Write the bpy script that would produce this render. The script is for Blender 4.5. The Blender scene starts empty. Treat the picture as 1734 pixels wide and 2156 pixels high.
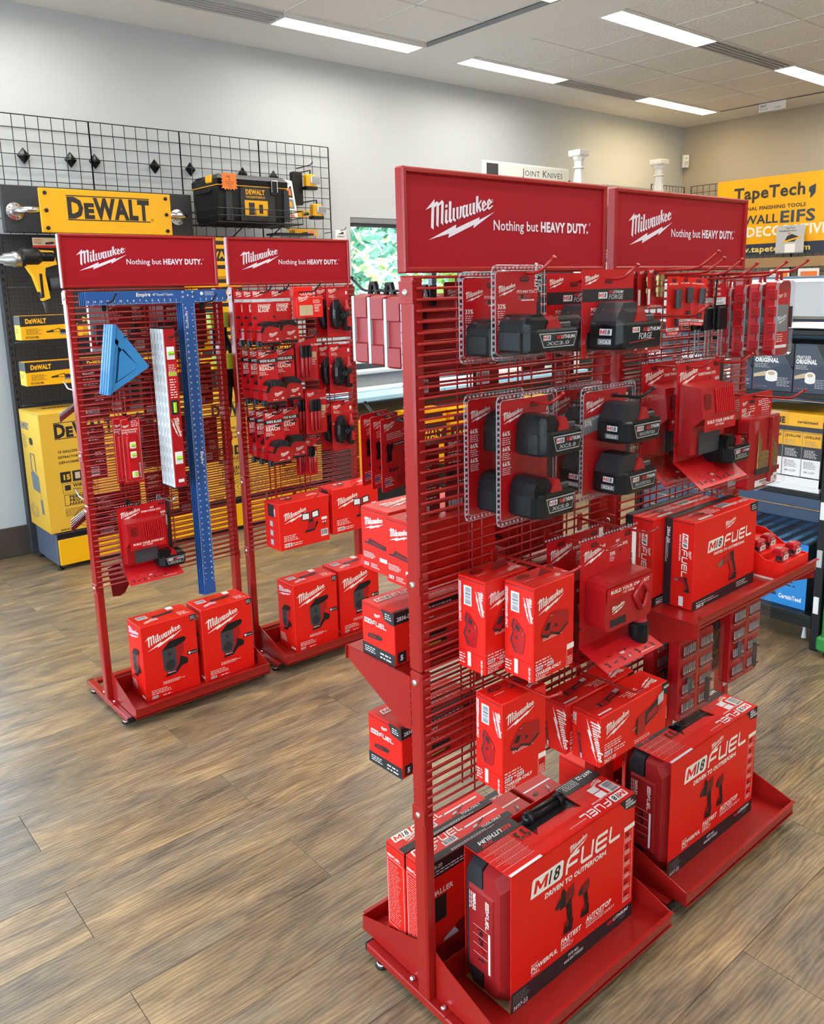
import bpy, bmesh, math, random
from mathutils import Vector, Matrix
PI = math.pi
rnd = random.Random(7)
C = bpy.context.scene.collection

# ------------------------------------------------------------------ camera
cd = bpy.data.cameras.new('camera')
cam = bpy.data.objects.new('camera', cd)
C.objects.link(cam)
_y, _t, _r = math.radians(40.1627), math.radians(11.4688), math.radians(-1.3949)
_f = Vector((math.sin(_y)*math.cos(_t), math.cos(_y)*math.cos(_t), -math.sin(_t)))
_rt = Vector((math.cos(_y), -math.sin(_y), 0))
_up = _rt.cross(_f)
_R = _rt*math.cos(_r) + _up*math.sin(_r)
_U = -_rt*math.sin(_r) + _up*math.cos(_r)
cam.matrix_world = Matrix(((_R.x, _U.x, -_f.x, 0), (_R.y, _U.y, -_f.y, 0), (_R.z, _U.z, -_f.z, 1.6701), (0, 0, 0, 1)))
cd.sensor_fit = 'VERTICAL'
cd.sensor_height = 24.0
cd.lens = 24.0*1740.77/2156
cd.shift_y = -(1078-958.94)/2156
cd.clip_start = 0.05
bpy.context.scene.camera = cam

# ------------------------------------------------------------------ world, sun, exposure
sc = bpy.context.scene
sc.view_settings.view_transform = 'Standard'
sc.view_settings.look = 'None'
sc.view_settings.exposure = 0.2
sc.view_settings.gamma = 1.0
sc.view_settings.use_curve_mapping = False
sc.cycles.max_bounces = 9
sc.cycles.diffuse_bounces = 4
sc.cycles.glossy_bounces = 3
sc.cycles.transmission_bounces = 4
sc.cycles.transparent_max_bounces = 14
sc.cycles.sample_clamp_indirect = 6
sc.cycles.caustics_reflective = False
sc.cycles.caustics_refractive = False
sc.cycles.use_denoising = True
w = bpy.data.worlds.new('sky')
sc.world = w
w.use_nodes = True
bg = w.node_tree.nodes['Background']
bg.inputs[0].default_value = (0.72, 0.86, 1.0, 1)
bg.inputs[1].default_value = 9.0
sd = bpy.data.lights.new('sun', 'SUN')
sd.energy = 9.0
sd.angle = 0.01
sd.color = (1, 0.95, 0.85)
sun = bpy.data.objects.new('sun', sd)
sun.rotation_euler = (math.radians(38), math.radians(22), 0)
C.objects.link(sun)

# ------------------------------------------------------------------ materials
M = {}
def mat(name, col, rough=0.5, metal=0.0, emit=0.0, spec=0.5, coat=0.0, noise=None, bump=None, alpha=1.0):
    m = bpy.data.materials.new(name)
    m.use_nodes = True
    nt = m.node_tree
    b = nt.nodes['Principled BSDF']
    c = (col[0], col[1], col[2], 1)
    b.inputs['Base Color'].default_value = c
    b.inputs['Roughness'].default_value = rough
    b.inputs['Metallic'].default_value = metal
    b.inputs['Specular IOR Level'].default_value = spec
    b.inputs['Coat Weight'].default_value = coat
    b.inputs['Coat Roughness'].default_value = 0.12
    m.diffuse_color = c
    if emit:
        b.inputs['Emission Color'].default_value = c
        b.inputs['Emission Strength'].default_value = emit
    if noise or bump:
        tc = nt.nodes.new('ShaderNodeTexCoord')
        n = nt.nodes.new('ShaderNodeTexNoise')
        sc_ = (noise or bump)[0]
        n.inputs['Scale'].default_value = sc_
        n.inputs['Detail'].default_value = 3
        nt.links.new(tc.outputs['Object'], n.inputs['Vector'])
        if noise:
            mx = nt.nodes.new('ShaderNodeMix')
            mx.data_type = 'RGBA'
            k = noise[1]
            mx.inputs[6].default_value = (col[0]*(1-k), col[1]*(1-k), col[2]*(1-k), 1)
            mx.inputs[7].default_value = (min(1, col[0]*(1+k)), min(1, col[1]*(1+k)), min(1, col[2]*(1+k)), 1)
            nt.links.new(n.outputs['Fac'], mx.inputs[0])
            nt.links.new(mx.outputs[2], b.inputs['Base Color'])
        if bump:
            bp = nt.nodes.new('ShaderNodeBump')
            bp.inputs['Strength'].default_value = bump[1]
            bp.inputs['Distance'].default_value = bump[2]
            nt.links.new(n.outputs['Fac'], bp.inputs['Height'])
            nt.links.new(bp.outputs['Normal'], b.inputs['Normal'])
    M[name] = m
    return m

def clear_plastic(name, tint, gloss):
    m = bpy.data.materials.new(name)
    m.use_nodes = True
    nt = m.node_tree
    nt.nodes.clear()
    out = nt.nodes.new('ShaderNodeOutputMaterial')
    tr = nt.nodes.new('ShaderNodeBsdfTransparent')
    tr.inputs[0].default_value = tint
    gl = nt.nodes.new('ShaderNodeBsdfGlossy')
    gl.inputs['Roughness'].default_value = 0.05
    gl.inputs[0].default_value = (1, 1, 1, 1)
    lw = nt.nodes.new('ShaderNodeLayerWeight')
    lw.inputs[0].default_value = 0.5
    pw_ = nt.nodes.new('ShaderNodeMath'); pw_.operation = 'POWER'; pw_.inputs[1].default_value = 4.0
    mp = nt.nodes.new('ShaderNodeMapRange')
    mp.inputs[3].default_value = gloss*0.03
    mp.inputs[4].default_value = min(1, gloss*2.0)
    mx = nt.nodes.new('ShaderNodeMixShader')
    nt.links.new(lw.outputs['Facing'], pw_.inputs[0]); nt.links.new(pw_.outputs[0], mp.inputs[0])
    nt.links.new(mp.outputs[0], mx.inputs[0])
    nt.links.new(tr.outputs[0], mx.inputs[1])
    nt.links.new(gl.outputs[0], mx.inputs[2])
    nt.links.new(mx.outputs[0], out.inputs[0])
    M[name] = m

mat('steel_red', (0.33, 0.008, 0.006), 0.34, coat=0.30, spec=0.35)
mat('header_red', (0.35, 0.002, 0.010), 0.6, spec=0.25)
mat('box_red', (0.76, 0.012, 0.006), 0.42, spec=0.35)
mat('box_red2', (0.48, 0.007, 0.007), 0.4, spec=0.35)
mat('card_red', (0.52, 0.006, 0.009), 0.4, spec=0.4)
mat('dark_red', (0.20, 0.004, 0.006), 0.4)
mat('plastic_red', (0.40, 0.006, 0.009), 0.3)
mat('case_red', (0.30, 0.009, 0.010), 0.42, bump=(900, 0.12, 0.001))
mat('white', (0.86, 0.85, 0.84), 0.5)
mat('cream', (0.90, 0.84, 0.74), 0.5)
mat('logo_white', (0.80, 0.74, 0.80), 0.5)
mat('black', (0.008, 0.008, 0.009), 0.42, spec=0.35)
mat('ink', (0.014, 0.012, 0.014), 0.5)
mat('gloss_black', (0.008, 0.008, 0.009), 0.22, spec=0.25)
mat('pale_red', (0.70, 0.22, 0.18), 0.5)
mat('dark_grey', (0.05, 0.05, 0.055), 0.45)
mat('charcoal', (0.018, 0.019, 0.023), 0.5, bump=(700, 0.2, 0.001))
mat('mid_grey', (0.22, 0.22, 0.23), 0.5)
mat('light_grey', (0.50, 0.51, 0.52), 0.5)
mat('chrome', (0.75, 0.75, 0.76), 0.18, metal=1.0)
mat('steel', (0.45, 0.45, 0.46), 0.35, metal=1.0)
mat('brass', (0.38, 0.24, 0.09), 0.38, metal=1.0)
mat('yellow', (0.86, 0.42, 0.0), 0.45)
mat('carton_yellow', (0.70, 0.40, 0.03), 0.55, noise=(6, 0.06))
mat('pale_yellow', (0.80, 0.62, 0.16), 0.5)
mat('blue', (0.012, 0.085, 0.30), 0.4)
mat('bright_blue', (0.03, 0.22, 0.52), 0.45)
mat('blue_box', (0.02, 0.25, 0.65), 0.5)
mat('foam_blue', (0.35, 0.62, 0.82), 0.6)
mat('navy', (0.025, 0.035, 0.065), 0.45)
mat('slate', (0.045, 0.06, 0.085), 0.45)
mat('slate_blue', (0.13, 0.17, 0.24), 0.3, metal=0.3)
mat('level_green', (0.35, 0.62, 0.02), 0.2)
mat('hi_vis', (0.55, 0.80, 0.06), 0.6)
mat('green', (0.02, 0.24, 0.04), 0.5)
mat('orange', (0.95, 0.22, 0.03), 0.5)
mat('kraft', (0.42, 0.28, 0.15), 0.8)
mat('chipboard', (0.36, 0.22, 0.11), 0.8, noise=(90, 0.4))
mat('tan', (0.55, 0.42, 0.26), 0.7)
mat('wall_warm_lit', (0.42, 0.36, 0.28), 0.85, bump=(260, 0.05, 0.002))  # tan puts the warm lamp light on this wall into its paint
mat('wall_paint', (0.53, 0.55, 0.56), 0.85, bump=(260, 0.05, 0.002))
mat('ceiling_paint', (0.86, 0.845, 0.815), 0.9)
mat('tile_face', (0.86, 0.845, 0.815), 0.9, noise=(45, 0.06), bump=(70, 0.9, 0.010))
mat('tile_smooth', (0.86, 0.845, 0.815), 0.9)
mat('grid_white', (0.78, 0.77, 0.75), 0.6)
mat('baseboard_brown', (0.07, 0.05, 0.04), 0.5)
mat('frame_dark', (0.03, 0.035, 0.04), 0.5)
mat('sill_white', (0.75, 0.77, 0.78), 0.4)
mat('gondola_grey', (0.028, 0.029, 0.033), 0.55)
mat('slate_side', (0.10, 0.12, 0.17), 0.5)
mat('wood_white', (0.80, 0.79, 0.76), 0.5)
mat('plaster', (0.75, 0.74, 0.70), 0.7)
mat('floor_base', (0.02, 0.016, 0.012), 0.8)
mat('bounce_paving', (0.58, 0.57, 0.55), 0.9)  # outside ground paled so it bounces sunlight up onto the ceiling
mat('lawn', (0.10, 0.22, 0.04), 0.9)
mat('bark', (0.10, 0.07, 0.05), 0.9)
mat('leaf_teal', (0.06, 0.19, 0.10), 0.7)
mat('leaf_lime', (0.26, 0.38, 0.05), 0.7)
mat('skin', (0.5, 0.3, 0.2), 0.6)
mat('light_diffuser', (1.0, 0.955, 0.87), 0.5, emit=27.0)
mat('light_diffuser_warm', (1.0, 0.80, 0.46), 0.5, emit=27.0*1.0)
clear_plastic('clear', (0.97, 0.965, 0.975, 1), 0.20)
clear_plastic('clear_thin', (0.985, 0.98, 0.985, 1), 0.30)
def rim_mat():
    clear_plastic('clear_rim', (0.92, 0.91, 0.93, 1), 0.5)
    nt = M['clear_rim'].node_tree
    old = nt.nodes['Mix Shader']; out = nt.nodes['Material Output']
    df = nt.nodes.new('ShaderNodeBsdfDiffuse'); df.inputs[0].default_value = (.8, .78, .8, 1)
    m2 = nt.nodes.new('ShaderNodeMixShader'); m2.inputs[0].default_value = .22  # diffuse white mixed in as the bright highlight along clear rims
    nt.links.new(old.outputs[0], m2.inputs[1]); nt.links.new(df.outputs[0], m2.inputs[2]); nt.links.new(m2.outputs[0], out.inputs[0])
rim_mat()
clear_plastic('window_glass', (0.93, 0.97, 0.98, 1), 0.10)

def plank_mat():
    m = bpy.data.materials.new('plank')
    m.use_nodes = True
    nt = m.node_tree
    N, L = nt.nodes, nt.links
    b = N['Principled BSDF']
    oi = N.new('ShaderNodeObjectInfo')
    tc = N.new('ShaderNodeTexCoord')
    add = N.new('ShaderNodeVectorMath'); add.operation = 'ADD'
    mul = N.new('ShaderNodeVectorMath'); mul.operation = 'SCALE'
    comb = N.new('ShaderNodeCombineXYZ')
    for i in range(3):
        L.new(oi.outputs['Random'], comb.inputs[i])
    L.new(comb.outputs[0], mul.inputs[0]); mul.inputs['Scale'].default_value = 37
    L.new(tc.outputs['Object'], add.inputs[0]); L.new(mul.outputs[0], add.inputs[1])
    mp = N.new('ShaderNodeMapping'); mp.inputs['Scale'].default_value = (1.5, 6, 1)
    L.new(add.outputs[0], mp.inputs[0])
    n1 = N.new('ShaderNodeTexNoise'); n1.inputs['Scale'].default_value = 1.3; n1.inputs['Detail'].default_value = 6
    n1.inputs['Distortion'].default_value = 2.8
    L.new(mp.outputs[0], n1.inputs['Vector'])
    mp3 = N.new('ShaderNodeMapping'); mp3.inputs['Scale'].default_value = (1.6, 3.6, 1)
    L.new(add.outputs[0], mp3.inputs[0])
    n3 = N.new('ShaderNodeTexNoise'); n3.inputs['Scale'].default_value = 1.7; n3.inputs['Detail'].default_value = 3
    L.new(mp3.outputs[0], n3.inputs['Vector'])
    mp2 = N.new('ShaderNodeMapping'); mp2.inputs['Scale'].default_value = (3.4, 60, 1)
    L.new(add.outputs[0], mp2.inputs[0])
    n2 = N.new('ShaderNodeTexNoise'); n2.inputs['Scale'].default_value = 3; n2.inputs['Detail'].default_value = 5
    n2.inputs['Distortion'].default_value = 2.4
    L.new(mp2.outputs[0], n2.inputs['Vector'])
    cr = N.new('ShaderNodeValToRGB')
    cr.color_ramp.elements[0].position = 0.34
    cr.color_ramp.elements[0].color = (0.115, 0.084, 0.058, 1)
    cr.color_ramp.elements[1].position = 0.68
    cr.color_ramp.elements[1].color = (0.43, 0.32, 0.19, 1)
    e = cr.color_ramp.elements.new(0.5); e.color = (0.245, 0.178, 0.112, 1)
    mp4 = N.new('ShaderNodeMapping'); mp4.inputs['Scale'].default_value = (14, 120, 1)
    L.new(add.outputs[0], mp4.inputs[0])
    n4 = N.new('ShaderNodeTexNoise'); n4.inputs['Scale'].default_value = 3.2; n4.inputs['Detail'].default_value = 4; n4.inputs['Distortion'].default_value = 1.0
    L.new(mp4.outputs[0], n4.inputs['Vector'])
    wv = N.new('ShaderNodeTexWave'); wv.wave_type = 'RINGS'; wv.inputs['Scale'].default_value = 5.5; wv.inputs['Distortion'].default_value = 9.0; wv.inputs['Detail'].default_value = 4; wv.inputs['Detail Scale'].default_value = 1.4
    mp5 = N.new('ShaderNodeMapping'); mp5.inputs['Scale'].default_value = (.8, 4.5, 1)
    L.new(add.outputs[0], mp5.inputs[0]); L.new(mp5.outputs[0], wv.inputs['Vector'])
    m1 = N.new('ShaderNodeMix'); m1.data_type = 'FLOAT'; m1.inputs[0].default_value = 0.16
    L.new(n2.outputs['Fac'], m1.inputs[2]); L.new(n4.outputs['Fac'], m1.inputs[3])
    m2 = N.new('ShaderNodeMix'); m2.data_type = 'FLOAT'; m2.inputs[0].default_value = 0.16
    L.new(n1.outputs['Fac'], m2.inputs[2]); L.new(wv.outputs['Fac'], m2.inputs[3])
    mxf = N.new('ShaderNodeMix'); mxf.data_type = 'FLOAT'; mxf.inputs[0].default_value = 0.32
    L.new(m2.outputs[0], mxf.inputs[2]); L.new(m1.outputs[0], mxf.inputs[3])
    L.new(mxf.outputs[0], cr.inputs[0])
    cr2 = N.new('ShaderNodeValToRGB')
    cr2.color_ramp.elements[0].position = 0.40; cr2.color_ramp.elements[0].color = (0.74, 0.74, 0.76, 1)
    cr2.color_ramp.elements[1].position = 0.62; cr2.color_ramp.elements[1].color = (1.15, 1.02, 0.82, 1)
    L.new(n3.outputs['Fac'], cr2.inputs[0])
    mx = N.new('ShaderNodeMix'); mx.data_type = 'RGBA'; mx.blend_type = 'MULTIPLY'; mx.inputs[0].default_value = 0.9
    L.new(cr.outputs[0], mx.inputs[6]); L.new(cr2.outputs[0], mx.inputs[7])
    hv = N.new('ShaderNodeHueSaturation')
    mr = N.new('ShaderNodeMapRange'); mr.inputs[3].default_value = 0.90; mr.inputs[4].default_value = 1.08
    L.new(oi.outputs['Random'], mr.inputs[0]); L.new(mr.outputs[0], hv.inputs['Value'])
    L.new(mx.outputs[2], hv.inputs['Color'])
    L.new(hv.outputs[0], b.inputs['Base Color'])
    rr = N.new('ShaderNodeMapRange'); rr.inputs[3].default_value = 0.24; rr.inputs[4].default_value = 0.46
    L.new(n2.outputs['Fac'], rr.inputs[0]); L.new(rr.outputs[0], b.inputs['Roughness'])
    bp = N.new('ShaderNodeBump'); bp.inputs['Strength'].default_value = 0.22; bp.inputs['Distance'].default_value = 0.002
    L.new(m1.outputs[0], bp.inputs['Height']); L.new(bp.outputs[0], b.inputs['Normal'])
    M['plank'] = m
plank_mat()

# ------------------------------------------------------------------ mesh builder
class MB:
    def __init__(s):
        s.v = []; s.f = []; s.m = []
    def add(s, vs, fs, mt):
        o = len(s.v)
        s.v.extend([tuple(p) for p in vs])
        for f in fs:
            s.f.append([i+o for i in f]); s.m.append(mt)
        return s
    def box(s, x0, y0, z0, x1, y1, z1, mt='steel_red'):
        vs = [(x0,y0,z0),(x1,y0,z0),(x1,y1,z0),(x0,y1,z0),(x0,y0,z1),(x1,y0,z1),(x1,y1,z1),(x0,y1,z1)]
        return s.add(vs, [(0,3,2,1),(4,5,6,7),(0,1,5,4),(1,2,6,5),(2,3,7,6),(3,0,4,7)], mt)
    def cbox(s, x0, y0, z0, x1, y1, z1, mt='steel_red', c=0.003):
        c = min(c, abs(x1-x0)*.45, abs(y1-y0)*.45, abs(z1-z0)*.45)
        vs = []; idx = {}
        for xi, x in enumerate((x0, x1)):
            for yi, y in enumerate((y0, y1)):
                for zi, z in enumerate((z0, z1)):
                    dx = c*(1-2*xi); dy = c*(1-2*yi); dz = c*(1-2*zi)
                    for a, p in enumerate(((x, y+dy, z+dz), (x+dx, y, z+dz), (x+dx, y+dy, z))):
                        idx[(xi, yi, zi, a)] = len(vs); vs.append(p)
        I = idx; fs = []
        for k in (0, 1):
            q = [I[(k,0,0,0)], I[(k,1,0,0)], I[(k,1,1,0)], I[(k,0,1,0)]]; fs.append(q if k else q[::-1])
            q = [I[(0,k,0,1)], I[(0,k,1,1)], I[(1,k,1,1)], I[(1,k,0,1)]]; fs.append(q if k else q[::-1])
            q = [I[(0,0,k,2)], I[(1,0,k,2)], I[(1,1,k,2)], I[(0,1,k,2)]]; fs.append(q if k else q[::-1])
        for i in (0, 1):
            for j in (0, 1):
                q = [I[(i,j,0,0)], I[(i,j,1,0)], I[(i,j,1,1)], I[(i,j,0,1)]]; fs.append(q if i == j else q[::-1])
                q = [I[(i,0,j,0)], I[(i,1,j,0)], I[(i,1,j,2)], I[(i,0,j,2)]]; fs.append(q[::-1] if i == j else q)
                q = [I[(0,i,j,1)], I[(1,i,j,1)], I[(1,i,j,2)], I[(0,i,j,2)]]; fs.append(q if i == j else q[::-1])
                for k in (0, 1):
                    q = [I[(i,j,k,0)], I[(i,j,k,1)], I[(i,j,k,2)]]; fs.append(q if (i+j+k) % 2 else q[::-1])
        return s.add(vs, fs, mt)
    def prism(s, pts, d0, d1, mt='steel_red', ax='y'):
        """extrude a 2D outline: ax='y' pts are (x,z); 'x' pts are (y,z); 'z' pts are (x,y)"""
        n = len(pts)
        def P(p, d):
            return (p[0], d, p[1]) if ax == 'y' else (d, p[0], p[1]) if ax == 'x' else (p[0], p[1], d)
        vs = [P(p, d0) for p in pts]+[P(p, d1) for p in pts]
        fs = [tuple(range(n)), tuple(range(2*n-1, n-1, -1))]+[(i, i+n, (i+1) % n+n, (i+1) % n) for i in range(n)]
        return s.add(vs, fs, mt)
    def hull2(s, a, b, mt, cap=True):
        """loft between two equal loops"""
        n = len(a)
        fs = [(i, (i+1) % n, (i+1) % n+n, i+n) for i in range(n)]
        if cap: fs += [tuple(range(n-1, -1, -1)), tuple(range(n, 2*n))]
        return s.add(list(a)+list(b), fs, mt)
    def loft(s, loops, mt, cap=True):
        n = len(loops[0]); vs = [p for l in loops for p in l]; fs = []
        for k in range(len(loops)-1):
            fs += [(k*n+i, k*n+(i+1) % n, (k+1)*n+(i+1) % n, (k+1)*n+i) for i in range(n)]
        if cap: fs += [tuple(range(n-1, -1, -1)), tuple(range((len(loops)-1)*n, len(loops)*n))]
        return s.add(vs, fs, mt)
    def tube(s, path, r, mt='steel_red', n=6, cap=True):
        path = [Vector(p) for p in path]; loops = []
        rr = r if isinstance(r, (list, tuple)) else [r]*len(path)
        t0 = (path[1]-path[0]).normalized()
        u = t0.orthogonal().normalized()
        for i, p in enumerate(path):
            t = ((path[min(i+1, len(path)-1)]-p).normalized()+(p-path[max(i-1, 0)]).normalized())
            t = t.normalized() if t.length > 1e-6 else t0
            u = (u-t*u.dot(t)).normalized(); v_ = t.cross(u)
            loops.append([tuple(p+(u*math.cos(2*PI*k/n)+v_*math.sin(2*PI*k/n))*rr[i]) for k in range(n)])
        return s.loft(loops, mt, cap)
    def lathe(s, prof, cx, cy, mt, n=12, ax='z'):
        loops = []
        for r, h in prof:
            l = []
            for k in range(n):
                a, b = r*math.cos(2*PI*k/n), r*math.sin(2*PI*k/n)
                l.append((cx+a, cy+b, h) if ax == 'z' else (h, cx+a, cy+b) if ax == 'x' else (cx+a, h, -cy-b))
            loops.append(l)
        return s.loft(loops, mt)
    def quad(s, a, b, c, d, mt):
        return s.add([a, b, c, d], [(0, 1, 2, 3)], mt)
    def sheet(s, pts, th, mt):
        """thin plate: polygon in 3D thickened along its normal"""
        P = [Vector(p) for p in pts]
        nrm = (P[1]-P[0]).cross(P[2]-P[0]).normalized()*th
        return s.hull2([tuple(p) for p in P], [tuple(p+nrm) for p in P], mt)
    def xf(s, mtx):
        s.v = [tuple(mtx @ Vector(p)) for p in s.v]
        return s
    def merge(s, o, mtx=None):
        vs = o.v if mtx is None else [tuple(mtx @ Vector(p)) for p in o.v]
        k = len(s.v); s.v.extend(vs)
        s.f.extend([[i+k for i in f] for f in o.f]); s.m.extend(o.m)
        return s
    def mesh(s, name, smooth=False):
        me = bpy.data.meshes.new(name)
        me.from_pydata(s.v, [], s.f)
        ks = []
        for k in s.m:
            if k not in ks: ks.append(k)
        for k in ks: me.materials.append(M[k])
        ix = {k: i for i, k in enumerate(ks)}
        if len(ks) > 1:
            me.polygons.foreach_set('material_index', [ix[k] for k in s.m])
        if smooth is True:
            me.polygons.foreach_set('use_smooth', [True]*len(me.polygons))
        bm = bmesh.new(); bm.from_mesh(me)
        if smooth != 'flat':
            bmesh.ops.recalc_face_normals(bm, faces=bm.faces)
        bm.to_mesh(me); bm.free()
        return me
    def obj(s, name, parent=None, loc=None, smooth=False):
        return put(s.mesh(name, smooth), name, parent, loc)

def put(me, name, parent=None, loc=None, rz=0):
    o = bpy.data.objects.new(name, me)
    C.objects.link(o)
    if parent: o.parent = parent
    if loc: o.location = loc
    if rz: o.rotation_euler = (0, 0, rz)
    return o
def tag(o, label=None, cat=None, group=None, kind=None):
    if label: o['label'] = label
    if cat: o['category'] = cat
    if group: o['group'] = group
    if kind: o['kind'] = kind
    return o
def thing(name, loc, label, cat, group=None, rz=0):
    o = put(None, name, None, loc, rz)
    return tag(o, label, cat, group)
KIDS = {}
def dup(src, loc, label=None, rot=None, group=None, scale=None):
    def cp(o, parent):
        c = o.copy(); C.objects.link(c)
        if parent: c.parent = parent
        for ch in [x for x in KIDS.get(o.name, [])]:
            n = cp(ch, c); KIDS.setdefault(c.name, []).append(n)
        return c
    if not KIDS.get(src.name):
        reg(src)
    r = cp(src, None)
    r.location = loc
    if rot: r.rotation_euler = rot
    if scale: r.scale = scale
    if label: r['label'] = label
    if group: r['group'] = group
    return r
def reg(o):
    ks = [x for x in bpy.data.objects if x.parent == o]
    KIDS[o.name] = ks
    for k in ks: reg(k)

# ------------------------------------------------------------------ flat lettering
_G = {}
CAP = [0.7]
def _raw(body, bold):
    cu = bpy.data.curves.new('glyph', 'FONT')
    cu.body = body; cu.size = 1; cu.resolution_u = 2; cu.offset = bold
    o = bpy.data.objects.new('glyph', cu); C.objects.link(o)
    me = bpy.data.meshes.new_from_object(o)
    vs = [(v.co.x, v.co.y) for v in me.vertices]
    fs = [tuple(p.vertices) for p in me.polygons]
    bpy.data.objects.remove(o); bpy.data.curves.remove(cu); bpy.data.meshes.remove(me)
    return vs, fs
def _w(b):
    v_, f = _raw(b, 0)
    return max(p[0] for p in v_)-min(p[0] for p in v_)
_hh = [None]
def glyph(ch, bold):
    k = (ch, bold)
    if k not in _G:
        if _hh[0] is None:
            _hh[0] = _w('HH'); v_, f = _raw('H', 0); CAP[0] = max(p[1] for p in v_)
        adv = _w('H'+ch+'H')-_hh[0]
        if ch == 'M' and bold > 0:
            c = CAP[0]; q = .17+bold
            g = ([(0,0),(q,0),(q,c*.62),(.40,c*.14),(.48,c*.14),(.88-q,c*.62),(.88-q,0),(.88,0),(.88,c),(.70,c),(.44,c*.45),(.18,c),(0,c)], [tuple(range(13))])
            _G[k] = (g, adv)
        else:
            _G[k] = (([], []) if ch == ' ' else _raw(ch, bold), adv)
    return _G[k]

LOGO=[[(0,291),(126,403),(123,361),(159,384),(185,365),(227,400),(251,380),(238,150),(206,172),(216,363),(185,339),(173,128),(142,149),(149,341),(120,320),(105,102),(70,125),(82,324)],[(273,352),(304,360),(302,331),(271,323)],[(269,302),(301,309),(294,204),(313,192),(290,162),(261,179)],[(324,390),(358,394),(350,218),(370,204),(346,176),(315,193)],[(375,323),(406,330),(400,225),(423,211),(405,190),(371,209)],[(427,335),(458,341),(454,241),(473,230),(458,209),(427,226)],[(478,347),(509,352),(496,240),(458,209),(448,217),(473,250)],[(512,344),(544,367),(567,350),(542,341),(542,264),(566,250),(540,227),(511,247)],[(562,365),(595,371),(590,276),(609,262),(585,243),(559,259)],[(614,377),(645,384),(640,293),(660,279),(640,258),(611,273)],[(663,388),(698,395),(693,300),(711,290),(685,271),(660,286)],[(715,458),(751,465),(746,383),(781,421),(804,425),(763,373),(796,324),(773,295),(743,347),(739,288),(711,306)],[(800,394),(830,420),(829,329),(844,336),(886,360),(889,347),(829,308),(800,328)],[(830,420),(838,427),(875,385),(830,353),(830,367),(847,383),(830,401)],[(879,415),(909,442),(908,351),(923,357),(965,382),(968,369),(908,329),(878,350)],[(909,442),(916,448),(954,407),(908,375),(908,388),(926,405),(909,423)],[(32,0),(424,163),(414,124),(766,248),(759,219),(1000,314),(670,133),(684,169),(304,25),(320,70)]]

# letters of the wide angular tool lettering, on a 0..1 square
FUEL = {'F': [[(0,0),(.15,0),(.15,.34),(.9,.34),(.93,.52),(.18,.52),(.22,.68),(.34,.8),(.97,.8),(1,1),(.28,1),(.06,.82),(0,.6)]],
        'U': [[(0,1),(.16,1),(.16,.2),(.86,.2),(.86,1),(1.02,1),(1.02,0),(.14,0),(0,.14)]],
        'E': [[(0,.2),(.14,0),(1,0),(1,.2),(.17,.2),(.17,.41),(1,.41),(1,.59),(.17,.59),(.17,.8),(1,.8),(1,1),(.14,1),(0,.8)]],
        'L': [[(0,1),(.16,1),(.16,.2),(1,.2),(1,0),(.14,0),(0,.16)]]}

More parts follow.
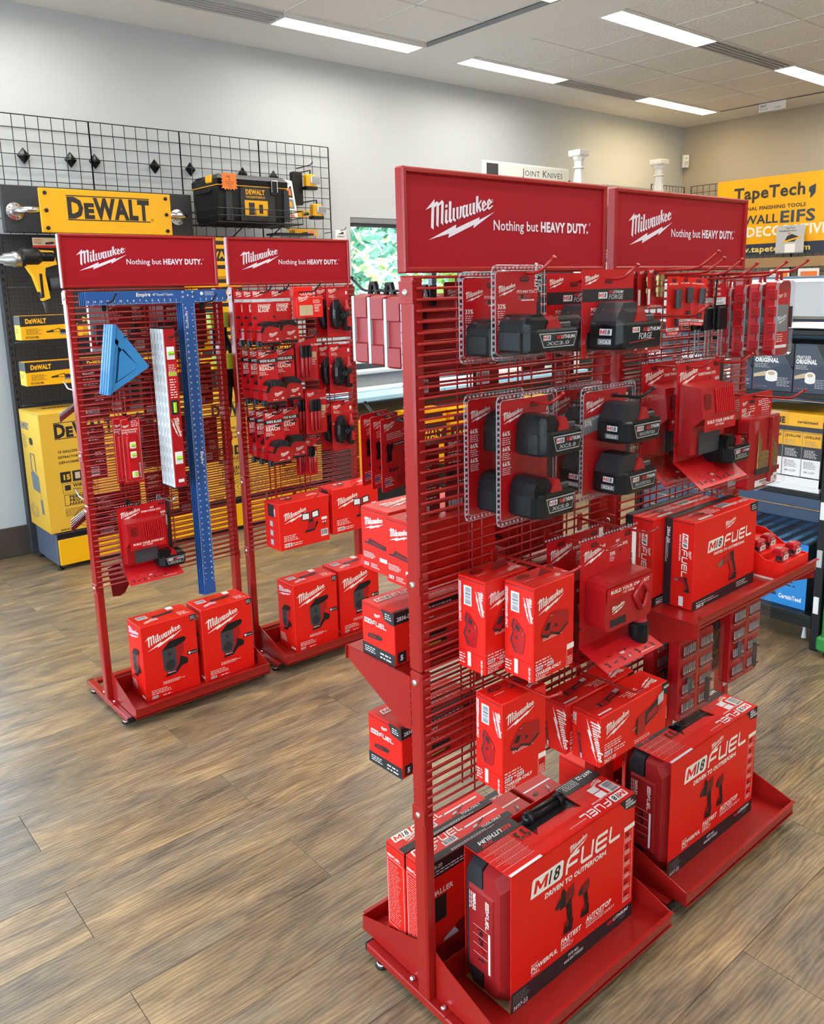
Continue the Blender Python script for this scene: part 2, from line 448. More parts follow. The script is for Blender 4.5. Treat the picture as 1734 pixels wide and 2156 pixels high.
class Art:
    """flat print on one face; u right, v up, seen from outside"""
    def __init__(s, mb, o, u, v, gap=0.0004):
        s.mb = mb; s.o = Vector(o); s.u = Vector(u).normalized(); s.v = Vector(v).normalized()
        s.n = s.u.cross(s.v); s.gap = gap
    def P(s, x, y, l):
        return tuple(s.o+s.u*x+s.v*y+s.n*(s.gap*l))
    def poly(s, pts, mt, l=1):
        s.mb.add([s.P(x, y, l) for x, y in pts], [tuple(range(len(pts)))], mt); return s
    def rect(s, x0, y0, x1, y1, mt, l=1):
        return s.poly([(x0, y0), (x1, y0), (x1, y1), (x0, y1)], mt, l)
    def frame(s, x0, y0, x1, y1, t, mt, l=1):
        s.rect(x0, y0, x1, y0+t, mt, l); s.rect(x0, y1-t, x1, y1, mt, l); s.rect(x0, y0, x0+t, y1, mt, l); s.rect(x1-t, y0, x1, y1, mt, l)
    def disc(s, x, y, r, mt, l=1, n=14, ry=None):
        return s.poly([(x+r*math.cos(2*PI*k/n), y+(ry or r)*math.sin(2*PI*k/n)) for k in range(n)], mt, l)
    def text(s, t, x, y, h, mt='white', bold=0.0, slant=0.0, sx=1.0, ang=0.0, align='l', l=2, width=None):
        glyph('H', 0)
        k = h/CAP[0]
        tot = sum(glyph(c, bold)[1]+bold*1.1 for c in t)
        if width: sx = width/(tot*k)
        W = tot*k*sx
        cx = -W if align == 'r' else -W/2 if align == 'c' else 0
        ca, sa = math.cos(ang), math.sin(ang)
        for c in t:
            (vs, fs), adv = glyph(c, bold)
            if vs:
                s.mb.add([s.P(x+(cx+(a+slant*b)*k*sx)*ca-b*k*sa, y+(cx+(a+slant*b)*k*sx)*sa+b*k*ca, l) for a, b in vs], fs, mt)
            cx += (adv+bold*1.1)*k*sx
        return W
    def logo(s, x, y, w, mt='cream', ang=0.0, l=2):
        ca, sa = math.cos(ang), math.sin(ang)
        for p in LOGO:
            s.poly([(x+(a*ca-b*sa)*w/1000, y+(a*sa+b*ca)*w/1000) for a, b in p], mt, l)
    def fuel(s, x, y, w, mt='cream', ang=0.0, l=2, badge=True):
        """badge + word; w is the whole width"""
        ca, sa = math.cos(ang), math.sin(ang)
        def T(a, b):
            a += b*0.12
            return (x+(a*ca-b*sa)*w, y+(a*sa+b*ca)*w)
        if badge:
            s.poly([T(a, b) for a, b in ((0,0),(.30,0),(.325,.02),(.325,.125),(.31,.14),(.01,.14),(0,.125))], mt, l)
            s.text('M', *T(.025, .025), .092*w, 'box_red', 0.012, .2, 1.1, ang, l=l+1)
            s.text('18', *T(.15, .025), .092*w, 'ink', 0.02, .25, 1.0, ang, l=l+1)
        x0 = .36 if badge else 0
        for i, ch in enumerate('FUEL'):
            for p in FUEL[ch]:
                s.poly([T(x0+i*.163+a*.135, b*.135) for a, b in p], mt, l)
    def badge(s, x, y, h, n='18', mt='white', ang=0.0, l=2):
        ca, sa = math.cos(ang), math.sin(ang)
        W = h*2.3
        def T(a, b):
            return (x+a*ca-b*sa, y+a*sa+b*ca)
        s.poly([T(0, 0), T(W, 0), T(W*1.03, h), T(0.03*W, h)], mt, l)
        s.text('M', *T(h*.12, h*.15), h*.7, 'box_red', 0.012, .15, .95, ang, l=l+1)
        s.text(n, *T(h*.98, h*.15), h*.7, 'ink', 0.03, .15, .95, ang, l=l+1)
    def lines(s, x, y, w, h, n, mt='white', l=2, ang=0.0, seed=3):
        """n lines of very small print, y is the top"""
        R = random.Random(seed); ca, sa = math.cos(ang), math.sin(ang)
        st = h/n
        for i in range(n):
            a = 0; end = w*R.uniform(.72, 1)
            while a < end:
                b = min(end, a+st*R.uniform(.7, 2.2))
                yy = -st*(i+.8)
                s.poly([(x+p*ca-q*sa, y+p*sa+q*ca) for p, q in ((a, yy), (b, yy), (b, yy+st*.36), (a, yy+st*.36))], mt, l)
                a = b+st*.45
    def bars(s, x, y, w, h, l=1, ang=0.0, seed=5):
        R = random.Random(seed)
        s.rect(x, y, x+w, y+h, 'white', l)
        if w > h:
            a = x+w*.08
            while a < x+w*.92:
                b = w*R.choice((.010, .018, .03)); s.rect(a, y+h*.18, a+b, y+h*.92, 'ink', l+1); a += b+w*R.choice((.012, .02, .03))
        else:
            a = y+h*.08
            while a < y+h*.92:
                b = h*R.choice((.010, .018, .03)); s.rect(x+w*.18, a, x+w*.92, a+b, 'ink', l+1); a += b+h*R.choice((.012, .02, .03))
    def dewalt(s, x, y, w, mt='ink', l=2, bars=True):
        h = w*.215
        if bars:
            s.rect(x, y, x+w, y+w*.012, mt, l); s.rect(x, y+h+w*.055, x+w, y+h+w*.067, mt, l)
        y += w*.033
        s.text('D', x, y, h, mt, .05, 0, l=l, width=w*.20)
        s.text('E', x+w*.195, y, h*.72, mt, .06, 0, l=l, width=w*.13)
        s.text('WALT', x+w*.325, y, h, mt, .05, 0, l=l, width=w*.675)
def faces(mb, w, d, h, gap=0.0004):
    """five print faces of a box standing on the origin: front -y"""
    return dict(front=Art(mb, (0,0,0), (1,0,0), (0,0,1), gap), left=Art(mb, (0,d,0), (0,-1,0), (0,0,1), gap),
                right=Art(mb, (w,0,0), (0,1,0), (0,0,1), gap), back=Art(mb, (w,d,0), (-1,0,0), (0,0,1), gap),
                top=Art(mb, (0,0,h), (1,0,0), (0,1,0), gap))

# ------------------------------------------------------------------ room shell
YW, XR, XL, YB, ZC = 5.68, 9.07, -3.0, -4.0, 3.42
def structure(mb, name, parent=None, smooth=False):
    o = mb.obj(name, parent, None, smooth)
    if parent is None: o['kind'] = 'structure'
    return o
floor = structure(MB().box(XL, YB, -.12, XR, YW, -.0105, 'floor_base'), 'floor')
pl, pw = 1.22, 0.2315
cut = {}
def plank(x0, x1, y0, y1):
    k = (round(x1-x0, 3), round(y1-y0, 3))
    if k not in cut:
        cut[k] = MB().cbox(0, 0, -.0104, x1-x0-.0012, y1-y0-.0012, 0, 'plank', .0008).mesh('plank')
    put(cut[k], 'plank', floor, (x0, y0, 0))
rows = []
k0 = -12
for k in range(-27, 17):
    y0 = 2.0155+k*pw
    if y0 > YW-.02 or y0+pw < YB: continue
    rows.append((k, max(YB, y0), min(YW, y0+pw)))
field = MB()
for k, y0, y1 in rows:
    x = 0.558 if k % 2 == 0 else 1.168
    x += (0, .0, .004, -.006)[k % 4]
    while x > XL: x -= pl
    while x < XR-.01:
        a, b = max(XL, x), min(XR, x+pl)
        if b-a > .02:
            if k >= -11: plank(a, b, y0, y1)
            else: field.cbox(a, y0, -.0104, b-.0009, y1-.0009, 0, 'plank', .0007)
        x += pl
tag(field.obj('plank_field', floor), kind='stuff')

wl = MB()
WX0, WX1, WZ0, WZ1 = 4.19, 6.35, .955, 2.25
VX0, VX1 = -2.0, 1.2
wl.box(XL-.2, YW, 0, VX0, YW+.2, ZC+.1, 'wall_paint').box(VX1, YW, 0, WX0, YW+.2, ZC+.1, 'wall_paint').box(VX0, YW, 0, VX1, YW+.2, WZ0, 'wall_paint').box(VX0, YW, WZ1, VX1, YW+.2, ZC+.1, 'wall_paint')
wl.box(WX1, YW, 0, XR+.2, YW+.2, ZC+.1, 'wall_paint')
wl.box(WX0, YW, 0, WX1, YW+.2, WZ0, 'wall_paint').box(WX0, YW, WZ1, WX1, YW+.2, ZC+.1, 'wall_paint')
structure(wl, 'wall_left')
structure(MB().box(XR, YB, 0, XR+.2, YW, ZC+.1, 'wall_warm_lit'), 'wall_right')
structure(MB().box(XL-.2, YB-.2, 0, XR+.2, YB, ZC+.1, 'wall_paint'), 'wall_back')
ws = MB()
SY0, SY1, SZ0, SZ1 = -2.6, 4.7, .25, 2.75
ws.box(XL-.2, YB, 0, XL, SY0, ZC+.1, 'wall_paint').box(XL-.2, SY1, 0, XL, YW, ZC+.1, 'wall_paint')
ws.box(XL-.2, SY0, 0, XL, SY1, SZ0, 'wall_paint').box(XL-.2, SY0, SZ1, XL, SY1, ZC+.1, 'wall_paint')
structure(ws, 'wall_side')
# street window beside the camera
sf = MB()
for i in range(6):
    y = SY0+(SY1-SY0-.05)*i/5
    sf.box(XL-.13, y, SZ0, XL-.07, y+.05, SZ1, 'frame_dark')
for z in (SZ0, SZ1-.05): sf.box(XL-.129, SY0, z, XL-.071, SY1, z+.05, 'frame_dark')
w2 = structure(sf, 'window_2')
for i in range(5):
    y = SY0+(SY1-SY0-.05)*i/5
    MB().box(XL-.103, y+.05, SZ0+.05, XL-.097, y+(SY1-SY0-.05)/5, SZ1-.05, 'window_glass').obj('pane', w2)
pd = bpy.data.lights.new('window_portal', 'AREA'); pd.shape = 'RECTANGLE'
pd.size = SZ1-SZ0; pd.size_y = SY1-SY0; pd.cycles.is_portal = True
po = bpy.data.objects.new('window_portal', pd); C.objects.link(po)
po.location = (XL-.16, (SY0+SY1)/2, (SZ0+SZ1)/2); po.rotation_euler = (0, -PI/2, 0)

# window with the trees behind it
wf = MB()
GY = YW+.12
for x in (WX0, 5.16, WX1-.05): wf.cbox(x, GY-.03, WZ0+.03, x+.06, GY+.03, WZ1, 'frame_dark', .004)
wf.box(WX0, GY-.03, WZ0+.03, WX1, GY+.03, WZ0+.08, 'frame_dark').box(WX0, GY-.03, WZ1-.04, WX1, GY+.03, WZ1, 'frame_dark')
w1 = structure(wf, 'window_1')
for a, b in ((WX0+.06, 5.16), (5.22, WX1-.05)):
    MB().box(a, GY-.004, WZ0+.08, b, GY+.004, WZ1-.04, 'window_glass').obj('pane', w1)
MB().cbox(WX0-.02, YW-.06, WZ0, WX1+.02, GY, WZ0+.03, 'sill_white', .004).obj('window_sill', w1)
MB().cbox(WX0+.005, YW+.004, WZ1-.045, WX1-.005, YW+.06, WZ1, 'mid_grey', .004).obj('shade_cassette', w1)
MB().cbox(WX0+.02, YW+.015, WZ1-.075, WX1-.02, YW+.03, WZ1-.045, 'frame_dark', .004).obj('shade_bar', w1)

vf = MB()
for x in (VX0, -.7, VX1-.06): vf.cbox(x, GY-.03, WZ0+.03, x+.06, GY+.03, WZ1, 'frame_dark', .004)
vf.box(VX0, GY-.03, WZ0+.03, VX1, GY+.03, WZ0+.08, 'frame_dark').box(VX0, GY-.03, WZ1-.04, VX1, GY+.03, WZ1, 'frame_dark')
w3 = structure(vf, 'window_3')
for a, b in ((VX0+.06, -.7), (-.64, VX1-.06)): MB().box(a, GY-.004, WZ0+.08, b, GY+.004, WZ1-.04, 'window_glass').obj('pane', w3)
MB().cbox(VX0-.02, YW-.06, WZ0, VX1+.02, GY, WZ0+.03, 'sill_white', .004).obj('window_sill', w3)
for nm_, xa, xb in (('left', VX0, VX1), ('right', WX0, WX1)):
    pd = bpy.data.lights.new('window_portal', 'AREA'); pd.shape = 'RECTANGLE'
    pd.size = xb-xa; pd.size_y = WZ1-WZ0; pd.cycles.is_portal = True
    po = bpy.data.objects.new('window_portal', pd); C.objects.link(po)
    po.location = ((xa+xb)/2, YW+.16, (WZ0+WZ1)/2); po.rotation_euler = (-PI/2, 0, 0)

bb = MB(); bb.cbox(XL, YW-.016, 0, XR, YW-.0005, .2, 'baseboard_brown', .004); structure(bb, 'baseboard_left')
bb = MB(); bb.cbox(XR-.016, YB, 0, XR-.0005, YW-.016, .2, 'baseboard_brown', .004); structure(bb, 'baseboard_right')

# ceiling: plaster borders, lay-in tiles, light strips
cl = MB()
cl.box(XL-.2, YB-.2, ZC+.06, XR+.2, YW+.2, ZC+.2, 'ceiling_paint')
cl.box(XL, 5.165, ZC, XR, YW, ZC+.06, 'ceiling_paint')
cl.box(8.58, YB, ZC, XR, 5.165, ZC+.06, 'ceiling_paint')
cl.box(4.42, YB, ZC, 4.895, 5.165, ZC+.06, 'ceiling_paint')
cl.box(.27, YB, ZC, .74, 5.165, ZC+.06, 'ceiling_paint')
ceil = structure(cl, 'ceiling')
MB().box(4.412, YB, ZC-.001, 4.42, 4.95, ZC+.03, 'mid_grey').box(8.572, YB, ZC-.001, 8.58, 4.95, ZC+.012, 'mid_grey').obj('painted_shadow_strip', ceil)  # dark strips painted in as the shadow along the plaster edges
strips = [5.055-1.4*i for i in range(7)]
fieldsx = [(4.895, 8.58, .004), (.74, 4.42, .026), (-2.9, .27, .026)]
gm = MB()
tcache = {}
for fx0, fx1, up in fieldsx:
    n = round((fx1-fx0)/.612); tw = (fx1-fx0)/n
    for si, sy in enumerate(strips):
        y1 = sy-.105; y0 = max(YB, strips[si+1]+.105 if si+1 < len(strips) else YB)
        gm.box(fx0, y1-.006, ZC+up-.003, fx1, y1+.012, ZC+up+.02, 'grid_white')
        gm.box(fx0, y0-.012, ZC+up-.003, fx1, y0+.006, ZC+up+.02, 'grid_white')
        if y1-y0 < .3: continue
        m = 2 if y1-y0 > .8 else 1
        th = (y1-y0)/m
        for i in range(n):
            for j in range(m):
                k = (round(tw, 3), round(th, 3), fx0)
                if k not in tcache:
                    tcache[k] = MB().cbox(.006, .006, 0, tw-.006, th-.006, .014, 'tile_face' if fx0 > 4.5 else 'tile_smooth', .003).mesh('ceiling_tile')
                put(tcache[k], 'ceiling_tile', ceil, (fx0+i*tw, y0+j*th, ZC+up+.004))
        for i in range(n+1):
            gm.box(fx0+i*tw-.008, y0, ZC+up, fx0+i*tw+.008, y1, ZC+up+.02, 'grid_white')
        for j in range(1, m):
            gm.box(fx0, y0+j*th-.008, ZC+up, fx1, y0+j*th+.008, ZC+up+.02, 'grid_white')
gm.obj('ceiling_grid', ceil)
# lights and slot air vents
def strip_light(x0, x1, y, warm, label):
    t = thing('ceiling_light', ((x0+x1)/2, y, ZC), label, 'ceiling light', 'linear ceiling lights')
    L, wd = (x1-x0)/2, .085
    f = MB()
    f.box(-L, -wd-.012, -.004, L, -wd, .05, 'grid_white').box(-L, wd, -.004, L, wd+.012, .05, 'grid_white')
    f.box(-L-.012, -wd-.012, -.004, -L, wd+.012, .05, 'grid_white').box(L, -wd-.012, -.004, L+.012, wd+.012, .05, 'grid_white')
    f.obj('light_frame', t)
    MB().box(-L, -wd, .020, L, wd, .05, 'light_diffuser_warm' if warm else 'light_diffuser').obj('diffuser', t)
def slot_vent(x0, x1, y, label):
    t = thing('air_vent', ((x0+x1)/2, y, ZC), label, 'air vent', 'slot air vents in the ceiling')
    L = (x1-x0)/2
    MB().box(-L, -.09, .03, L, .09, .05, 'black').obj('vent_backing', t)
    for i in range(5):
        MB().cbox(-L, -.092+i*.042, -.002, L, -.092+i*.042+.016, .03, 'light_grey', .002).obj('blade', t)
for si, sy in enumerate(strips):
    near = si == 0
    rowname = ['in the row along the window wall', 'second row from the window wall', 'third row from the window wall', 'fourth row from the window wall', 'fifth row from the window wall', 'sixth row from the window wall', 'row along the back wall'][si]
    for x0, x1, w_, nm in ((7.32, 8.54, near, 'far end'), (4.91, 6.08, False, 'middle')):
        if si > 3 and x0 > 7: continue
        strip_light(x0, x1, sy, w_, ('warm yellow' if w_ else 'cool white')+' strip light, '+nm+' of the ceiling, '+rowname)
    strip_light(3.2, 4.39, sy, False, 'white strip light before the plaster beam, '+rowname)
    if si < 5: strip_light(.76, 1.95, sy, False, 'white strip light at the near end, '+rowname)
    slot_vent(6.1, 7.30, sy, 'slotted air vent beyond the plaster beam, '+rowname)
    slot_vent(1.97, 3.18, sy, 'slotted air vent before the plaster beam, '+rowname)
t = thing('ceiling_sign', (8.55, 4.37, ZC), 'small white printed card hanging from the edge of the far ceiling tiles', 'sign')
MB().box(-.002, -.14, -.085, .002, .14, -.005, 'white').obj('card', t)
a = MB(); A_ = Art(a, (-.002, .14, -.085), (0,-1,0), (0,0,1)); A_.text('EXIT', .02, .045, .02, 'ink', .02); A_.lines(.02, .035, .1, .02, 2, 'mid_grey'); A_.lines(.17, .035, .07, .02, 2, 'ink')
a.obj('print', t, smooth='flat')
MB().tube([(0, 0, -.006), (0, 0, .003)], .002, 'steel').obj('hanger', t)

# ------------------------------------------------------------------ outside
structure(MB().box(-30, YW+.4, -.3, 40, 40, -.15, 'bounce_paving'), 'ground')
structure(MB().box(-40, -20, -.32, XL-.4, 40, -.16, 'bounce_paving'), 'pavement')
def tree(x, y, h, r, m, label, seed):
    R = random.Random(seed)
    t = thing('tree', (x, y, -.15), label, 'tree', 'trees outside the window')
    MB().tube([(0, 0, 0), (.05, .02, h*.4), (.0, .05, h*.8)], [.16, .12, .05], 'bark', 7).obj('trunk', t)
    b = MB()
    blobs = [(R.uniform(-r, r)*.7, R.uniform(-r, r)*.6, R.uniform(.10, .95)*h, R.uniform(.35, .7)*r) for _ in range(26)]
    for bx, by, bz, br in blobs:
        for _ in range(170):
            d = Vector((R.gauss(0, 1), R.gauss(0, 1), R.gauss(0, 1))).normalized()*br*R.uniform(.75, 1.05)
            c = Vector((bx, by, max(.1, bz)))+d
            u = Vector((R.gauss(0, 1), R.gauss(0, 1), R.gauss(0, 1))).normalized(); v_ = u.orthogonal().normalized()
            s_ = R.uniform(.05, .11)
            b.quad(c-u*s_-v_*s_*.5, c+u*s_-v_*s_*.5, c+u*s_+v_*s_*.5, c-u*s_+v_*s_*.5, m)
    tag(b.obj('foliage', t, smooth='flat'), kind='stuff')
tree(7.4, 10.6, 6.5, 1.5, 'leaf_teal', 'tall blue green tree outside the left side of the window', 1)
tree(11.3, 11.0, 4.4, 1.3, 'leaf_lime', 'yellow green tree lit by the sun outside the window', 2)
tree(10.3, 15.6, 7.6, 2.0, 'leaf_lime', 'tall yellow green tree outside the window behind the nearer one', 3)
tree(14.4, 12.6, 6.4, 1.7, 'leaf_teal', 'dark green tree outside the window behind the tall sign', 4)
tree(18.0, 19.5, 9.0, 2.3, 'leaf_teal', 'blue green tree standing deepest among those outside the window', 5)

# ------------------------------------------------------------------ red wire racks
W, ZH1, ZH2, ZB = .6421, 1.698, 1.898, .0411
RA, RB, RC, RD = (1.048, 3.2325), (1.7353, 3.2325), (1.0565, 1.2595), (1.7387, 1.268)
def tray_mesh(front, z0=.0, ztop=.0865, zlip0=.0448):
    s = -1 if front else 1
    m = []
    # bottom and back flange
    a = MB(); y0, y1 = s*.022, s*.2613
    a.box(.023, min(y0, y1), .046, W-.023, max(y0, y1), .049)
    a.box(.023, min(s*.022, s*.024), .049, W-.023, max(s*.022, s*.024), .125)
    m.append(('tray_pan', a))
    for x in (.0225, W-.0245):
        b = MB()
        pts = [(s*.022, .044), (s*.022, .165), (s*.055, .15), (s*.2600, .0845), (s*.2600, .0448)]
        b.prism(pts, x, x+.002, 'steel_red', 'x')
        m.append(('side_plate', b))
    c = MB()
    c.box(.0226, min(s*.2613, s*.2590), .0448, W-.0226, max(s*.2613, s*.2590), .0865)
    c.box(.030, min(s*.2613, s*.2690), .0848, W-.0226, max(s*.2613, s*.2690), .0868)
    c.box(.0226, min(s*.2613, s*.2655), .0448, W-.0226, max(s*.2613, s*.2655), .0466)
    m.append(('front_lip', c))
    return m
WZ = [ZH1-.008-.02155*i for i in range(55)]
def rack(loc, label, rear_tray=True):
    r = thing('display_rack', (loc[0], loc[1], 0), label, 'display rack', 'red double sided wire racks')
    pw2 = .015
    for x in (0, W-.03):
        MB().cbox(x, -.019, ZB, x+.03, .019, .862, 'steel_red', .004).cbox(x, -.019, .864, x+.03, .019, 1.693, 'steel_red', .004).obj('post', r)
        b = MB()
        b.cbox(x+.0005, -.2218, .0188, x+.0305, .2218, ZB, 'steel_red', .003)
        b.cbox(x-.0005, -.075, ZB-.006, x+.031, .075, ZB+.003, 'steel_red', .002)
        b.obj('base_beam', r)
        for y in (-.2218, .2218):
            MB().cbox(x+.0003, y-.004 if y < 0 else y-.004, .0186, x+.0307, y+.004, ZB+.0002, 'black', .002).obj('end_cap', r)
            f = MB(); yy = y*.78
            f.lathe([(.004, .0), (.017, .0), (.019, .004), (.016, .009), (.005, .011), (.005, .0188)], x+.015, yy, 'gloss_black', 14)
            f.lathe([(.0165, .0091), (.012, .0112), (.006, .0125)], x+.015, yy, 'chrome', 14)
            f.obj('levelling_foot', r, smooth=True)
        for z in (1.661, 1.06, .838, .520):
            k = MB(); ex = -.0015 if x == 0 else W+.0015
            sg = -1 if x == 0 else 1
            k.lathe([(.0075, ex-sg*.0015), (.0075, ex), (.006, ex+sg*.003), (.002, ex+sg*.0036)], 0, z, 'chrome', 10, 'x')
            k.obj('bolt', r, smooth=True)
        for z in (1.661, 1.06, .520):
            k = MB(); ex0, ex1 = (x-.0016, x+.012) if x == 0 else (W-.012, W+.0016)
            for zz in ((z-.022, z-.016), (z+.016, z+.022)) if z > 1.5 else ((z-.02, z-.016),):
                k.cbox(ex0, -.0215, zz[0], ex1, .0215, zz[1], 'steel_red', .001)
            k.cbox(ex0+.0004, -.0205, z-.018, ex1, .0205, z+.018, 'steel_red', .001)
            k.obj('clamp', r)
        for y in (-.055, .055):
            MB().lathe([(.007, ZB+.003), (.0075, ZB+.006), (.004, ZB+.009)], x+.015, y, 'chrome', 10).obj('bolt', r, smooth=True)
    MB().cbox(.03, .19, .022, W-.03, .2218, ZB-.001, 'steel_red', .003).obj('rear_rail', r)
    h = MB()
    x0, x1 = .001, W-.002
    fw = .012
    h.cbox(x0, .002, ZH1, x1, .026, ZH1+fw, 'steel_red', .003).cbox(x0, .002, ZH2-fw, x1, .026, ZH2, 'steel_red', .003)
    h.cbox(x0-.0004, .0014, ZH1-.0004, x0+fw, .0266, ZH2+.0004, 'steel_red', .003).cbox(x1-fw, .0014, ZH1-.0004, x1+.0004, .0266, ZH2+.0004, 'steel_red', .003)
    h.obj('sign_frame', r)
    p = MB().box(.008, .008, ZH1+.008, W-.008, .020, ZH2-.008, 'header_red').obj('sign_panel', r)
    a = MB(); A_ = Art(a, (0, .008, 0), (1,0,0), (0,0,1))
    A_.logo(.0625, 1.762, .196, 'logo_white')
    A_.text('Nothing but', .2525, 1.786, .0200, 'logo_white', .012, width=.144)
    A_.text('HEAVY DUTY.', .4045, 1.786, .0200, 'logo_white', .045, width=.170)
    for qx, qy in ((.251, 1.845), (.580, 1.806)):
        A_.disc(qx, qy, .003, 'logo_white'); A_.disc(qx, qy, .0022, 'header_red', 2)
    a.obj('sign_lettering', p, smooth='flat')
    for s in (-1, 1):
        for z in WZ:
            put(WIRE, 'crossbar', r, (.008, s*.024, z))
        for x in (.155, .185, .315, .345, .475, .505):
            put(ROD, 'upright_rod', r, (x, s*.0205, 0))
        if s < 0 or rear_tray:
            for nm, m in tray_mesh(s < 0): m.obj(nm, r)
    return r
WIRE = MB().tube([(0, 0, 0), (W-.016, 0, 0)], .0027, 'steel_red', 8).mesh('crossbar', True)
ROD = MB().tube([(0, 0, WZ[-1]-.004), (0, 0, WZ[0]+.004)], .0022, 'steel_red', 6).mesh('upright_rod', True)
rA = rack(RA, 'red wire rack hung with blue squares and levels', False)
rB = rack(RB, 'red wire rack hung with tape measures, chalk reels and markers', False)
rC = rack(RC, 'red wire rack hung with battery packs and charger boxes')
rD = rack(RD, 'red wire rack with a deep shelf and drill bit sets')

# deep shelf clipped on a rack (front or rear)
def rack_shelf(rk, front, z, depth, label):
    s = -1 if front else 1
    t = thing('rack_shelf', (rk[0], rk[1], 0), label, 'shelf')
    y0, y1 = s*.028, s*depth
    a = MB(); a.box(.012, min(y0, y1), z-.002, W-.012, max(y0, y1), z)
    a.obj('shelf_plate', t)
    b = MB(); b.box(.004, min(y1, y1-s*.002), z-.008, W-.004, max(y1, y1-s*.002), z+.026)
    b.box(.004, min(y1, y1+s*.008), z+.024, W-.004, max(y1, y1+s*.008), z+.026)
    if not front:
        b = MB(); b.box(.004, min(y1, y1-s*.002), z-.034, W-.004, max(y1, y1-s*.002), z)
    b.obj('front_lip', t)
    for x in (.009, W-.012):
        c = MB(); c.prism([(y0, z+.001), (y0, z-.125), (s*.05, z-.13), (y1-s*.002, z-.032), (y1-s*.002, z+.001)], x, x+.003, 'steel_red', 'x')
        for q in (.25, .55, .85):
            yy = y0+(y1-y0)*q
            c.box(x-.0005, yy-.016, z-.003, x+.0035, yy+.016, z+.0005, 'dark_red')
        c.obj('bracket', t)
    return t
rack_shelf(RD, True, .843, .268, 'red steel shelf on the front of the deep shelf rack under the screw gun cartons')
rack_shelf(RC, False, .838, .262, 'red steel shelf on the back of the battery rack, carrying one carton')

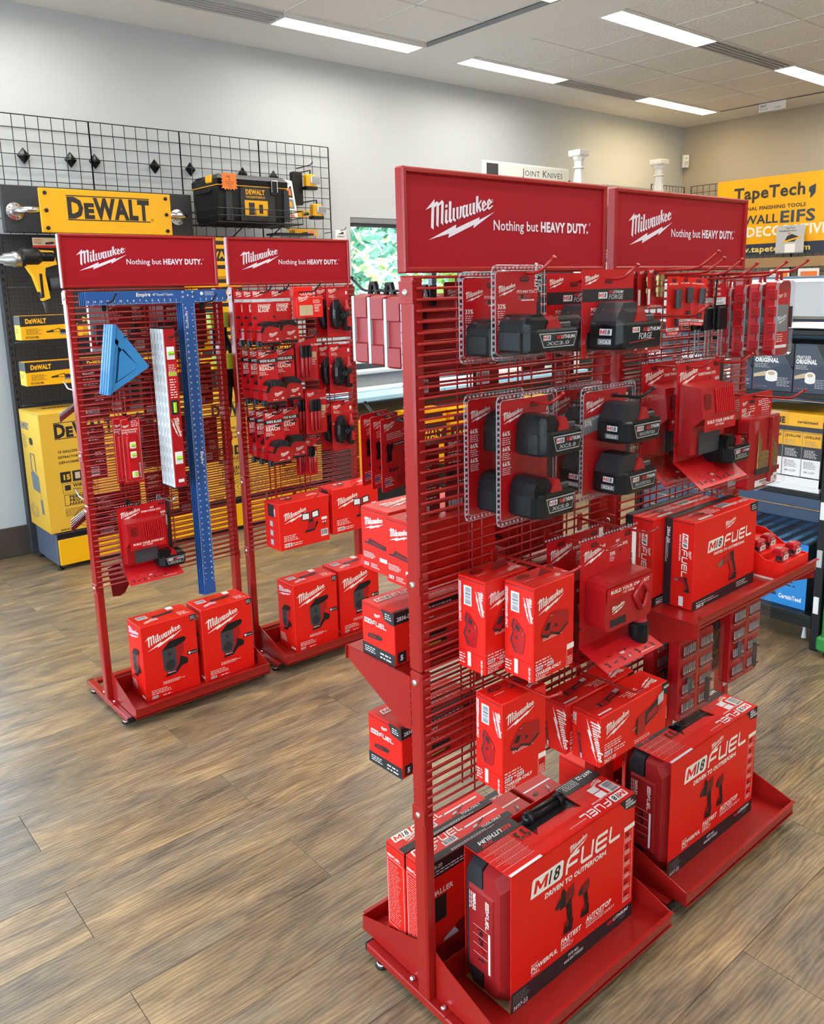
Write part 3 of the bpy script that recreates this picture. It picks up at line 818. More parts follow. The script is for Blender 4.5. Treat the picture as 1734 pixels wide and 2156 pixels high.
# ------------------------------------------------------------------ small drawings printed on the cartons
ILL = {
 'drill': [('charcoal', [(.0,.70),(.12,.80),(.26,.86),(.25,.68),(.06,.64)]), ('black', [(.2,.6),(.26,.95),(.35,1.02),(.44,.92),(.42,.6)]),
           ('dark_red', [(.42,.62),(.46,.88),(.80,.98),(.82,.72),(.62,.60)]), ('black', [(.46,.64),(.68,.70),(.74,.28),(.54,.24)]),
           ('black', [(.34,.02),(.72,.0),(.78,.26),(.42,.26)]), ('dark_red', [(.40,.16),(.56,.15),(.60,.26),(.44,.26)])],
 'impact': [('charcoal', [(.02,.78),(.2,.9),(.3,.92),(.3,.66),(.1,.66)]), ('dark_red', [(.3,.62),(.3,.94),(.74,1.0),(.76,.74),(.55,.62)]),
            ('black', [(.36,.64),(.62,.68),(.70,.28),(.48,.24)]), ('black', [(.16,.02),(.72,.0),(.76,.28),(.28,.26)]), ('dark_red', [(.26,.17),(.5,.16),(.52,.28),(.34,.26)])],
 'charger': [('charcoal', [(0,.19),(.23,.08),(.35,.19),(.65,0),(.985,.28),(1,.5),(.65,.2),(.2,.3),(0,.34)]),
             ('plastic_red', [(0,.30),(.23,.19),(.35,.27),(.65,.11),(.99,.40),(1,.72),(.96,.86),(.42,1.0),(.28,.88),(.14,.64),(0,.38)]),
             ('box_red2', [(.38,.27),(.65,.12),(.79,.57),(.45,.83)]), ('ink', [(.10,.40),(.26,.36),(.34,.62),(.20,.64)]), ('charcoal', [(.48,.38),(.57,.36),(.58,.50),(.49,.52)]), ('pale_red', [(.28,.86),(.40,.84),(.40,.87),(.29,.89)])],
 'speaker': [('plastic_red', [(.10,.05),(.52,.12),(.66,.24),(.68,.42),(.86,.60),(.86,.94),(.52,.82),(.40,.2)]), ('dark_grey', [(.03,.24),(.0,.76),(.02,.80),(.54,.82),(.56,.28),(.44,.13),(.15,.11)]), ('charcoal', [(.10,.30),(.16,.42),(.30,.46),(.44,.42),(.48,.30),(.42,.20),(.28,.16),(.16,.20)]), ('charcoal', [(.2,.62),(.28,.7),(.38,.62),(.28,.55)]),
             ('black', [(.0,.78),(.32,1.0),(.90,1.03),(.98,.97),(.92,.88),(.60,.80)]), ('black', [(.06,.0),(.14,.07),(.48,.12),(.66,.30),(.70,.48),(.84,.44),(1.0,.36),(.98,.22),(.74,.20),(.5,.02)])],
 'worklight': [('ink', [(0,.62),(.02,1),(.46,.96),(.46,.6)]), ('white', [(.05,.66),(.06,.94),(.40,.91),(.40,.65)]), ('ink', [(.54,.64),(.54,.98),(.96,1.04),(1,.66)]), ('white', [(.6,.69),(.6,.93),(.9,.97),(.93,.71)]),
               ('ink', [(.35,.46),(.42,.62),(.62,.62),(.68,.46)]), ('plastic_red', [(.3,.1),(.35,.46),(.66,.5),(.68,.14)]), ('ink', [(.12,.0),(.2,.12),(.7,.12),(.92,.42),(.8,.46),(.86,.34),(.68,.02)])],
 'multitool': [('ink', [(0,.30),(.06,.42),(.2,.44),(.24,.3)]), ('ink', [(.18,.32),(.26,.72),(.5,.62),(.98,.45),(1,.16),(.8,.2),(.4,.26)]), ('dark_red', [(.3,.36),(.34,.58),(.8,.42),(.82,.28)])],
 'gun': [('steel', [(0,.70),(.14,.80),(.3,.84),(.28,.64),(.1,.62)]), ('plastic_red', [(.28,.62),(.34,.9),(.7,.94),(.72,.66)]), ('ink', [(.5,.92),(.8,1.0),(.86,.72),(.70,.66),(.66,.9)]),
         ('plastic_red', [(.56,.66),(.74,.68),(.9,.28),(.72,.22)]), ('ink', [(.74,.68),(.84,.7),(.98,.28),(.88,.24)]), ('ink', [(.62,.02),(1,.0),(1,.24),(.66,.22)]), ('plastic_red', [(.62,.1),(.76,.1),(.78,.24),(.64,.22)])],
 'cutter': [('ink', [(.12,.10),(.14,.56),(.42,.62),(.44,.12)]), ('plastic_red', [(.18,.0),(.2,.62),(.44,.7),(.44,.06)]), ('charcoal', [(.42,.2),(.42,.62),(.84,.86),(.86,.42)]), ('plastic_red', [(.46,.3),(.5,.52),(.8,.68),(.8,.46)]),
            ('light_grey', [(.82,.62),(.82,.92),(1,1),(1,.7)]), ('plastic_red', [(.8,.36),(.82,.6),(.94,.66),(.92,.42)]), ('steel', [(0,.28),(0,.32),(.14,.36),(.14,.32)])],
 'grinder': [('ink', [(.5,.5),(.55,.62),(.96,.98),(1,.88),(.66,.5)]), ('dark_red', [(.3,.36),(.34,.56),(.54,.62),(.64,.5),(.5,.36)]), ('light_grey', [(.0,.22),(.08,.42),(.3,.52),(.4,.36),(.2,.2)]), ('mid_grey', [(-.1,.04),(.0,.2),(.36,.22),(.3,.04)])],
 'saw': [('ink', [(.05,.2),(.1,.5),(.7,.62),(.98,.55),(.9,.3),(.4,.2)]), ('dark_red', [(.2,.28),(.26,.48),(.6,.5),(.6,.3)])],
 'vac': [('slate_blue', [(.28,.42),(.24,.72),(.34,.78),(.6,.7),(.62,.40)]), ('carton_yellow', [(.24,.1),(.24,.4),(.62,.38),(.62,.08)]), ('slate_blue', [(.6,.0),(.58,.26),(.68,.3),(.7,.02)]), ('slate_blue', [(.28,.78),(.30,1.1),(.33,1.1),(.32,.78)]), ('slate_blue', [(.50,.76),(.48,1.1),(.51,1.1),(.53,.76)]), ('slate_blue', [(.30,1.08),(.3,1.1),(.51,1.1),(.51,1.08)])],
 'angle_tool': [('ink', [(0,.2),(.0,.45),(.3,.55),(.36,.2)]), ('ink', [(.3,.3),(.36,.62),(.7,.5),(1,.4),(.98,.28),(.6,.3)]), ('yellow', [(.36,.34),(.4,.54),(.66,.46),(.66,.34)]), ('mid_grey', [(-.05,.05),(0,.2),(.4,.2),(.36,.05)])],
}
def ill(A_, k, x, y, w, h, l=3, flip=False, ang=0.0, skew=0.0):
    ca, sa = math.cos(ang), math.sin(ang)
    for i, (c, pts) in enumerate(ILL[k]):
        q = []
        for a, b in pts:
            a = (1-a if flip else a)*w; b = b*h+a*skew
            q.append((x+a*ca-b*sa, y+a*sa+b*ca))
        A_.poly(q, c, l+i*.5)

def carton(name, w, d, h, bm, art, label, cat='box', group=None, extra=None):
    t = thing(name, (0, 0, 0), label, cat, group)
    b = MB().cbox(0, 0, 0, w, d, h, bm, .002)
    b.obj('carton', t)
    s = MB()   # closing flaps on top
    s.box(.001, .002, h, w-.001, d*.96, h+.0008, bm)
    s.box(-.0006, .002, h-.006, .0004, d-.002, h-.0045, 'ink')
    s.obj('top_flap', t)
    a = MB(); F = faces(a, w, d, h); F['top'] = Art(a, (0, 0, h+.0009), (1,0,0), (0,1,0)); F['topb'] = Art(a, (w, d, h+.0009), (-1,0,0), (0,-1,0))
    art(F, w, d, h)
    a.obj('print', t, smooth='flat')
    if extra: extra(t)
    return t

def at_(rk, x, d, z): return (rk[0]+x, rk[1]-d, z)

# ---- big kit carton with the case showing at its open end
def kit(label, pos):
    w, d, h = .46, .147, .353
    t = thing('tool_kit', pos, label, 'tool kit', 'tool kits in carton sleeves')
    s = MB(); th = .002
    s.box(0, 0, 0, w, th, h, 'box_red').box(0, d-th, 0, w, d, h, 'box_red').box(0, 0, 0, w, d, th, 'kraft')
    z0, z1 = h-th, h
    s.box(0, 0, z0, w, .056, z1, 'box_red').box(0, .056, z0, .152, d, z1, 'box_red').box(.318, .056, z0, w, d, z1, 'box_red')
    s.box(w-th, 0, 0, w, d, h, 'box_red')
    s.sheet([(.153, .056, h-.001), (.318, .056, h-.001), (.285, .078, h-.004), (.175, .078, h-.004)], .001, 'box_red')
    s.obj('carton_sleeve', t)
    # case: red front half, dark rear half
    def loop(x, y0, y1, i):
        zb, zt = .006+i, h-.006-i
        c = .03
        return [(x, y0+i, zb+c), (x, y0+i+c*.6, zb), (x, y1-i*.3, zb), (x, y1-i*.3, zt), (x, y0+i+c*.6, zt), (x, y0+i, zt-c)]
    def loopb(x, y0, y1, i):
        zb, zt = .006+i, h-.006-i
        c = .03
        return [(x, y0, zb), (x, y1-i-c*.6, zb), (x, y1-i, zb+c), (x, y1-i, zt-c), (x, y1-i-c*.6, zt), (x, y0, zt)]
    red = MB(); red.loft([loop(w-.01, .006, .078, .0), loop(.02, .006, .078, .0), loop(-.012, .006, .078, .016)], 'case_red')
    cs = red.obj('case_front_half', t)
    blk = MB(); blk.loft([loopb(w-.01, .079, d-.006, .0), loopb(.02, .079, d-.006, .0), loopb(-.010, .079, d-.006, .012)], 'charcoal')
    blk.obj('case_rear_half', t)
    p = MB(); p.loft([[(x, y0, z0_), (x, y1, z0_), (x, y1, z1_), (x, y0, z1_)] for x, y0, y1, z0_, z1_ in ((-.008, .036, .122, .062, .282), (-.016, .042, .116, .07, .274))], 'case_red')
    p.obj('label_pad', t)
    g = MB(); g.tube([(.168, .112, h-.002), (.176, .108, h+.006), (.296, .108, h+.006), (.304, .112, h-.002)], .0135, 'gloss_black', 12)
    for x in (.18, .288): g.tube([(x-.006, .108, h+.006), (x+.006, .108, h+.006)], .0165, 'black', 12)
    g.obj('handle', t, smooth=True)
    g = MB(); g.cbox(.156, .060, h-.07, .314, .14, h-.03, 'black', .006); g.obj('handle_recess', t)
    a = MB()
    f = Art(a, (0,0,0), (1,0,0), (0,0,1))
    f.poly([(0, 0), (w, 0), (w, .04), (0, .052)], 'ink', 1)
    f.fuel(.064, .262, .338, 'cream', -.01)
    f.text('DRIVEN TO OUTPERFORM.', .112, .238, .0125, 'cream', .04, .12, width=.232)
    f.logo(.198, .303, .070)
    ill(f, 'drill', .150, .100, .085, .128); ill(f, 'impact', .235, .110, .056, .098)
    f.text('MOST', .066, .081, .0065, 'cream', .0, .1); f.text('POWERFUL', .066, .068, .011, 'cream', .04, .1, width=.094); f.text('DRILL', .066, .058, .008, 'cream', 0, .1)
    f.text('FASTEST', .172, .080, .012, 'cream', .04, .1, width=.077); f.text('DRIVING', .172, .072, .006, 'cream', 0, .1); f.text('IMPACT', .172, .061, .009, 'cream', 0, .1)
    f.text('AUTOSTOP', .267, .086, .0135, 'cream', .04, .1, width=.10); f.text('CONTROL MODE', .267, .078, .006, 'cream', 0, .1); f.text('ENHANCED SAFETY', .267, .069, .007, 'cream', 0, .1, width=.115)
    f.text('FITS ALL', .200, .030, .007, 'white', .02, .2); f.text('M18 BATTERIES', .185, .017, .007, 'white', .02, .2)
    f.text('RED', .352, .026, .009, 'box_red', .03, .3, 1.1); f.text('LITHIUM', .378, .026, .009, 'white', .03, .3, width=.06); f.text('XC5.0', .405, .014, .006, 'mid_grey', .02, .3)
    f.lines(.006, .046, .06, .028, 5, 'mid_grey'); f.text('3697-22', .006, .004, .010, 'white', .03, .1, width=.05)
    f.poly([(.394, h), (w, h), (w, h-.037), (.420, h-.030)], 'ink', 2)
    for i, s_ in enumerate(('NEW', 'NUEVO', 'NOUVEAU')): f.text(s_, .418, h-.009-.0085*i, .0058, 'white', .04, .1, l=3)
    f.rect(.416, .262, w, .274, 'cream', 2); f.frame(.416, .058, .451, .262, .0008, 'cream', 2)
    for i in range(6):
        f.rect(.416, .228-.034*i, .451, .2286-.034*i, 'cream', 3)
        ill(f, ('drill', 'impact', 'charger', 'multitool', 'charger', 'saw')[i], .422, .242-.034*i, .016, .014)
        f.lines(.420, .241-.034*i, .026, .012, 4, 'cream', seed=i)
    T = Art(a, (w, d, h+.0004), (-1,0,0), (0,-1,0))    # printed to be read from behind
    def TR(x0, y0, x1, y1, m, l=1): T.rect(w-x1, d-y1, w-x0, d-y0, m, l)
    TR(0, .106, .152, d, 'ink'); TR(.318, .106, w, d, 'ink'); TR(0, 0, .105, .008, 'white', 2)
    TR(.415, .040, .452, .082, 'white'); TR(.375, .045, .405, .065, 'white'); TR(.375, .068, .405, .088, 'white')
    bt = Art(a, (.415, .040, h+.0004), (1,0,0), (0,1,0)); bt.bars(0, 0, .037, .042, 2)
    T.fuel(.012, d-.034, .175, 'white'); T.text('DRIVEN TO OUTPERFORM.', .03, d-.045, .005, 'white', .02, .1)
    T.logo(.02, .042, .045); T.text('3697-22', .006, .006, .012, 'white', .03, .1, width=.06); T.lines(.075, .03, .07, .026, 5, 'white')
    T.text('RED', w-.135, .015, .012, 'box_red', .03, .3); T.text('LITHIUM', w-.104, .015, .012, 'white', .03, .3, width=.075); T.text('XC50', w-.06, .030, .009, 'box_red', .03, .2)
    ill(T, 'drill', w-.150, .05, .025, .03); ill(T, 'impact', w-.125, .05, .022, .03)
    for i in range(4): T.lines(w-.10, .060+.020*i, .09, .016, 4, 'pale_red', seed=i); T.rect(w-.105, .062+.020*i, w, .0626+.020*i, 'white', 2)
    T.text('www.milwaukeetool.com', .175, d-.02, .004, 'white', 0, 0)
    L_ = Art(a, (-.0165, .116, .07), (0,-1,0), (0,0,1))
    L_.fuel(.054, .195, .075, 'cream', -PI/2)
    L_.text('3697-22', .014, .196, .0085, 'cream', .03, 0, 1, -PI/2, width=.045)
    L_.lines(.024, .196, .05, .022, 4, 'cream', 2, -PI/2)
    L_.rect(.062, .008, .068, .115, 'white', 1)
    for i in range(4): L_.rect(.014, .115-.024*i, .060, .1156-.024*i, 'cream', 2); ill(L_, ('impact', 'drill', 'charger', 'saw')[i], .028, .096-.024*i, .022, .016)
    a.obj('print', t, smooth='flat')
    return t
k0 = kit('large red drill kit carton on the base tray of the battery rack', at_(RC, .113, .1735, .0492))
reg(k0)
dup(k0, at_(RD, .072, .172, .0492), 'large red drill kit carton on the base tray of the deep shelf rack')

# ---- charger carton
def chg_art(F, w, d, h):
    f = F['front']
    f.logo(w*.07, h*.70, w*.66)
    ill(f, 'charger', w*.18, h*.40, w*.66, h*.29)
    f.lines(w*.22, h*.44, w*.55, h*.035, 2, 'cream')
    f.lines(w*.05, h*.235, w*.42, h*.10, 3, 'cream', seed=9)
    f.badge(w*.05, h*.115, h*.045, '18'); f.badge(w*.32, h*.115, h*.045, '12')
    f.text('CHARGER-ONLY', w*.05, h*.065, h*.034, 'cream', .035, width=w*.62)
    f.lines(w*.05, h*.06, w*.4, h*.018, 1, 'cream'); f.text('48-59-1812', w*.05, h*.015, h*.022, 'cream', .02)
    f.rect(w*.82, h*.19, w, h*.25, 'cream'); f.lines(w*.84, h*.12, w*.13, h*.10, 5, 'cream'); ill(f, 'charger', w*.85, h*.13, w*.12, h*.035)
    f.rect(w*.815, h*.01, w*.82, h*.19, 'cream')
    f = F['left']
    f.bars(d*.24, h*.70, d*.28, h*.21)
    f.logo(d*.66, h*.90, h*.28, 'cream', -PI/2)
    ill(f, 'charger', d*.22, h*.62, h*.36, d*.52, 3, False, -PI/2)
    f.text('CHARGER-ONLY', d*.06, h*.78, d*.07, 'cream', .03, ang=-PI/2, width=h*.28)
    f.badge(d*.05, h*.94, d*.08, '18', ang=-PI/2); f.badge(d*.05, h*.86, d*.08, '12', ang=-PI/2)
    f.lines(d*.15, h*.93, h*.2, d*.07, 3, 'cream', ang=-PI/2)
    f.rect(0, h*.195, d, h*.2, 'box_red2', 2); f.rect(d*.36, h*.04, d*.48, h*.2, 'cream'); f.lines(d*.05, h*.17, d*.25, h*.12, 4, 'cream')
    f.text('48-59-1812', d*.85, h*.16, d*.06, 'cream', .02, ang=-PI/2)
    f = F['top']
    ill(f, 'charger', w*.10, d*.62, w*.30, d*.28); f.lines(w*.1, d*.5, w*.3, d*.05, 1, 'cream')
    F['topb'].logo(w*.05, d*.62, w*.32)
def chg_extra(t):
    m = MB(); w, d, h = .136, .080, .208
    m.sheet([(w*.45, d*.5, h+.001), (w*.85, d*.5, h+.001), (w*.80, d*.52, h+.018), (w*.52, d*.52, h+.018)], .001, 'dark_red')
    m.obj('hang_tab', t)
c0 = carton('charger_box', .136, .080, .208, 'box_red', chg_art, 'red charger carton hanging in front of its twin on the battery rack', group='charger cartons', extra=chg_extra)
c0.location = at_(RC, .152, .200, .857); c0.rotation_euler = (0, 0, .03)
reg(c0)
dup(c0, at_(RC, .096, .116, .862), 'red charger carton behind another on the upper hook of the battery rack', (0, 0, .02))
dup(c0, at_(RC, .090, .170, .612), 'red charger carton hanging alone below the pair on the battery rack', (0, 0, -.02))

# ---- cut-out tool cartons
def cut_art(F, w, d, h):
    f = F['front']
    f.logo(w*.06, h*.52, w*.36); ill(f, 'cutter', w*.45, h*.18, w*.48, h*.68)
    f.lines(w*.06, h*.44, w*.3, h*.14, 3, 'cream'); f.badge(w*.06, h*.17, h*.10); f.text('2627-20', w*.06, h*.05, h*.07, 'cream', .02); f.lines(w*.2, h*.27, w*.2, h*.1, 2, 'cream')
    f.lines(w*.5, h*.15, w*.3, h*.08, 2, 'cream'); f.poly([(w*.9, h), (w, h), (w, h*.72), (w*.93, h*.78)], 'ink', 2); f.text('NEW', w*.935, h*.88, h*.05, 'white', .03, l=3)
    f = F['left']
    f.logo(d*.52, h*.92, h*.82, 'cream', -PI/2); ill(f, 'cutter', d*.2, h*.6, h*.55, d*.2, 3, False, -PI/2); f.badge(d*.05, h*.9, d*.1, ang=-PI/2); f.lines(d*.18, h*.9, h*.3, d*.1, 3, 'cream', ang=-PI/2)
    f = F['top']; ill(f, 'cutter', w*.10, d*.3, w*.42, d*.45); f.rect(w*.02, d*.1, w*.2, d*.16, 'white')
    F['topb'].logo(w*.06, d*.5, w*.24); F['topb'].lines(w*.35, d*.9, w*.25, d*.3, 4, 'cream')
c1 = carton('cutout_tool_box', .272, .082, .128, 'box_red', cut_art, 'long red carton with a cut-out tool on it, hanging in front between the racks', group='cut-out tool cartons')
c1.location = at_(RC, .385, .200, .562); reg(c1)
dup(c1, at_(RC, .365, .115, .566), 'long red carton with a cut-out tool on it, hanging behind its twin', (0, 0, 0))

# ---- drywall gun cartons on the shelf
def gun_art(F, w, d, h):
    f = F['front']
    f.poly([(0, 0), (w, 0), (w, h*.14), (0, h*.10)], 'ink')
    f.logo(w*.46, h*.80, w*.18); f.fuel(w*.20, h*.60, w*.72, 'cream', .02); f.text('DRIVEN TO OUTPERFORM.', w*.30, h*.55, h*.030, 'cream', .03, .1, width=w*.50)
    ill(f, 'gun', w*.36, h*.16, w*.32, h*.36); f.lines(w*.06, h*.085, w*.35, h*.05, 2, 'white'); f.text('2866-20', w*.06, h*.01, h*.03, 'white', .03)
    f.lines(w*.7, h*.11, w*.2, h*.07, 3, 'white')
    f.poly([(w*.86, h), (w, h), (w, h*.88), (w*.89, h*.90)], 'ink', 2); f.lines(w*.90, h*.98, w*.08, h*.07, 3, 'white', 3)
    f = F['left']
    f.rect(0, 0, d*.26, h, 'ink'); f.fuel(d*.60, h*.86, h*.5, 'cream', -PI/2); f.text('DRIVEN TO OUTPERFORM.', d*.50, h*.84, d*.05, 'cream', .02, .1, 1, -PI/2, width=h*.3)
    f.logo(d*.8, h*.68, h*.10, 'cream', -PI/2); ill(f, 'gun', d*.35, h*.2, d*.55, h*.17); f.rect(d*.55, h*.03, d*.7, h*.14, 'white', 2); f.text('2866-20', d*.08, h*.9, d*.10, 'white', .02, 0, 1, -PI/2); f.lines(d*.14, h*.78, h*.3, d*.1, 3, 'white', ang=-PI/2)
    f = F['top']; f.rect(0, d*.72, w, d, 'ink'); f.bars(w*.55, d*.3, w*.18, d*.32); ill(f, 'gun', w*.12, d*.3, w*.16, d*.3); f.rect(w*.1, d*.06, w*.3, d*.16, 'white')
    F['topb'].fuel(w*.02, d*.60, w*.3, 'white'); f.lines(w*.3, d*.6, w*.2, d*.4, 5, 'white')
c2 = carton('screw_gun_box', .312, .085, .234, 'box_red', gun_art, 'tall red carton with a screw gun on its front, foremost on the deep shelf', group='screw gun cartons')
c2.location = at_(RD, .078, .205, .8435); reg(c2)
dup(c2, at_(RD, .03, .118, .8435), 'tall red carton with a screw gun on it, behind another on the deep shelf')

# ---- speaker cartons
def spk_art(F, w, d, h):
    f = F['front']
    f.logo(w*.07, h*.66, w*.68, 'cream', .04); ill(f, 'speaker', w*.34, h*.26, w*.46, h*.46)
    f.rect(w*.80, h*.46, w*.98, h*.51, 'ink', 4); f.disc(w*.835, h*.485, h*.016, 'white', 5); f.text('Bluetooth', w*.865, h*.477, h*.014, 'white', .01, l=5, width=w*.1)
    f.text('Milwaukee', w*.42, h*.295, h*.016, 'white', .01, .1, l=8)
    f.lines(w*.32, h*.21, w*.40, h*.045, 3, 'cream'); f.lines(w*.10, h*.14, w*.36, h*.07, 3, 'cream', seed=4); f.badge(w*.10, h*.02, h*.035); f.lines(w*.3, h*.05, w*.2, h*.03, 1, 'cream')
    f.poly([(w*.88, h*.985), (w, h*.985), (w, h*.92), (w*.9, h*.90)], 'ink', 2); f.lines(w*.90, h*.975, w*.09, h*.05, 3, 'white', 3)
    f = F['left']
    f.logo(d*.06, h*.80, d*.80, 'logo_white', -.10); ill(f, 'speaker', d*.24, h*.28, d*.55, h*.38); f.lines(d*.06, h*.22, d*.4, h*.12, 7, 'cream'); f.rect(d*.72, h*.04, d*.97, h*.07, 'white')
    f = F['top']; f.bars(w*.10, d*.55, w*.18, d*.25); ill(f, 'saw', w*.30, d*.35, w*.46, d*.45); f.rect(w*.68, d*.75, w*.8, d*.97, 'white'); f.lines(w*.74, d*.4, w*.2, d*.3, 5, 'cream')
    F['topb'].logo(w*.60, d*.55, w*.3, 'white', .1)
c3 = carton('speaker_box', .236, .138, .322, 'box_red', spk_art, 'upright red speaker carton at the left end of the T-square rack tray', group='speaker cartons')
c3.location = at_(RA, .104, .168, .0492); reg(c3)
dup(c3, at_(RA, .364, .170, .0492), 'upright red speaker carton at the right end of the T-square rack tray')
dup(c3, at_(RB, .116, .190, .0492), 'upright red speaker carton at the left end of the tape measure rack tray')
dup(c3, at_(RB, .378, .172, .0492), 'upright red speaker carton at the right end of the tape measure rack tray')

# ---- work light cartons
def wl_art(F, w, d, h):
    f = F['front']
    f.logo(w*.08, h*.56, w*.48); ill(f, 'worklight', w*.44, h*.28, w*.36, h*.44)
    f.lines(w*.08, h*.32, w*.3, h*.14, 4, 'cream'); f.badge(w*.08, h*.06, h*.08); f.lines(w*.24, h*.14, w*.25, h*.08, 2, 'cream')
    f.bars(w*.82, h*.12, w*.14, h*.15); f.rect(w*.84, h*.48, w*.95, h*.54, 'white'); ill(f, 'worklight', w*.85, h*.35, w*.08, h*.10)
    f = F['left']; f.rect(d*.25, h*.70, d*.7, h*.96, 'ink')
    for i in range(3): f.frame(d*.34, h*(.08+.2*i), d*.58, h*(.22+.2*i), d*.02, 'mid_grey', 2); f.rect(d*.37, h*(.1+.2*i), d*.55, h*(.2+.2*i), 'light_grey', 2)
    f.text('1500', d*.78, h*.72, d*.1, 'white', .02, ang=PI/2)
    f = F['top']; ill(f, 'worklight', w*.2, d*.3, w*.22, d*.4); F['topb'].logo(w*.1, d*.4, w*.25)
c4 = carton('work_light_box', .264, .118, .212, 'box_red', wl_art, 'red work light carton hanging at the left of the tape measure rack', group='work light cartons')
c4.location = at_(RB, .057, .200, .548); reg(c4)
dup(c4, at_(RB, .345, .196, .562), 'red work light carton hanging at the right of the tape measure rack')

# ---- cartons on the back of the battery rack (seen past its post)
def mt_art(F, w, d, h):
    for f, ww, kk in ((F['left'], d, 'multitool'), (F['back'], w, 'multitool')):
        f.logo(ww*.12, h*.66, min(ww*.72, h*.66)); ill(f, kk, ww*.10, h*.36, ww*.8, h*.22); f.lines(ww*.08, h*.30, ww*.45, h*.10, 4, 'cream'); f.badge(ww*.08, h*.07, h*.05); f.lines(ww*.34, h*.14, ww*.3, h*.08, 3, 'cream')
        f.rect(ww*.66, h*.20, ww*.96, h*.26, 'white')
    F['top'].logo(w*.1, d*.3, w*.45, 'cream')
c5 = carton('multi_tool_box', .245, .102, .150, 'box_red', mt_art, 'dented red multi-tool carton hanging behind the battery rack post, further out', group='multi-tool cartons')
c5.location = (RC[0]+.044, RC[1]+.132, 1.030); reg(c5)
dup(c5, (RC[0]+.034, RC[1]+.028, 1.026), 'red multi-tool carton hanging behind the battery rack post, close to the wires')
def fu_art(F, w, d, h):
    f = F['left']
    f.rect(0, 0, d, h*.22, 'ink'); f.fuel(d*.08, h*.62, d*.70, 'cream'); f.logo(d*.4, h*.78, d*.2); ill(f, 'saw', d*.15, h*.30, d*.5, h*.26); f.lines(d*.08, h*.18, d*.4, h*.12, 3, 'white'); f.lines(d*.56, h*.18, d*.4, h*.14, 2, 'white')
    f.poly([(d*.62, h), (d, h), (d, h*.76), (d*.72, h*.80)], 'ink', 2); f.lines(d*.74, h*.96, d*.2, h*.12, 3, 'white', 3)
    f = F['front']; f.rect(0, h*.78, w, h, 'ink'); f.text('FASTEST', w*.2, h*.62, h*.09, 'cream', .03); f.text('CUTTING', w*.2, h*.52, h*.06, 'cream'); f.text('IMBATTABLE', w*.2, h*.44, h*.06, 'cream', .02)
    f.rect(w*.22, h*.12, w*.62, h*.40, 'ink'); f.rect(w*.28, h*.16, w*.55, h*.20, 'yellow', 2); f.rect(w*.28, h*.24, w*.5, h*.28, 'blue', 2); f.badge(w*.28, h*.31, h*.06, l=2); f.rect(w*.03, h*.04, w*.13, h*.25, 'ink'); f.text('5', w*.06, h*.10, h*.09, 'white', .05, l=3); f.text('2836-20', w*.03, h*.84, h*.07, 'white', .02); f.lines(w*.3, h*.93, w*.5, h*.1, 2, 'white')
    f = F['top']; f.fuel(w*.06, d*.66, w*.55, 'cream'); f.logo(w*.3, d*.2, w*.15); f.frame(w*.5, d*.2, w*.8, d*.5, .001, 'cream'); f.lines(w*.52, d*.48, w*.26, d*.25, 5, 'cream'); f.rect(0, 0, w, d*.06, 'ink')
c6 = carton('oscillating_tool_box', .252, .118, .127, 'box_red', fu_art, 'red and black carton resting on the rear shelf of the battery rack', group='red and black tool cartons')
c6.location = (RC[0]+.014, RC[1]+.085, .8385); reg(c6)
dup(c6, (RC[0]+.020, RC[1]+.078, .560), 'red and black carton hanging below the rear shelf of the battery rack', (0, 0, .04))
def gr_art(F, w, d, h):
    f = F['left']
    f.rect(0, 0, d, h*.12, 'ink'); f.fuel(d*.08, h*.88, d*.72, 'cream'); f.frame(d*.06, h*.25, d*.94, h*.86, .0008, 'cream'); f.lines(d*.10, h*.84, d*.7, h*.56, 26, 'pale_red', seed=8); f.rect(d*.35, h*.16, d, h*.19, 'white', 2); ill(f, 'grinder', d*.4, h*.13, d*.2, h*.04); f.lines(d*.1, h*.10, d*.7, h*.07, 3, 'white')
    f = F['front']
    f.rect(0, h*.86, w, h, 'ink'); f.text('SMALLER', w*.02, h*.70, h*.045, 'cream', .02); f.rect(w*.05, h*.46, w*.22, h*.68, 'ink'); f.text('RAPID', w*.42, h*.74, h*.05, 'cream', .02); f.text('BRAKE', w*.42, h*.69, h*.04, 'cream'); f.rect(w*.42, h*.40, w*.55, h*.66, 'ink')
    ill(f, 'grinder', w*.15, h*.1, w*.5, h*.42); f.lines(w*.02, h*.93, w*.6, h*.05, 2, 'white'); f.text('2880-20', w*.03, h*.94, h*.03, 'white', .02)
    f = F['top']; f.rect(0, 0, w, d*.30, 'ink'); f.fuel(w*.03, d*.62, w*.55, 'cream'); f.logo(w*.1, d*.36, w*.16); f.bars(w*.30, d*.35, w*.14, d*.25); f.rect(w*.55, d*.6, w*.95, d*.68, 'white', 2); ill(f, 'grinder', w*.62, d*.35, w*.16, d*.28); f.text('TOOL-ONLY', w*.68, d*.18, d*.11, 'white', .02, l=3); f.lines(w*.3, d*.14, w*.5, d*.12, 2, 'white', 3)
c7 = carton('grinder_box', .300, .070, .300, 'box_red', gr_art, 'tall red grinder carton in the rear tray, outer one of two', group='tall grinder cartons')
c7.location = (RC[0]+.004+.030, RC[1]+.098, .0492); reg(c7)
dup(c7, (RC[0]+.036, RC[1]+.026, .0492), 'tall red grinder carton in the rear tray, beside the battery rack post')
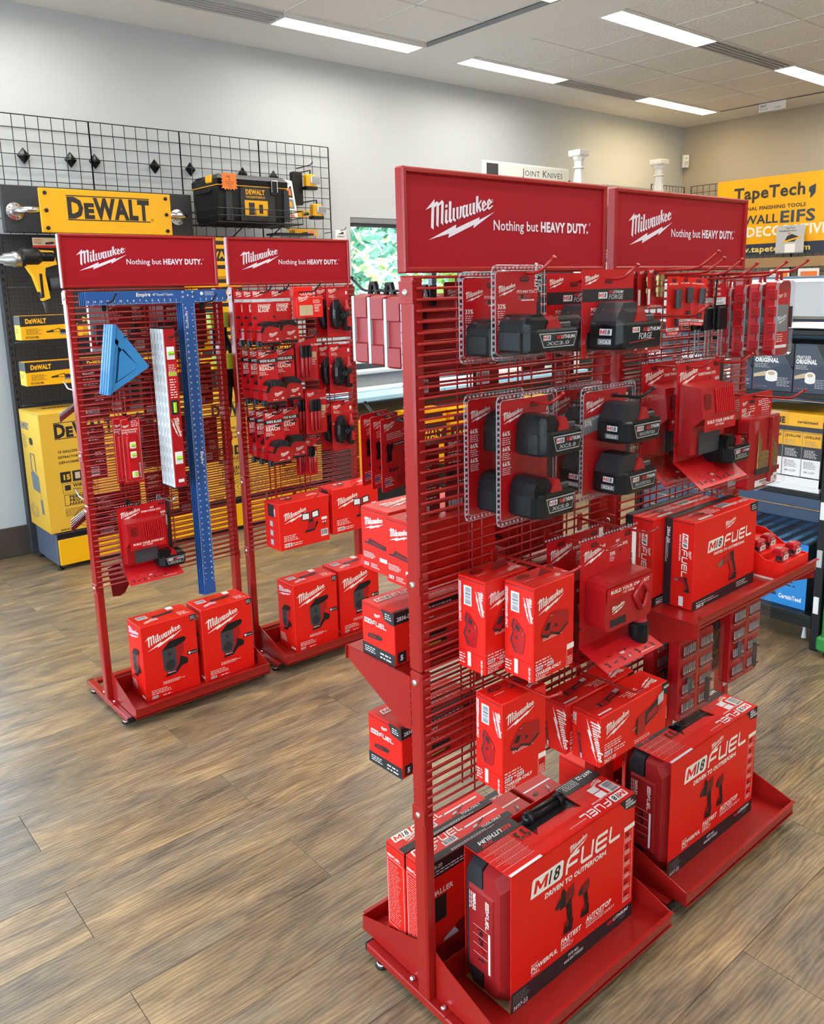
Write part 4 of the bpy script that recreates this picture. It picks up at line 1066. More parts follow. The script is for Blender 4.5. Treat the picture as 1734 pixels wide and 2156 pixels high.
def sm_art(F, w, d, h):
    f = F['topb']; f.fuel(w*.08, d*.14, w*.55, 'cream'); f.rect(w*.02, d*.48, w*.98, d*.52, 'white'); ill(f, 'grinder', w*.3, d*.6, w*.2, d*.28); ill(f, 'saw', w*.68, d*.6, w*.2, d*.2); f.logo(w*.7, d*.15, w*.2)
    F['top'].rect(0, d*.86, w, d, 'ink'); F['left'].fuel(d*.1, h*.4, d*.7, 'cream'); F['front'].logo(w*.4, h*.3, w*.25, 'cream'); F['front'].poly([(w*.0, h), (w*.22, h), (w*.2, h*.8), (0, h*.75)], 'ink', 2)
c8 = carton('rotary_tool_box', .112, .135, .245, 'box_red2', sm_art, 'red carton behind the kit, next to the grinder cartons in the rear tray', group='cartons behind the kit')
c8.location = (RC[0]+.350, RC[1]+.050, .0492); reg(c8)
dup(c8, (RC[0]+.480, RC[1]+.055, .0492), 'red carton behind the kit, at the right end of the rear tray')
def pl_art(F, w, d, h):
    F['front'].badge(w*.1, h*.55, h*.12); F['front'].rect(w*.5, 0, w, h*.8, 'ink'); F['front'].lines(w*.55, h*.7, w*.4, h*.4, 5, 'white'); F['left'].badge(d*.1, h*.5, h*.12)
c9 = carton('tool_box_carton', .150, .12, .24, 'box_red', pl_art, 'red and black carton behind the deep shelf rack, low between the two kits')
c9.location = (RD[0]-.0+.03, RD[1]+.06, .0492)

# ------------------------------------------------------------------ peg hooks
HK = {}
def hook(pos, L, label, col='steel_red', front=True, rz=0.0, tip=.030):
    k = (L, col, tip)
    if k not in HK:
        HK[k] = (MB().tube([(0, 0, 0), (0, -L+tip*1.3, .004), (0, -L+tip*.9, .007), (0, -L, .007+tip*.62)], .0032, col, 8).tube([(0, -L, .007+tip*.62), (0, -L-.003, .0085+tip*.68)], .0042, col, 8).mesh('hook_arm', True),
                 MB().cbox(-.009, -.0035, -.030, .009, .0, .012, col if col != 'steel_red' else 'steel_red', .001).mesh('hook_plate'))
    t = thing('peg_hook', pos, label, 'hook', 'peg hooks on the wire racks', (0 if front else PI)+rz)
    put(HK[k][0], 'hook_arm', t, (0, -.003, 0)); put(HK[k][1], 'hook_plate', t)
    return t
def fh(rk, x, z, L, label, **kw): return hook((rk[0]+x, rk[1]-.0270, z), L, label, **kw)
def bh(rk, x, z, L, label, **kw): return hook((rk[0]+x, rk[1]+.0270, z), L, label, front=False, **kw)

# ------------------------------------------------------------------ battery packs in clear packaging
def rrect(x0, z0, x1, z1, c):
    return [(x0+c, z0), (x1-c, z0), (x1-c*.3, z0+c*.3), (x1, z0+c), (x1, z1-c), (x1-c*.3, z1-c*.3), (x1-c, z1), (x0+c, z1), (x0+c*.3, z1-c*.3), (x0, z1-c), (x0, z0+c), (x0+c*.3, z0+c*.3)]
def battery(t, x, z, style, sx=1.0, sz=1.0, name='5.0'):
    """label side to -y, rounded nose to -x"""
    w, d = .118*sx, .074
    o = (x, -.004, z)
    b = MB()
    hz = .048*sz
    pl_ = [(0, 0), (0, -d*.74), (w*.16, -d), (w-.01, -d), (w, -d+.012), (w, -.004), (w-.006, 0)]
    def lp(i, zz): 
        cx, cy = w/2, -d/2
        return [(cx+(a-cx)*(1-i), cy+(c_-cy)*(1-i), zz) for a, c_ in pl_]
    b.loft([lp(.06, 0), lp(0, .006), lp(0, hz-.005), lp(.05, hz)], 'gloss_black')
    top = hz+.030*sz
    if style == 'round':
        prof = [(0.002, hz-.006), (.0, hz+.010), (w*.05, hz+.021*sz), (w*.14, top), (w*.32, top+.001), (w*.46, hz+.012), (w*.5, hz-.006)]
    else:
        prof = [(0.002, hz-.006), (.0, hz+.004), (w*.17, top+.006), (w*.44, top+.007), (w*.52, hz+.008), (w*.54, hz-.006)]
    b.prism(prof, -d*.86, -.002, 'gloss_black' if style == 'round' else 'charcoal')
    body = b.obj('battery', t, o)
    MB().prism([(w*.40, hz-.002), (w*.50, top-.003), (w*.58, top-.006), (w*.66, hz+.003), (w*.66, hz-.002)], -d*.93, -d*.12, 'plastic_red').obj('release_button', body)
    r = MB(); r.cbox(w*.60, -d*.80, hz-.001, w*.93, -d*.10, hz+.011*sz, 'dark_grey', .002)
    for i in range(4): r.box(w*.62, -d*(.70-.16*i), hz+.010*sz, w*.92, -d*(.66-.16*i), hz+.014*sz, 'gloss_black')
    r.obj('terminal_rail', body)
    a = MB(); f = Art(a, (0, -d, 0), (1,0,0), (0,0,1))
    if style == 'forge':
        f.badge(w*.28, hz*.62, hz*.2); f.text('RED', w*.52, hz*.64, hz*.14, 'box_red', .02, .2); f.text('LITHIUM', w*.62, hz*.64, hz*.14, 'white', .02, .2); f.text('FORGE', w*.42, hz*.36, hz*.22, 'light_grey', .02, .15, width=w*.30)
        f.poly([(w*.22, hz*.24), (w*.8, hz*.34), (w*.8, hz*.36), (w*.22, hz*.26)], 'box_red', 2)
    else:
        f.poly([(w*.20, hz*.82), (w*.93, hz*.82), (w*.86, hz*.20), (w*.28, hz*.20)], 'light_grey', 1); f.poly([(w*.215, hz*.78), (w*.915, hz*.78), (w*.85, hz*.24), (w*.29, hz*.24)], 'ink', 2)
        f.badge(w*.27, hz*.52, hz*.21, l=3); f.text('RED', w*.52, hz*.55, hz*.15, 'box_red', .02, .15, l=3); f.text('LITHIUM', w*.61, hz*.55, hz*.15, 'white', .02, .15, l=3, width=w*.25)
        f.text(('HIGH OUTPUT ' if style == 'ang' else 'XC')+('XC6.0' if style == 'ang' else name), w*.34, hz*.30, hz*.14, 'light_grey', .02, .1, l=3, width=w*.42)
    g = Art(a, (0, -.01, 0), (0,-1,0), (0,0,1))
    if style != 'round': g.badge(d*.2, hz*.55, hz*.24); g.rect(d*.14, hz*.2, d*.6, hz*.42, 'mid_grey'); g.text('XC6.0', d*.2, hz*.24, hz*.13, 'white', .02)
    a.obj('battery_label', body, smooth='flat')
    return body
def studs(m, x0, z0, x1, z1, y, st=.0105):
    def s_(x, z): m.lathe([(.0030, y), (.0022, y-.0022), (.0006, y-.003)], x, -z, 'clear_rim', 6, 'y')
    n = int((x1-x0)/st); k = int((z1-z0)/st)
    for i in range(n+1): s_(x0+(x1-x0)*i/n, z0); s_(x0+(x1-x0)*i/n, z1)
    for i in range(1, k): s_(x0, z0+(z1-z0)*i/k)
def clam(name, w, h, art, label, group, bats, bubble, cat='battery pack', rim=.013, stud=True, z_cut=0):
    t = thing(name, (0, 0, 0), label, cat, group)
    c = MB(); c.prism(rrect(rim, rim+z_cut, w-rim*.8, h-rim, .006), -.0012, 0, 'card_red').obj('backing_card', t)
    s = MB(); s.prism(rrect(0, 0, w, h, .012), -.0032, -.0020, 'clear')
    s.prism(rrect(0, 0, w, h, .012), .0006, .0014, 'clear_thin')
    for x0, z0, x1, z1, dp in bubble:
        a_, b_ = rrect(x0, z0, x1, z1, .010), rrect(x0+.008, z0+.006, x1-.008, z1-.006, .008)
        s.loft([[(p[0], -.003, p[1]) for p in a_], [(p[0], -dp+.01, p[1]) for p in a_], [(p[0], -dp, p[1]) for p in b_]], 'clear_thin')
    s.obj('clear_shell', t)
    if stud:
        m = MB(); studs(m, rim*.45, rim*.45, w-rim*.45, h-rim*.45, -.0030); m.obj('rim_studs', t)
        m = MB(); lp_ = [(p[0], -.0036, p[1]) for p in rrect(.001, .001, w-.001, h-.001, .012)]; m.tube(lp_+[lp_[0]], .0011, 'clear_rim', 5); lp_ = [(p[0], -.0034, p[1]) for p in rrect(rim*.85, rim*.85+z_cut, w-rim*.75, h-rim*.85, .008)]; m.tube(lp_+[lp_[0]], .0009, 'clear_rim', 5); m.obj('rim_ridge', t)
    a = MB(); f = Art(a, (0, -.0013, 0), (1,0,0), (0,0,1), .0002)
    art(f, w, h, rim)
    a.obj('print', t, smooth='flat')
    for q in bats: battery(t, *q)
    return t
def slot(f, x, z, w=.026): f.poly(rrect(x-w/2, z-.005, x+w/2, z+.005, .004), 'ink', 2); f.poly(rrect(x-w/2+.002, z-.002, x+w/2-.004, z+.004, .002), 'dark_red', 3)
def bat_art(pct, right):
    def art(f, w, h, r):
        f.logo(r+.006, h-r-.045, w*.34, 'cream'); slot(f, w*.62, h-r-.014)
        f.text('FITS M18 TOOLS', w*.48, h-r-.040, .0052, 'cream', .02); f.lines(w*.5, h-r-.044, w*.3, .008, 2, 'mid_grey')
        if pct:
            for i in range(3): f.text(pct+'%', r+.006, h-r-.068-.030*i, .0085, 'cream', .03, 0); f.lines(r+.006, h-r-.070-.030*i, w*.14, .016, 4, 'cream', seed=i)
        else:
            f.poly([(r, h*.72), (w*.46, h*.76), (w*.42, h*.62), (r, h*.58)], 'mid_grey', 2); f.text('HIGH OUTPUT', r+.004, h*.695, .006, 'white', .02, .1, ang=.08, l=3); f.text('50%', r+.004, h*.66, .010, 'white', .03, l=3)
        f.poly([(w*.56, h*.62), (w*.78, h*.62), (w*.78, h*.612), (w*.81, h*.626), (w*.78, h*.64), (w*.78, h*.632), (w*.56, h*.632)], 'cream', 2)
        for i in range(3): f.disc(w*(.58+.08*i), h*.665, .0045, 'ink' if i == 0 else 'box_red2', 2)
        f.rect(w*.855, r+.0, w-r*.85, h-r-.002, 'ink', 2)
        f.text('RED', w*.872, h*.60, .0085, 'box_red', .04, .1, ang=PI/2, l=3); f.text('LITHIUM', w*.872, h*.60+.022, .0085, 'white', .04, .1, ang=PI/2, l=3); f.text(right, w*.95, h*.70, .010, 'light_grey', .03, .1, ang=PI/2, l=3)
    return art
b1 = clam('battery_pack', .178, .262, bat_art('66', 'XC5.0'), 'front twin battery pack in clear shell, second row of the battery rack, left hook', 'twin battery packs',
          [(.055, .142, 'round'), (.036, .022, 'round')], [(.045, .012, .185, .232, .084)])
b1.location = at_(RC, .072, .170, 1.203); reg(b1)
dup(b1, at_(RC, .070, .083, 1.198), 'twin battery pack behind another, second row of the battery rack, left hook')
b2 = clam('high_output_battery_pack', .196, .250, bat_art('', 'XC6.0'), 'front twin battery pack with angular batteries, second row of the battery rack, right hook', 'twin high output battery packs',
          [(.060, .128, 'ang', 1.15), (.050, .018, 'ang', 1.15)], [(.045, .008, .202, .222, .086)])
b2.location = at_(RC, .332, .165, 1.205); reg(b2)
dup(b2, at_(RC, .322, .080, 1.200), 'twin battery pack with angular batteries, behind another on its hook')
b3 = clam('slim_battery_pack', .150, .178, bat_art('33', 'CP3.0'), 'front single battery pack, top row of the battery rack, left hook', 'single battery packs',
          [(.018, .016, 'round', 1.28, .9, '3.0')], [(.012, .008, .176, .082, .082)])
b3.location = at_(RC, .062, .168, 1.530); reg(b3)
dup(b3, at_(RC, .060, .083, 1.520), 'single battery pack behind another, top row of the battery rack, left hook')
def forge_art(f, w, h, r):
    f.logo(.006, h-.032, w*.28, 'cream'); slot(f, w*.5, h-.024)
    f.rect(0, h-.066, w, h-.040, 'ink', 2); f.badge(w*.30, h-.060, .013, l=3); f.text('RED', w*.50, h-.050, .006, 'box_red', .02, .2, l=3); f.text('LITHIUM', w*.58, h-.050, .006, 'white', .02, .2, l=3); f.text('FORGE', w*.50, h-.062, .0095, 'light_grey', .02, .1, l=3, width=w*.28)
    for x, s1, s2 in ((.16, '', 'POWER'), (.43, 'HIGH-SPEED', 'COOLING'), (.76, '', 'LIFE')): f.text(s2, w*x, h-.086, .0072, 'cream', .03, width=w*(.25 if x < .7 else .13)); f.text(s1, w*x, h-.077, .0042, 'cream', .01); f.lines(w*x, h-.088, w*.2, .006, 1, 'cream')
b4 = thing('large_battery_pack', (0, 0, 0), 'front large angular battery on a red card with a black band', 'battery pack', 'large single battery packs')
_c = MB(); _c.prism([(.0, .0), (.014, -.004), (.02, .004), (.014, .03), (.02, .05), (.178, .05), (.178, .178), (0, .178)], -.0012, 0, 'card_red'); _c.obj('backing_card', b4)
_s = MB(); _a, _b = rrect(.012, .006, .192, .098, .02), rrect(.02, .012, .186, .09, .02)
_s.loft([[(p[0], -.002, p[1]) for p in _a], [(p[0], -.078, p[1]) for p in _a], [(p[0], -.09, p[1]) for p in _b]], 'clear_thin'); _s.obj('clear_shell', b4)
_m = MB(); forge_art(Art(_m, (0, -.0013, 0), (1,0,0), (0,0,1), .0002), .178, .178, .012); _m.obj('print', b4, smooth='flat')
battery(b4, .024, .014, 'forge', 1.32, 1.15)
b4.location = at_(RC, .335, .165, 1.520); reg(b4)
dup(b4, at_(RC, .318, .085, 1.515), 'large angular battery on a black banded red card, behind its twin')

# ------------------------------------------------------------------ starter kits with flared base
def starter(name, w, h, flare, drop, art, label, group, m12=False):
    t = thing(name, (0, 0, 0), label, 'charger kit', group)
    c = MB(); c.prism(rrect(.010, 0, w-.004, h, .006), -.0012, 0, 'card_red')
    c.add([(.010, 0, .004), (w-.004, 0, .004), (w-.002, -flare, -drop), (.006, -flare, -drop), (.010, -.001, .0052), (w-.004, -.001, .0052), (w-.002, -flare-.0005, -drop+.0012), (.006, -flare-.0005, -drop+.0012)],
          [(0, 1, 2, 3), (4, 7, 6, 5), (3, 2, 6, 7), (0, 4, 5, 1), (0, 3, 7, 4), (1, 5, 6, 2)], 'card_red')
    c.obj('backing_card', t)
    s = MB(); s.prism(rrect(0, -.004, w+.006, h+.012, .010), .0006, .0012, 'clear')
    for x in (.002, w+.002): s.sheet([(x, 0, h*.9), (x, 0, 0), (x, -flare, -drop)], .0008, 'clear')
    s.sheet([(.002, 0, -.004), (w+.002, 0, -.004), (w+.003, -flare-.006, -drop-.005), (.001, -flare-.006, -drop-.005)], .0008, 'clear_thin')
    s.obj('clear_shell', t)
    m = MB()
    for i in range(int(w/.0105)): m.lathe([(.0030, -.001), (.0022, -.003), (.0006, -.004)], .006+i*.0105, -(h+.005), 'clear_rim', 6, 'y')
    m.obj('rim_studs', t)
    b = MB()
    if not m12:
        x0, x1, z0, z1, dp = .020, w*.74, .022, h*.80, .070
        pr = [(-.002, z0), (-dp*.55, z0+.004), (-dp*.62, z0+(z1-z0)*.42), (-dp, z0+(z1-z0)*.55), (-dp*.86, z1-.006), (-.002, z1)]
        b.prism(pr, x0, x1, 'plastic_red', 'x')
        body = b.obj('charger', t)
        r = MB()
        for i in range(10):
            xx = x0+(x1-x0)*(.40+.058*i)
            r.prism([(-dp-.001, z0+(z1-z0)*.60), (-dp*.87-.001, z1-.012), (-dp*.87-.004, z1-.012), (-dp-.004, z0+(z1-z0)*.60)], xx, xx+.004, 'card_red', 'x')
        r.obj('cooling_ribs', body)
        MB().prism(rrect(x0+.012, z0+(z1-z0)*.62, x0+.040, z0+(z1-z0)*.88, .008), -dp*.96, -dp*.9, 'dark_red').obj('battery_port', body)
        MB().box(x0+.03, -dp*.66, z0+.004, x1-.03, -dp*.60, z0+(z1-z0)*.34, 'dark_grey').obj('terminal_block', body)
    else:
        x0, x1, z0, z1, dp = .030, w*.93, h*.20, h*.66, .055
        b.prism(rrect(x0, z0, x1, z1, .018), -dp, -.002, 'plastic_red')
        body = b.obj('charger', t)
        r = MB(); r.tube([(x0+.125, -dp-.004, z0+.030), (x0+.105, -dp-.004, z0+.065), (x0+.128, -dp-.004, z0+.092), (x0+.158, -dp-.004, z0+.065), (x0+.140, -dp-.004, z0+.030), (x0+.125, -dp-.004, z0+.030)], .007, 'plastic_red', 8)
        r.obj('battery_port', body, smooth=True)
        MB().box(x0+.02, -dp-.002, z0+.010, x0+.075, -dp, z0+.026, 'ink').obj('display_window', body)
    a = MB(); f = Art(a, (0, -.0013, 0), (1,0,0), (0,0,1), .0002)
    f.logo(.018, h-.055, w*.38, 'cream'); slot(f, w*.26, h-.012, .024); slot(f, w*.82, h-.012, .024)
    f.badge(w*.62, h-.024, .006, '12' if m12 else '18'); f.text('EVERYTHING FITS', w*.46, h-.036, .0065, 'cream', .03)
    f.text('33%' if m12 else '66%', w*(.52 if m12 else .80), h-.052, .008, 'cream', .03); f.lines(w*(.52 if m12 else .80), h-.054, .02, .012, 3, 'cream')
    f.rect(w*.90, h*.10, w-.006, h-.004, 'ink' if not m12 else 'white', 2); f.text('RED', w*.915, h*.50, .007, 'box_red', .03, .1, ang=PI/2, l=3); f.text('LITHIUM', w*.915, h*.50+.019, .007, 'ink' if m12 else 'white', .03, .1, ang=PI/2, l=3)
    f.disc(w*.05, h*.2, .004, 'ink', 2); f.disc(w*.7, h*.82, .003, 'ink', 2); f.rect(w*.78, h*.10, w*.85, h*.17, 'ink', 2); f.text('53', w*.785, h*.12, .006, 'white', .02, l=3)
    lab = Art(a, (x0, -dp-.0012, 0), (1,0,0), (0,0,1), .0003)
    zc = z0+(z1-z0)*(.46 if not m12 else .74)
    lab.rect(.004, zc-.016, x1-x0-.002, zc+.016, 'card_red', 4); lab.text('BUILD YOUR OWN KIT', .016, zc+.003, .0075, 'cream', .03, l=6, width=(x1-x0)*.82); lab.text('175+ TOOLS', (x1-x0)*.34, zc-.005, .005, 'cream', .02, l=6); lab.lines(.014, zc-.007, (x1-x0)*.8, .007, 2, 'dark_red', 6)
    if m12: lab.logo(.02, z0+(z1-z0)*.34, .05, 'cream', l=4)
    n = Vector((0, -flare, -drop)).normalized()
    fl = Art(a, (.010, -flare-.0, -drop+.0016), (1, 0, 0), tuple(-n), .0004)
    L2 = math.hypot(flare, drop)
    for i in range(7):
        for j in range(3):
            ill(fl, ('drill', 'saw', 'impact', 'grinder')[(i+j) % 4], w*(.05+.125*i)*(.75 if not m12 else 1), L2*(.10+.28*j), .017, .016, 2)
    fl.badge(w*.36, L2*.30, .006, '12' if m12 else '18', l=7); fl.lines(w*.6, L2*.12, w*.3, .004, 1, 'cream')
    a.obj('print', t, smooth='flat')
    if m12:
        bb_ = MB(); cx, cy = w*.83, -flare*.46
        bb_.loft([[(cx+r_*math.cos(2*PI*k/12), cy+r_*math.sin(2*PI*k/12), z) for k in range(12)] for r_, z in ((.022, -.016), (.024, .006), (.024, .03), (.021, .036))], 'gloss_black')
        q = bb_.obj('battery', t)
        MB().loft([[(cx+r_*math.cos(2*PI*k/12), cy+r_*math.sin(2*PI*k/12), z) for k in range(12)] for r_, z in ((.021, .034), (.017, .042), (.015, .070), (.010, .074))], 'plastic_red').obj('battery_cap', q)
    else:
        battery(t, w*.60, .004-.012, 'round', .92, .9)
    return t
s18 = starter('charger_starter_kit', .232, .250, .080, .050, None, 'front charger and battery kit with a flared red base, on the deep shelf rack', 'large charger kits')
s18.location = at_(RD, .044, .150, 1.222); reg(s18)
dup(s18, at_(RD, .036, .058, 1.215), 'charger and battery kit with a flared base, behind another on the deep shelf rack')
dup(s18, at_(RA, .078, .085, .600), 'charger and battery kit with a flared base, low on the T-square rack')
s12 = starter('small_charger_kit', .222, .250, .082, .026, None, 'front small charger kit with a flared base, right of the charger cartons', 'small charger kits', True)
s12.location = at_(RC, .328, .170, .862); reg(s12)
dup(s12, at_(RC, .322, .080, .845), 'small charger kit with a flared base, behind another on the battery rack')

# ------------------------------------------------------------------ generic card pack helper
def pack(name, w, h, col, art, label, cat, group, body=None, shell=None, slotx=.5):
    t = thing(name, (0, 0, 0), label, cat, group)
    MB().prism(rrect(0, 0, w, h, .005), -.0012, 0, col).obj('backing_card', t)
    a = MB(); f = Art(a, (0, -.0013, 0), (1,0,0), (0,0,1), .0002)
    slot(f, w*slotx, h-.010, .018)
    art(f, w, h)
    a.obj('print', t, smooth='flat')
    if body: body(t)
    if shell:
        x0, z0, x1, z1, dp = shell
        s = MB(); a_, b_ = rrect(x0, z0, x1, z1, .006), rrect(x0+.004, z0+.004, x1-.004, z1-.004, .006)
        s.loft([[(p[0], -.0015, p[1]) for p in a_], [(p[0], -dp*.85, p[1]) for p in a_], [(p[0], -dp, p[1]) for p in b_]], 'clear_thin')
        s.obj('clear_shell', t)
    reg(t)
    return t

# ---- rear of the battery rack: red long cases on a black hook
def case2(x, y, z, label):
    """the case hangs lengthways to the rack: its narrow end looks along -x"""
    t = thing('long_tool_case', (RC[0]+x, RC[1]+y, z), label, 'tool case', 'hard red cases on a black hook')
    d, h, w = .054, .152, .20
    prof = [(0, 0), (d, 0), (d, h), (0, h)]
    b = MB()
    def lp(xx, z0, z1, i): return [(xx, i, z0), (xx, d-i, z0), (xx, d-i, z1), (xx, i, z1)]
    b.cbox(0, 0, 0, w, d, h, 'case_red', .006)
    b.obj('case_body', t)
    e = MB()
    for z0, z1 in ((.003, .046), (.100, .147)):
        e.loft([lp(.002, z0-.003, z1+.003, .0), lp(-.009, z0+.002, z1-.002, .004)], 'case_red')
    e.loft([lp(.002, .040, .108, .002), lp(-.003, .042, .106, .007)], 'case_red')
    e.obj('end_ribs', t)
    MB().box(-.0095, d-.0075, .004, w-.004, d+.0015, h-.004, 'light_grey').obj('case_seam', t)
    MB().tube([(.035, d*.3, h-.002), (.033, d*.4, h+.022), (.030, d*.6, h+.022), (.032, d*.75, h-.002)], [.007]*4, 'black', 6).obj('hang_strap', t)
    return t
for i, (y, z, x) in enumerate(((.200, 1.507, .066), (.143, 1.504, .066), (.087, 1.500, .066), (.030, 1.497, .066))):
    case2(x, y, z, ('outermost', 'second outermost', 'third outermost', 'innermost')[i]+' of four hard red cases hung behind the battery rack post')
hook((RC[0]+.098, RC[1]+.0275, 1.662), .275, 'long black hook behind the battery rack post carrying hard red cases', col='black', front=False, tip=.04)
def cards_art(f, w, h):
    f.logo(w*.08, h*.82, w*.42); f.text('49-25-1103', w*.60, h*.955, h*.022, 'cream', .02)
    f.lines(w*.2, h*.80, w*.65, h*.10, 4, 'cream'); f.lines(w*.1, h*.70, w*.25, h*.08, 4, 'card_red')
    f.rect(w*.46, h*.60, w*.98, h*.645, 'ink'); f.lines(w*.48, h*.64, w*.45, h*.03, 1, 'white', 3); f.lines(w*.5, h*.58, w*.4, h*.12, 5, 'box_red2')
    f.poly([(w*.18, h*.40), (w*.36, h*.40), (w*.36, h*.52), (w*.42, h*.60), (w*.40, h*.66), (w*.32, h*.63), (w*.22, h*.66), (w*.16, h*.60), (w*.20, h*.52)], 'gloss_black', 3)
    for i in range(3): f.disc(w*(.30+.12*i), h*.275, w*.045, 'ink', 2)
    f.lines(w*.1, h*.2, w*.3, h*.14, 5, 'cream'); f.rect(w*.10, h*.10, w*.26, h*.155, 'blue', 2); f.lines(w*.5, h*.18, w*.4, h*.14, 5, 'dark_red')
def blade_body(t): pass
bc = pack('blade_card', .105, .156, 'card_red', cards_art, 'red oscillating blade card, frontmost of three behind the battery rack post', 'blade pack', 'blade cards hanging behind the post', slotx=.75)
bc.location = (RC[0]-.0145, RC[1]+.0755, 1.247); bc.rotation_euler = (0, 0, .30)
dup(bc, (RC[0]-.0145, RC[1]+.1105, 1.248), 'red oscillating blade card, middle one of three behind the battery rack post', (0, 0, .30))
dup(bc, (RC[0]-.0145, RC[1]+.1445, 1.250), 'red oscillating blade card, furthest of three behind the battery rack post', (0, 0, .30))
hook((RC[0]+.040, RC[1]+.0275, 1.395), .165, 'black hook behind the battery rack post carrying blade cards', col='black', front=False)

# ---- more stock on the back of the battery rack, seen through the wires
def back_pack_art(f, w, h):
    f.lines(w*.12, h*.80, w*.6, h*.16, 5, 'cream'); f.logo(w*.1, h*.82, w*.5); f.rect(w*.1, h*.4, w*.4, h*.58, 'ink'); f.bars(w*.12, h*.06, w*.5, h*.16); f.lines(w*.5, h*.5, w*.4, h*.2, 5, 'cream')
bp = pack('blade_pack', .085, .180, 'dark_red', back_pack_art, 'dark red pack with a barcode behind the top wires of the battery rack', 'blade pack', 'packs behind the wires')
bp.location = (RC[0]+.045, RC[1]+.050, 1.440)
# red cards seen edge on and other rear packs
specs = [(RC, .165, .07, 1.50, .9, 'slim red pack behind the left battery packs of the battery rack, upper row'), (RC, .25, .07, 1.44, 1.0, 'red pack with barcode behind the upper left battery packs of the battery rack'),
         (RC, .05, .06, 1.16, 1.0, 'red pack seen through the left wires of the battery rack, mid height'), (RC, .15, .06, 1.17, 1.0, 'red pack seen through the wires beside the twin battery packs'),
         (RC, .38, .06, 1.17, 1.0, 'red pack behind the wires below the angular twin batteries'), (RC, .26, .07, 1.19, 1.0, 'red pack behind the wires below the twin battery packs'),
         (RC, .40, .06, 1.47, 1.0, 'dark red pack behind the wires under the large angular batteries'), (RC, .51, .06, 1.42, 1.0, 'dark red pack behind the wires at the right end of the battery rack'),
         (RD, .05, .06, 1.30, 1.0, 'dark red pack behind the wires at the left of the deep shelf rack'), (RD, .52, .06, 1.25, 1.0, 'dark red pack behind the wires at the right end of the deep shelf rack')]
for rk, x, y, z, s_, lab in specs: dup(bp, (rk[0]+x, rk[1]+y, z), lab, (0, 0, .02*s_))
for x, z in ((.07, 1.61), (.30, 1.60), (.44, 1.63)): bh(RC, x, z, .17, 'black hook on the back of the battery rack, %s' % {.07: 'at its left end', .30: 'near its middle', .44: 'right of its middle'}[x], col='black')
# rear cartons low behind the charger cartons
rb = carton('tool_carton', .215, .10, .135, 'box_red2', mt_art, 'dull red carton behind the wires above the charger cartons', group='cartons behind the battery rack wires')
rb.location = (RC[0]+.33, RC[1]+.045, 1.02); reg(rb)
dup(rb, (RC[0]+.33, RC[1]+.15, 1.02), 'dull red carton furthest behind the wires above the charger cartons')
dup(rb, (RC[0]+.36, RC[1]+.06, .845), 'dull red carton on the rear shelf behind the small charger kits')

# ---- right rack, upper row
def bit_art(f, w, h):
    f.logo(w*.06, h*.86, w*.3); f.rect(w*.02, h*.10, w*.16, h*.48, 'white', 2); f.text('PH2 DRYWALL', w*.2, h*.03, h*.05, 'cream', .03)
def bit_body(t):
    b = MB()
    for z in (.028, .056):
        for x in (.026, .042):
            b.lathe([(.0045, z), (.0045, z+.010), (.0075, z+.011), (.0075, z+.022), (.004, z+.023), (.003, z+.026)], x, -.012, 'brass', 8)
    b.obj('driver_bits', t)
p1_ = pack('bit_pack', .066, .098, 'card_red', bit_art, 'front blister of brass drywall bits, top left hook of the deep shelf rack', 'bit pack', 'drywall bit blisters', bit_body, (.014, .020, .058, .088, .024))
p1_.location = at_(RD, .020, .082, 1.606); reg(p1_)
dup(p1_, at_(RD, .012, .060, 1.604), 'middle blister of drywall bits, top left hook of the deep shelf rack')
dup(p1_, at_(RD, .008, .038, 1.603), 'rear blister of drywall bits, top left hook of the deep shelf rack')
dup(p1_, at_(RD, .016, .082, 1.497), 'front blister of drywall bits on the lower hook beside the large angular battery')
dup(p1_, at_(RD, .010, .055, 1.494), 'rear blister of drywall bits on the lower hook beside the large angular battery')
fh(RD, .052, 1.694, .215, 'longest red hook in front of the right header, over the drywall bits', tip=.05)
fh(RD, .048, 1.585, .205, 'red hook carrying the lower drywall bits', tip=.04)
def hold_art(f, w, h):
    f.text('MOST DURABLE', w*.12, h*.86, h*.025, 'cream', .02); f.lines(w*.1, h*.83, w*.3, h*.3, 8, 'dark_red'); f.rect(w*.02, h*.08, w*.98, h*.13, 'white', 2); f.text('SHOCKWAVE', w*.1, h*.09, h*.025, 'ink', .03, l=3); f.text('3" BIT HOLDER', w*.1, h*.02, h*.035, 'cream', .03, width=w*.8)
def hold_body(t):
    b = MB(); b.lathe([(.003, .022), (.005, .024), (.0055, .042), (.004, .043)], .034, -.009, 'charcoal', 8); b.lathe([(.0035, .066), (.0085, .068), (.0085, .112), (.0055, .114)], .036, -.010, 'dark_grey', 10); b.obj('bit_holder', t)
p2_ = pack('bit_holder_card', .057, .145, 'box_red', hold_art, 'red card with a dark bit holder, first of three cards', 'bit holder', 'bit holder cards', hold_body, (.020, .018, .052, .118, .022))
p2_.location = at_(RD, .077, .100, 1.537); reg(p2_)
dup(p2_, at_(RD, .132, .098, 1.560), 'red card with a dark bit holder, second of three cards', scale=(1, 1, .83))
dup(p2_, at_(RD, .178, .092, 1.560), 'red card with a dark bit holder, third of three cards, turned on its hook', (0, .08, -.3), scale=(1, 1, .83))
fh(RD, .105, 1.684, .200, 'red hook carrying the left bit holder card', tip=.045)
fh(RD, .160, 1.680, .215, 'red hook carrying the middle bit holder card', tip=.045)
